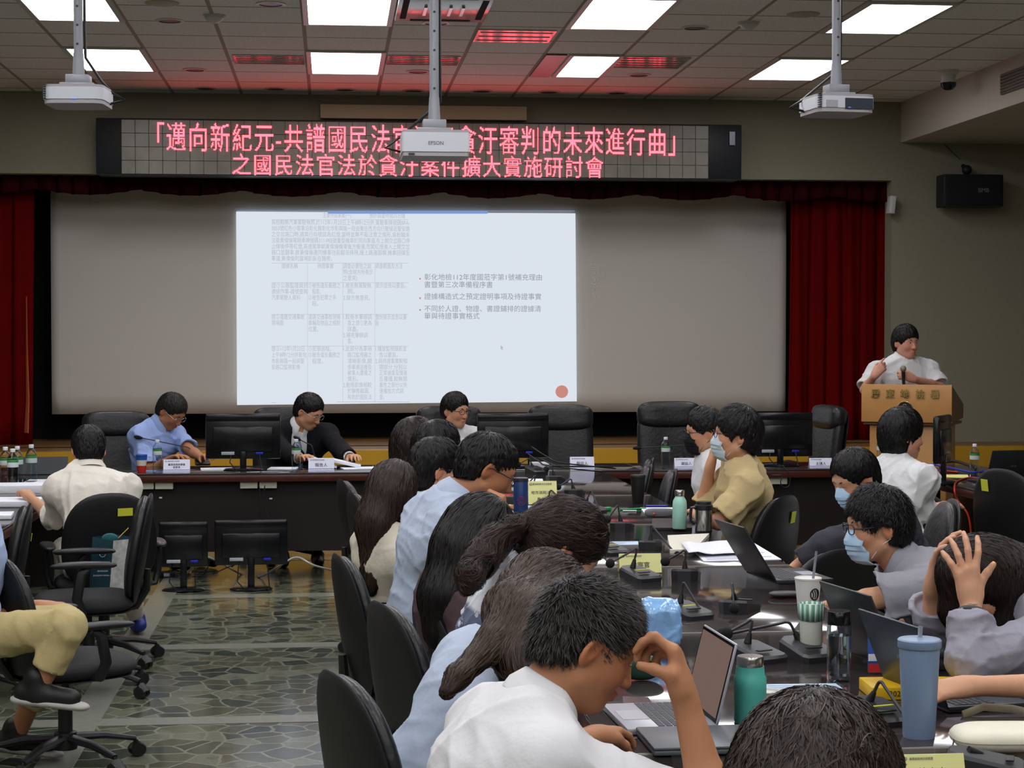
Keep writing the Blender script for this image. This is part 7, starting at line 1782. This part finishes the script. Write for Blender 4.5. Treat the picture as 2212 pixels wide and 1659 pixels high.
p = at(2130, 1548, z=TZ); tag(MB().tube([(p.x-.06, p.y, TZ+.006), (p.x, p.y+.02, TZ+.02), (p.x+.07, p.y+.01, TZ+.016), (p.x+.12, p.y-.02, TZ+.008)], .010, n=8, flat=.3, up=(0, 1, 0)).build('cream_strap', mat('strap_cream', srgb(176, 166, 140), rough=.7)), 'cream cloth strap lying behind the cream pouch', 'strap')
tag(MB().box((0, 0, .055), (.04, .004, .10), bev=.001).build('drink_carton', mat('carton_blue', srgb(46, 88, 170), rough=.4), loc=(at(1897, 1460, z=TZ).x, at(1897, 1470, z=TZ).y+.1, TZ+.001)), 'blue white and red flat packet standing between the two right laptops', 'packet')
pk = bpy.data.objects.get('drink_carton')
MB().box((0, -.0025, .045), (.038, .001, .02)).build('white_band', M_PAPER, pk, smooth=False); MB().box((0, -.0025, .015), (.038, .001, .025)).build('red_band', mat('cup_red', (0, 0, 0)), pk, smooth=False)
# teal paper bag on the chair
Yb = 9.25; q = [at(200, 1160, Y=Yb), at(245, 1168, Y=Yb), at(236, 1282, Y=Yb), at(193, 1272, Y=Yb)]
e = empty('paper_bag', tuple(q[3]), label='teal paper gift bag with white lettering hanging on the empty chair at the left', cat='bag')
M_TB = mat('teal_bag', srgb(18, 62, 74), rough=.45); M_WP = mat('white_pattern', srgb(190, 190, 186), rough=.6, noise=.6, nscale=40)
inv = Vector(q[3]); dv = Vector((.11, .10, .0))
def side(nm_, P4, m): o = MB().add([p_-inv for p_ in P4], [(0, 1, 2, 3)]).build(nm_, m, e, smooth=False); so = o.modifiers.new('s', 'SOLIDIFY'); so.thickness = .0015; return o
r0, r1 = q[1]+dv, q[2]+dv; l0, l1 = q[0]+dv, q[3]+dv
side('front_side', q, M_TB); side('right_side', [q[1], r0, r1, q[2]], M_WP); side('back_side', [l0, r0, r1, l1], M_TB); side('left_side', [q[0], l0, l1, q[3]], M_TB); side('bottom_side', [q[3], q[2], r1, l1], M_TB)
for i, s_ in enumerate(('臺灣屏東地方檢察署', '專注於您的訴訟權益', '提供便民服務', '屏東縣屏東市棒球路11號')):
    text_mesh(s_, .0085, Matrix.Translation(q[0].lerp(q[1], .52)-inv+Vector((-.004, -.004, -.115-.022*i))) @ Matrix.Rotation(PI/2, 4, 'X'), M_PAPER, name='bag_lettering', parent=e, ax='CENTER', extrude=.0003)
c_ = q[0].lerp(q[1], .5)-inv+Vector((-.002, -.005, -.075)); MB().tube([c_+Vector((math.cos(t)*.014, 0, math.sin(t)*.014)) for t in [2*PI*i/20 for i in range(21)]], .0012, n=5).build('bag_emblem', M_PAPER, e)
MB().pad(.08, .05, .03, e=2, M=Matrix.Translation((q[0]+q[1])/2-inv+Vector((.03, .03, .0)))).build('tissue', mat('teal_tissue', srgb(34, 96, 104), rough=.8), e)
MB().cyl((q[1]-inv)+Vector((-.02, .03, -.03)), (at(278, 1140, Y=9.3)-inv), .0025, n=6).build('stick', mat('yellow_stick', srgb(200, 176, 70), rough=.6), e)
# right table items
p = at(2010, 1000, z=TZ); Ym = 11.4
monitor((at(2035, 1000, Y=Ym).x, Ym, TZ), .36, .30, 1.02, 'dark monitor turned sideways before the podium on the right table', zc=at(2035, 897, Y=Ym).z-TZ-.30, cables=False)
Yl = 11.6; pl_ = at(2150, 1010, Y=Yl)
e = laptop('open dark laptop with a yellow sticker seen from behind on the right table', (pl_.x, Yl-.25), 170, w=.34, d=.23, lid=.22, ang=112, body=M_LDARK, logo='ASUS', keys=False); 
MB().box((-.11, .055, .165), (.05, .001, .028), rot=(-.38, 0, 0)).build('yellow_tag', M_YEL, e, smooth=False)
paper('bright yellow sheet at the near edge of the right table', [(2004, 1029), (2094, 1032), (2090, 1025), (2008, 1025)], .003, m=mat('yellow_sheet', srgb(240, 236, 150), rough=.6))
def cable(label, pts, r, m, name='cable', n=6):
    P_ = [Vector(q_) for q_ in pts]; out = []
    for i in range(len(P_)-1):
        a0, a1, a2, a3 = P_[max(i-1, 0)], P_[i], P_[i+1], P_[min(i+2, len(P_)-1)]
        for k in range(6): t = k/6; out.append(.5*((2*a1)+(-a0+a2)*t+(2*a0-5*a1+4*a2-a3)*t*t+(-a0+3*a1-3*a2+a3)*t**3))
    out.append(P_[-1]); return tag(MB().tube(out, r, n=n).build(name, m, angle=180), label, 'cable')
M_REDC = mat('red_cable', srgb(170, 40, 24), rough=.45); M_BLUEC = mat('blue_cable', srgb(36, 48, 180), rough=.45); M_WHC = mat('white_cable', srgb(186, 186, 180), rough=.5); M_BC = M_BLK
cable('red network cable looping off the right table, left one', [at(2070, 1020, z=TZ+.006), at(2040, 1018, z=TZ+.006), at(2015, 1024, z=TZ+.008), at(2008, 1045, Y=11.6), at(2012, 1080, Y=11.4), at(2022, 1100, Y=11.3), at(2030, 1150, Y=11.3)], .006, M_REDC)
cable('red network cable looping off the right table, right one', [at(2130, 1036, z=TZ+.006), at(2095, 1032, z=TZ+.006), at(2068, 1040, z=TZ+.008), at(2062, 1055, Y=10.9), at(2068, 1080, Y=10.85), at(2092, 1115, Y=10.8), at(2100, 1180, Y=10.8)], .006, M_REDC)
cable('blue network cable lying on the right table', [at(1976, 1012, z=TZ+.008), at(2010, 1004, z=TZ+.01), at(2050, 1010, z=TZ+.008), at(2100, 1020, z=TZ+.01), at(2130, 1018, z=TZ+.008)], .007, M_BLUEC)
cable('black cables tangled on the right table', [at(2030, 1000, z=TZ+.01), at(2060, 996, z=TZ+.03), at(2090, 1004, z=TZ+.02), at(2110, 1012, z=TZ+.01)], .012, M_BC)
# cables over the far end of the centre table, under the desk and on the floor
for i, (a_, b_, c_) in enumerate([((1148, 965), (1215, 1000), (1330, 1008)), ((1165, 990), (1230, 1012), (1300, 1015)), ((1140, 980), (1190, 1006), (1325, 1004))]):
    cable('black cable drooping across the head of the centre table, '+['upper one', 'lower one', 'middle one'][i], [at(a_[0], a_[1], Y=12.68-.1*i), at((a_[0]+b_[0])/2, (a_[1]+b_[1])/2+4, Y=12.5-.1*i), at(b_[0], b_[1], Y=12.4-.1*i), at(c_[0], c_[1]+4, Y=12.6-.1*i)], .005, M_BC)
fz = .006
cable('white cable rising and looping across the floor under the front desk', [at(388, 1248, z=fz), at(410, 1232, Y=12.5), at(432, 1202, Y=12.55), at(470, 1212, Y=12.5), at(520, 1240, z=fz), at(560, 1246, z=fz), at(600, 1225, Y=12.5), at(640, 1204, Y=12.5), at(680, 1222, Y=12.45), at(742, 1237, z=fz)], .007, M_WHC)
for i, pts in enumerate([[(560, 1048), (562, 1100), (556, 1150), (572, 1205), (580, 1235)], [(572, 1048), (570, 1090), (585, 1140), (560, 1180), (500, 1225)], [(460, 1240), (500, 1222), (560, 1200), (600, 1190)], [(430, 1190), (452, 1210), (440, 1240), (415, 1246)]]):
    cable('thin black cable hanging behind the floor monitors, '+['first from the desk edge', 'second from the desk edge', 'crossing low to the right', 'curling at the left monitor'][i], [at(u_, v_, Y=12.62 if i < 2 else 12.58) for u_, v_ in pts], .004, M_BC)
cable('dark cable loop hanging from the right cable box', [at(1690, 1005, Y=12.68), at(1706, 1025, Y=12.66), at(1705, 1048, Y=12.66), at(1694, 1053, Y=12.66), at(1686, 1042, Y=12.66), at(1690, 1028, Y=12.66), at(1668, 1027, Y=12.66)], .004, M_BC)
p = at(362, 1247, z=.0); e = thing('power_box', 'small black power box with white label on the floor under the desk', 'power box', p); MB().box((0, 0, .022), (.11, .08, .042), bev=.005).build('case', M_BLK, e); MB().box((0, -.041, .022), (.045, .003, .022)).build('white_label', M_PAPER, e)
for i, (u, v) in enumerate([(347, 1075), (585, 1077)]): tag(MB().box(at(u, v, Y=12.812), (.02, .006, .010)).build('wall_tag', M_PAPER), 'tiny white tag on the desk front, '+['left one', 'right one'][i], 'tag')
# ---- projectors
M_PRJ = mat('projector_white', srgb(206, 210, 216), rough=.4); M_PRJB = mat('projector_under', srgb(168, 164, 168), rough=.5); M_MNT = mat('mount_grey', srgb(150, 152, 158), rough=.45, metal=.3); M_DSL = mat('dark_slot', srgb(40, 44, 60), rough=.5)
def rbox(w_, d_, h_, r_, z0, n_=5):
    pts = []
    for cx, cy, a0 in ((w_/2-r_, d_/2-r_, 0), (-w_/2+r_, d_/2-r_, PI/2), (-w_/2+r_, -d_/2+r_, PI), (w_/2-r_, -d_/2+r_, 1.5*PI)):
        for i in range(n_+1): a_ = a0+PI/2*i/n_; pts.append((cx+r_*math.cos(a_), cy+r_*math.sin(a_)))
    return pts
def projector(u, v, wpx, hpx, wreal, rz, poleu, label, lens_side, front_text=None, grille=False, tilt=0, rr=.05, dreal=.30, ptop=0):
    Y_ = wreal*FPX/wpx; s_ = FPX/Y_; p = at(u, v, Y=Y_); h_ = hpx/s_
    e = empty('projector', p, rz, label=label, cat='projector')
    w0, d0 = wreal*.96, dreal
    mb = MB(); mb.prism(rbox(w0, d0, h_, rr, 0), -h_/2+.02, h_/2); b_ = mb.build('body', M_PRJ, e, angle=40)
    MB().prism([(x*.97, y*.97) for x, y in rbox(w0, d0, h_, rr, 0)], -h_/2, -h_/2+.02).build('underside', M_PRJB, e, angle=40)
    MB().prism([(x*.98, y*.98) for x, y in rbox(w0, d0, h_, rr, 0)], h_/2, h_/2+.012).build('top_cover', M_PRJB, e, angle=40)
    M_ = MB(); M_.box((0, 0, h_/2+.022), (.16, .12, .02), bev=.003).box((0, 0, h_/2+.05), (.11, .09, .045), bev=.004).build('mount_plate', M_MNT, e)
    ztop = CEIL-p.z; q = at(poleu, ptop, Y=Y_); 
    MB().cyl((0, 0, h_/2+.06), (0, 0, h_/2+.18), .030, .024, n=18).cyl((0, 0, h_/2+.15), (0, 0, ztop-.001), .022, n=18).build('pole', M_MNT, e)
    MB().lathe([(.07, ztop-.001), (.07, ztop-.012), (.03, ztop-.02)], n=24).build('ceiling_flange', M_MNT, e)
    mb = MB()
    k_ = 0
    while h_/2+.22+k_*.09 < ztop-.05: z_ = h_/2+.22+k_*.09; mb.cyl((0, -.0215, z_), (0, -.0235, z_), .006, n=10); k_ += 1
    mb.build('pole_holes', M_DSL, e)
    MB().tube([(.026, .01, ztop-.01), (.028, .01, h_/2+.35), (.03, .02, h_/2+.16), (.10*lens_side, .05, h_/2+.05), (w0/2*lens_side, .08, h_/2), ((w0/2+.07)*lens_side, .06, 0), ((w0/2-.01)*lens_side, .05, -.02)], .007, n=8).build('cable', M_BLK, e)
    if grille:
        mb = MB()
        for i in range(9): mb.box((.06, -d0/2-.001, -h_*.26+i*h_*.075), (w0*.48, .003, .006))
        mb.build('vent_slats', M_DSL, e, smooth=False); MB().box((-w0*.27, -d0/2-.001, 0.0), (.06, .003, h_*.45)).build('port_cover', M_PRJB, e, smooth=False)
    if front_text:
        text_mesh(front_text, .024, Matrix.Translation((0, -d0/2-.001, .004)) @ Matrix.Rotation(PI/2, 4, 'X'), mat('print_slate', srgb(90, 94, 110), rough=.5), name='brand_lettering', parent=e, ax='CENTER', extrude=.0004)
        MB().box((-w0*.36, -d0/2-.001, -h_*.42), (.03, .003, .006)).build('indicator', M_DSL, e)
    else:
        MB().box((.01, -d0/2-.001, -h_*.22), (.02, .003, .004)).build('status_light', emis('blue_indicator', (.15, .25, 1.0), 2.0), e)
        mb = MB()
        for i in range(7): mb.box((-w0/2+.012, -d0/2+.012, -h_*.2+i*.011), (.012, .03, .004))
        mb.build('side_vent', M_DSL, e, smooth=False)
    return e
projector(170, 213, 132, 34, .30, -.08, 170, 'white ceiling projector at the upper left on a perforated pole', 1)
projector(938, 318, 150, 50, .33, .0, 938, 'white ceiling projector in the centre, in front of the red lettering', -1, front_text='EPSON', rr=.012)
projector(1806, 232, 140, 34, .32, .12, 1806, 'white ceiling projector at the upper right with a square vent grille', -1, grille=True)
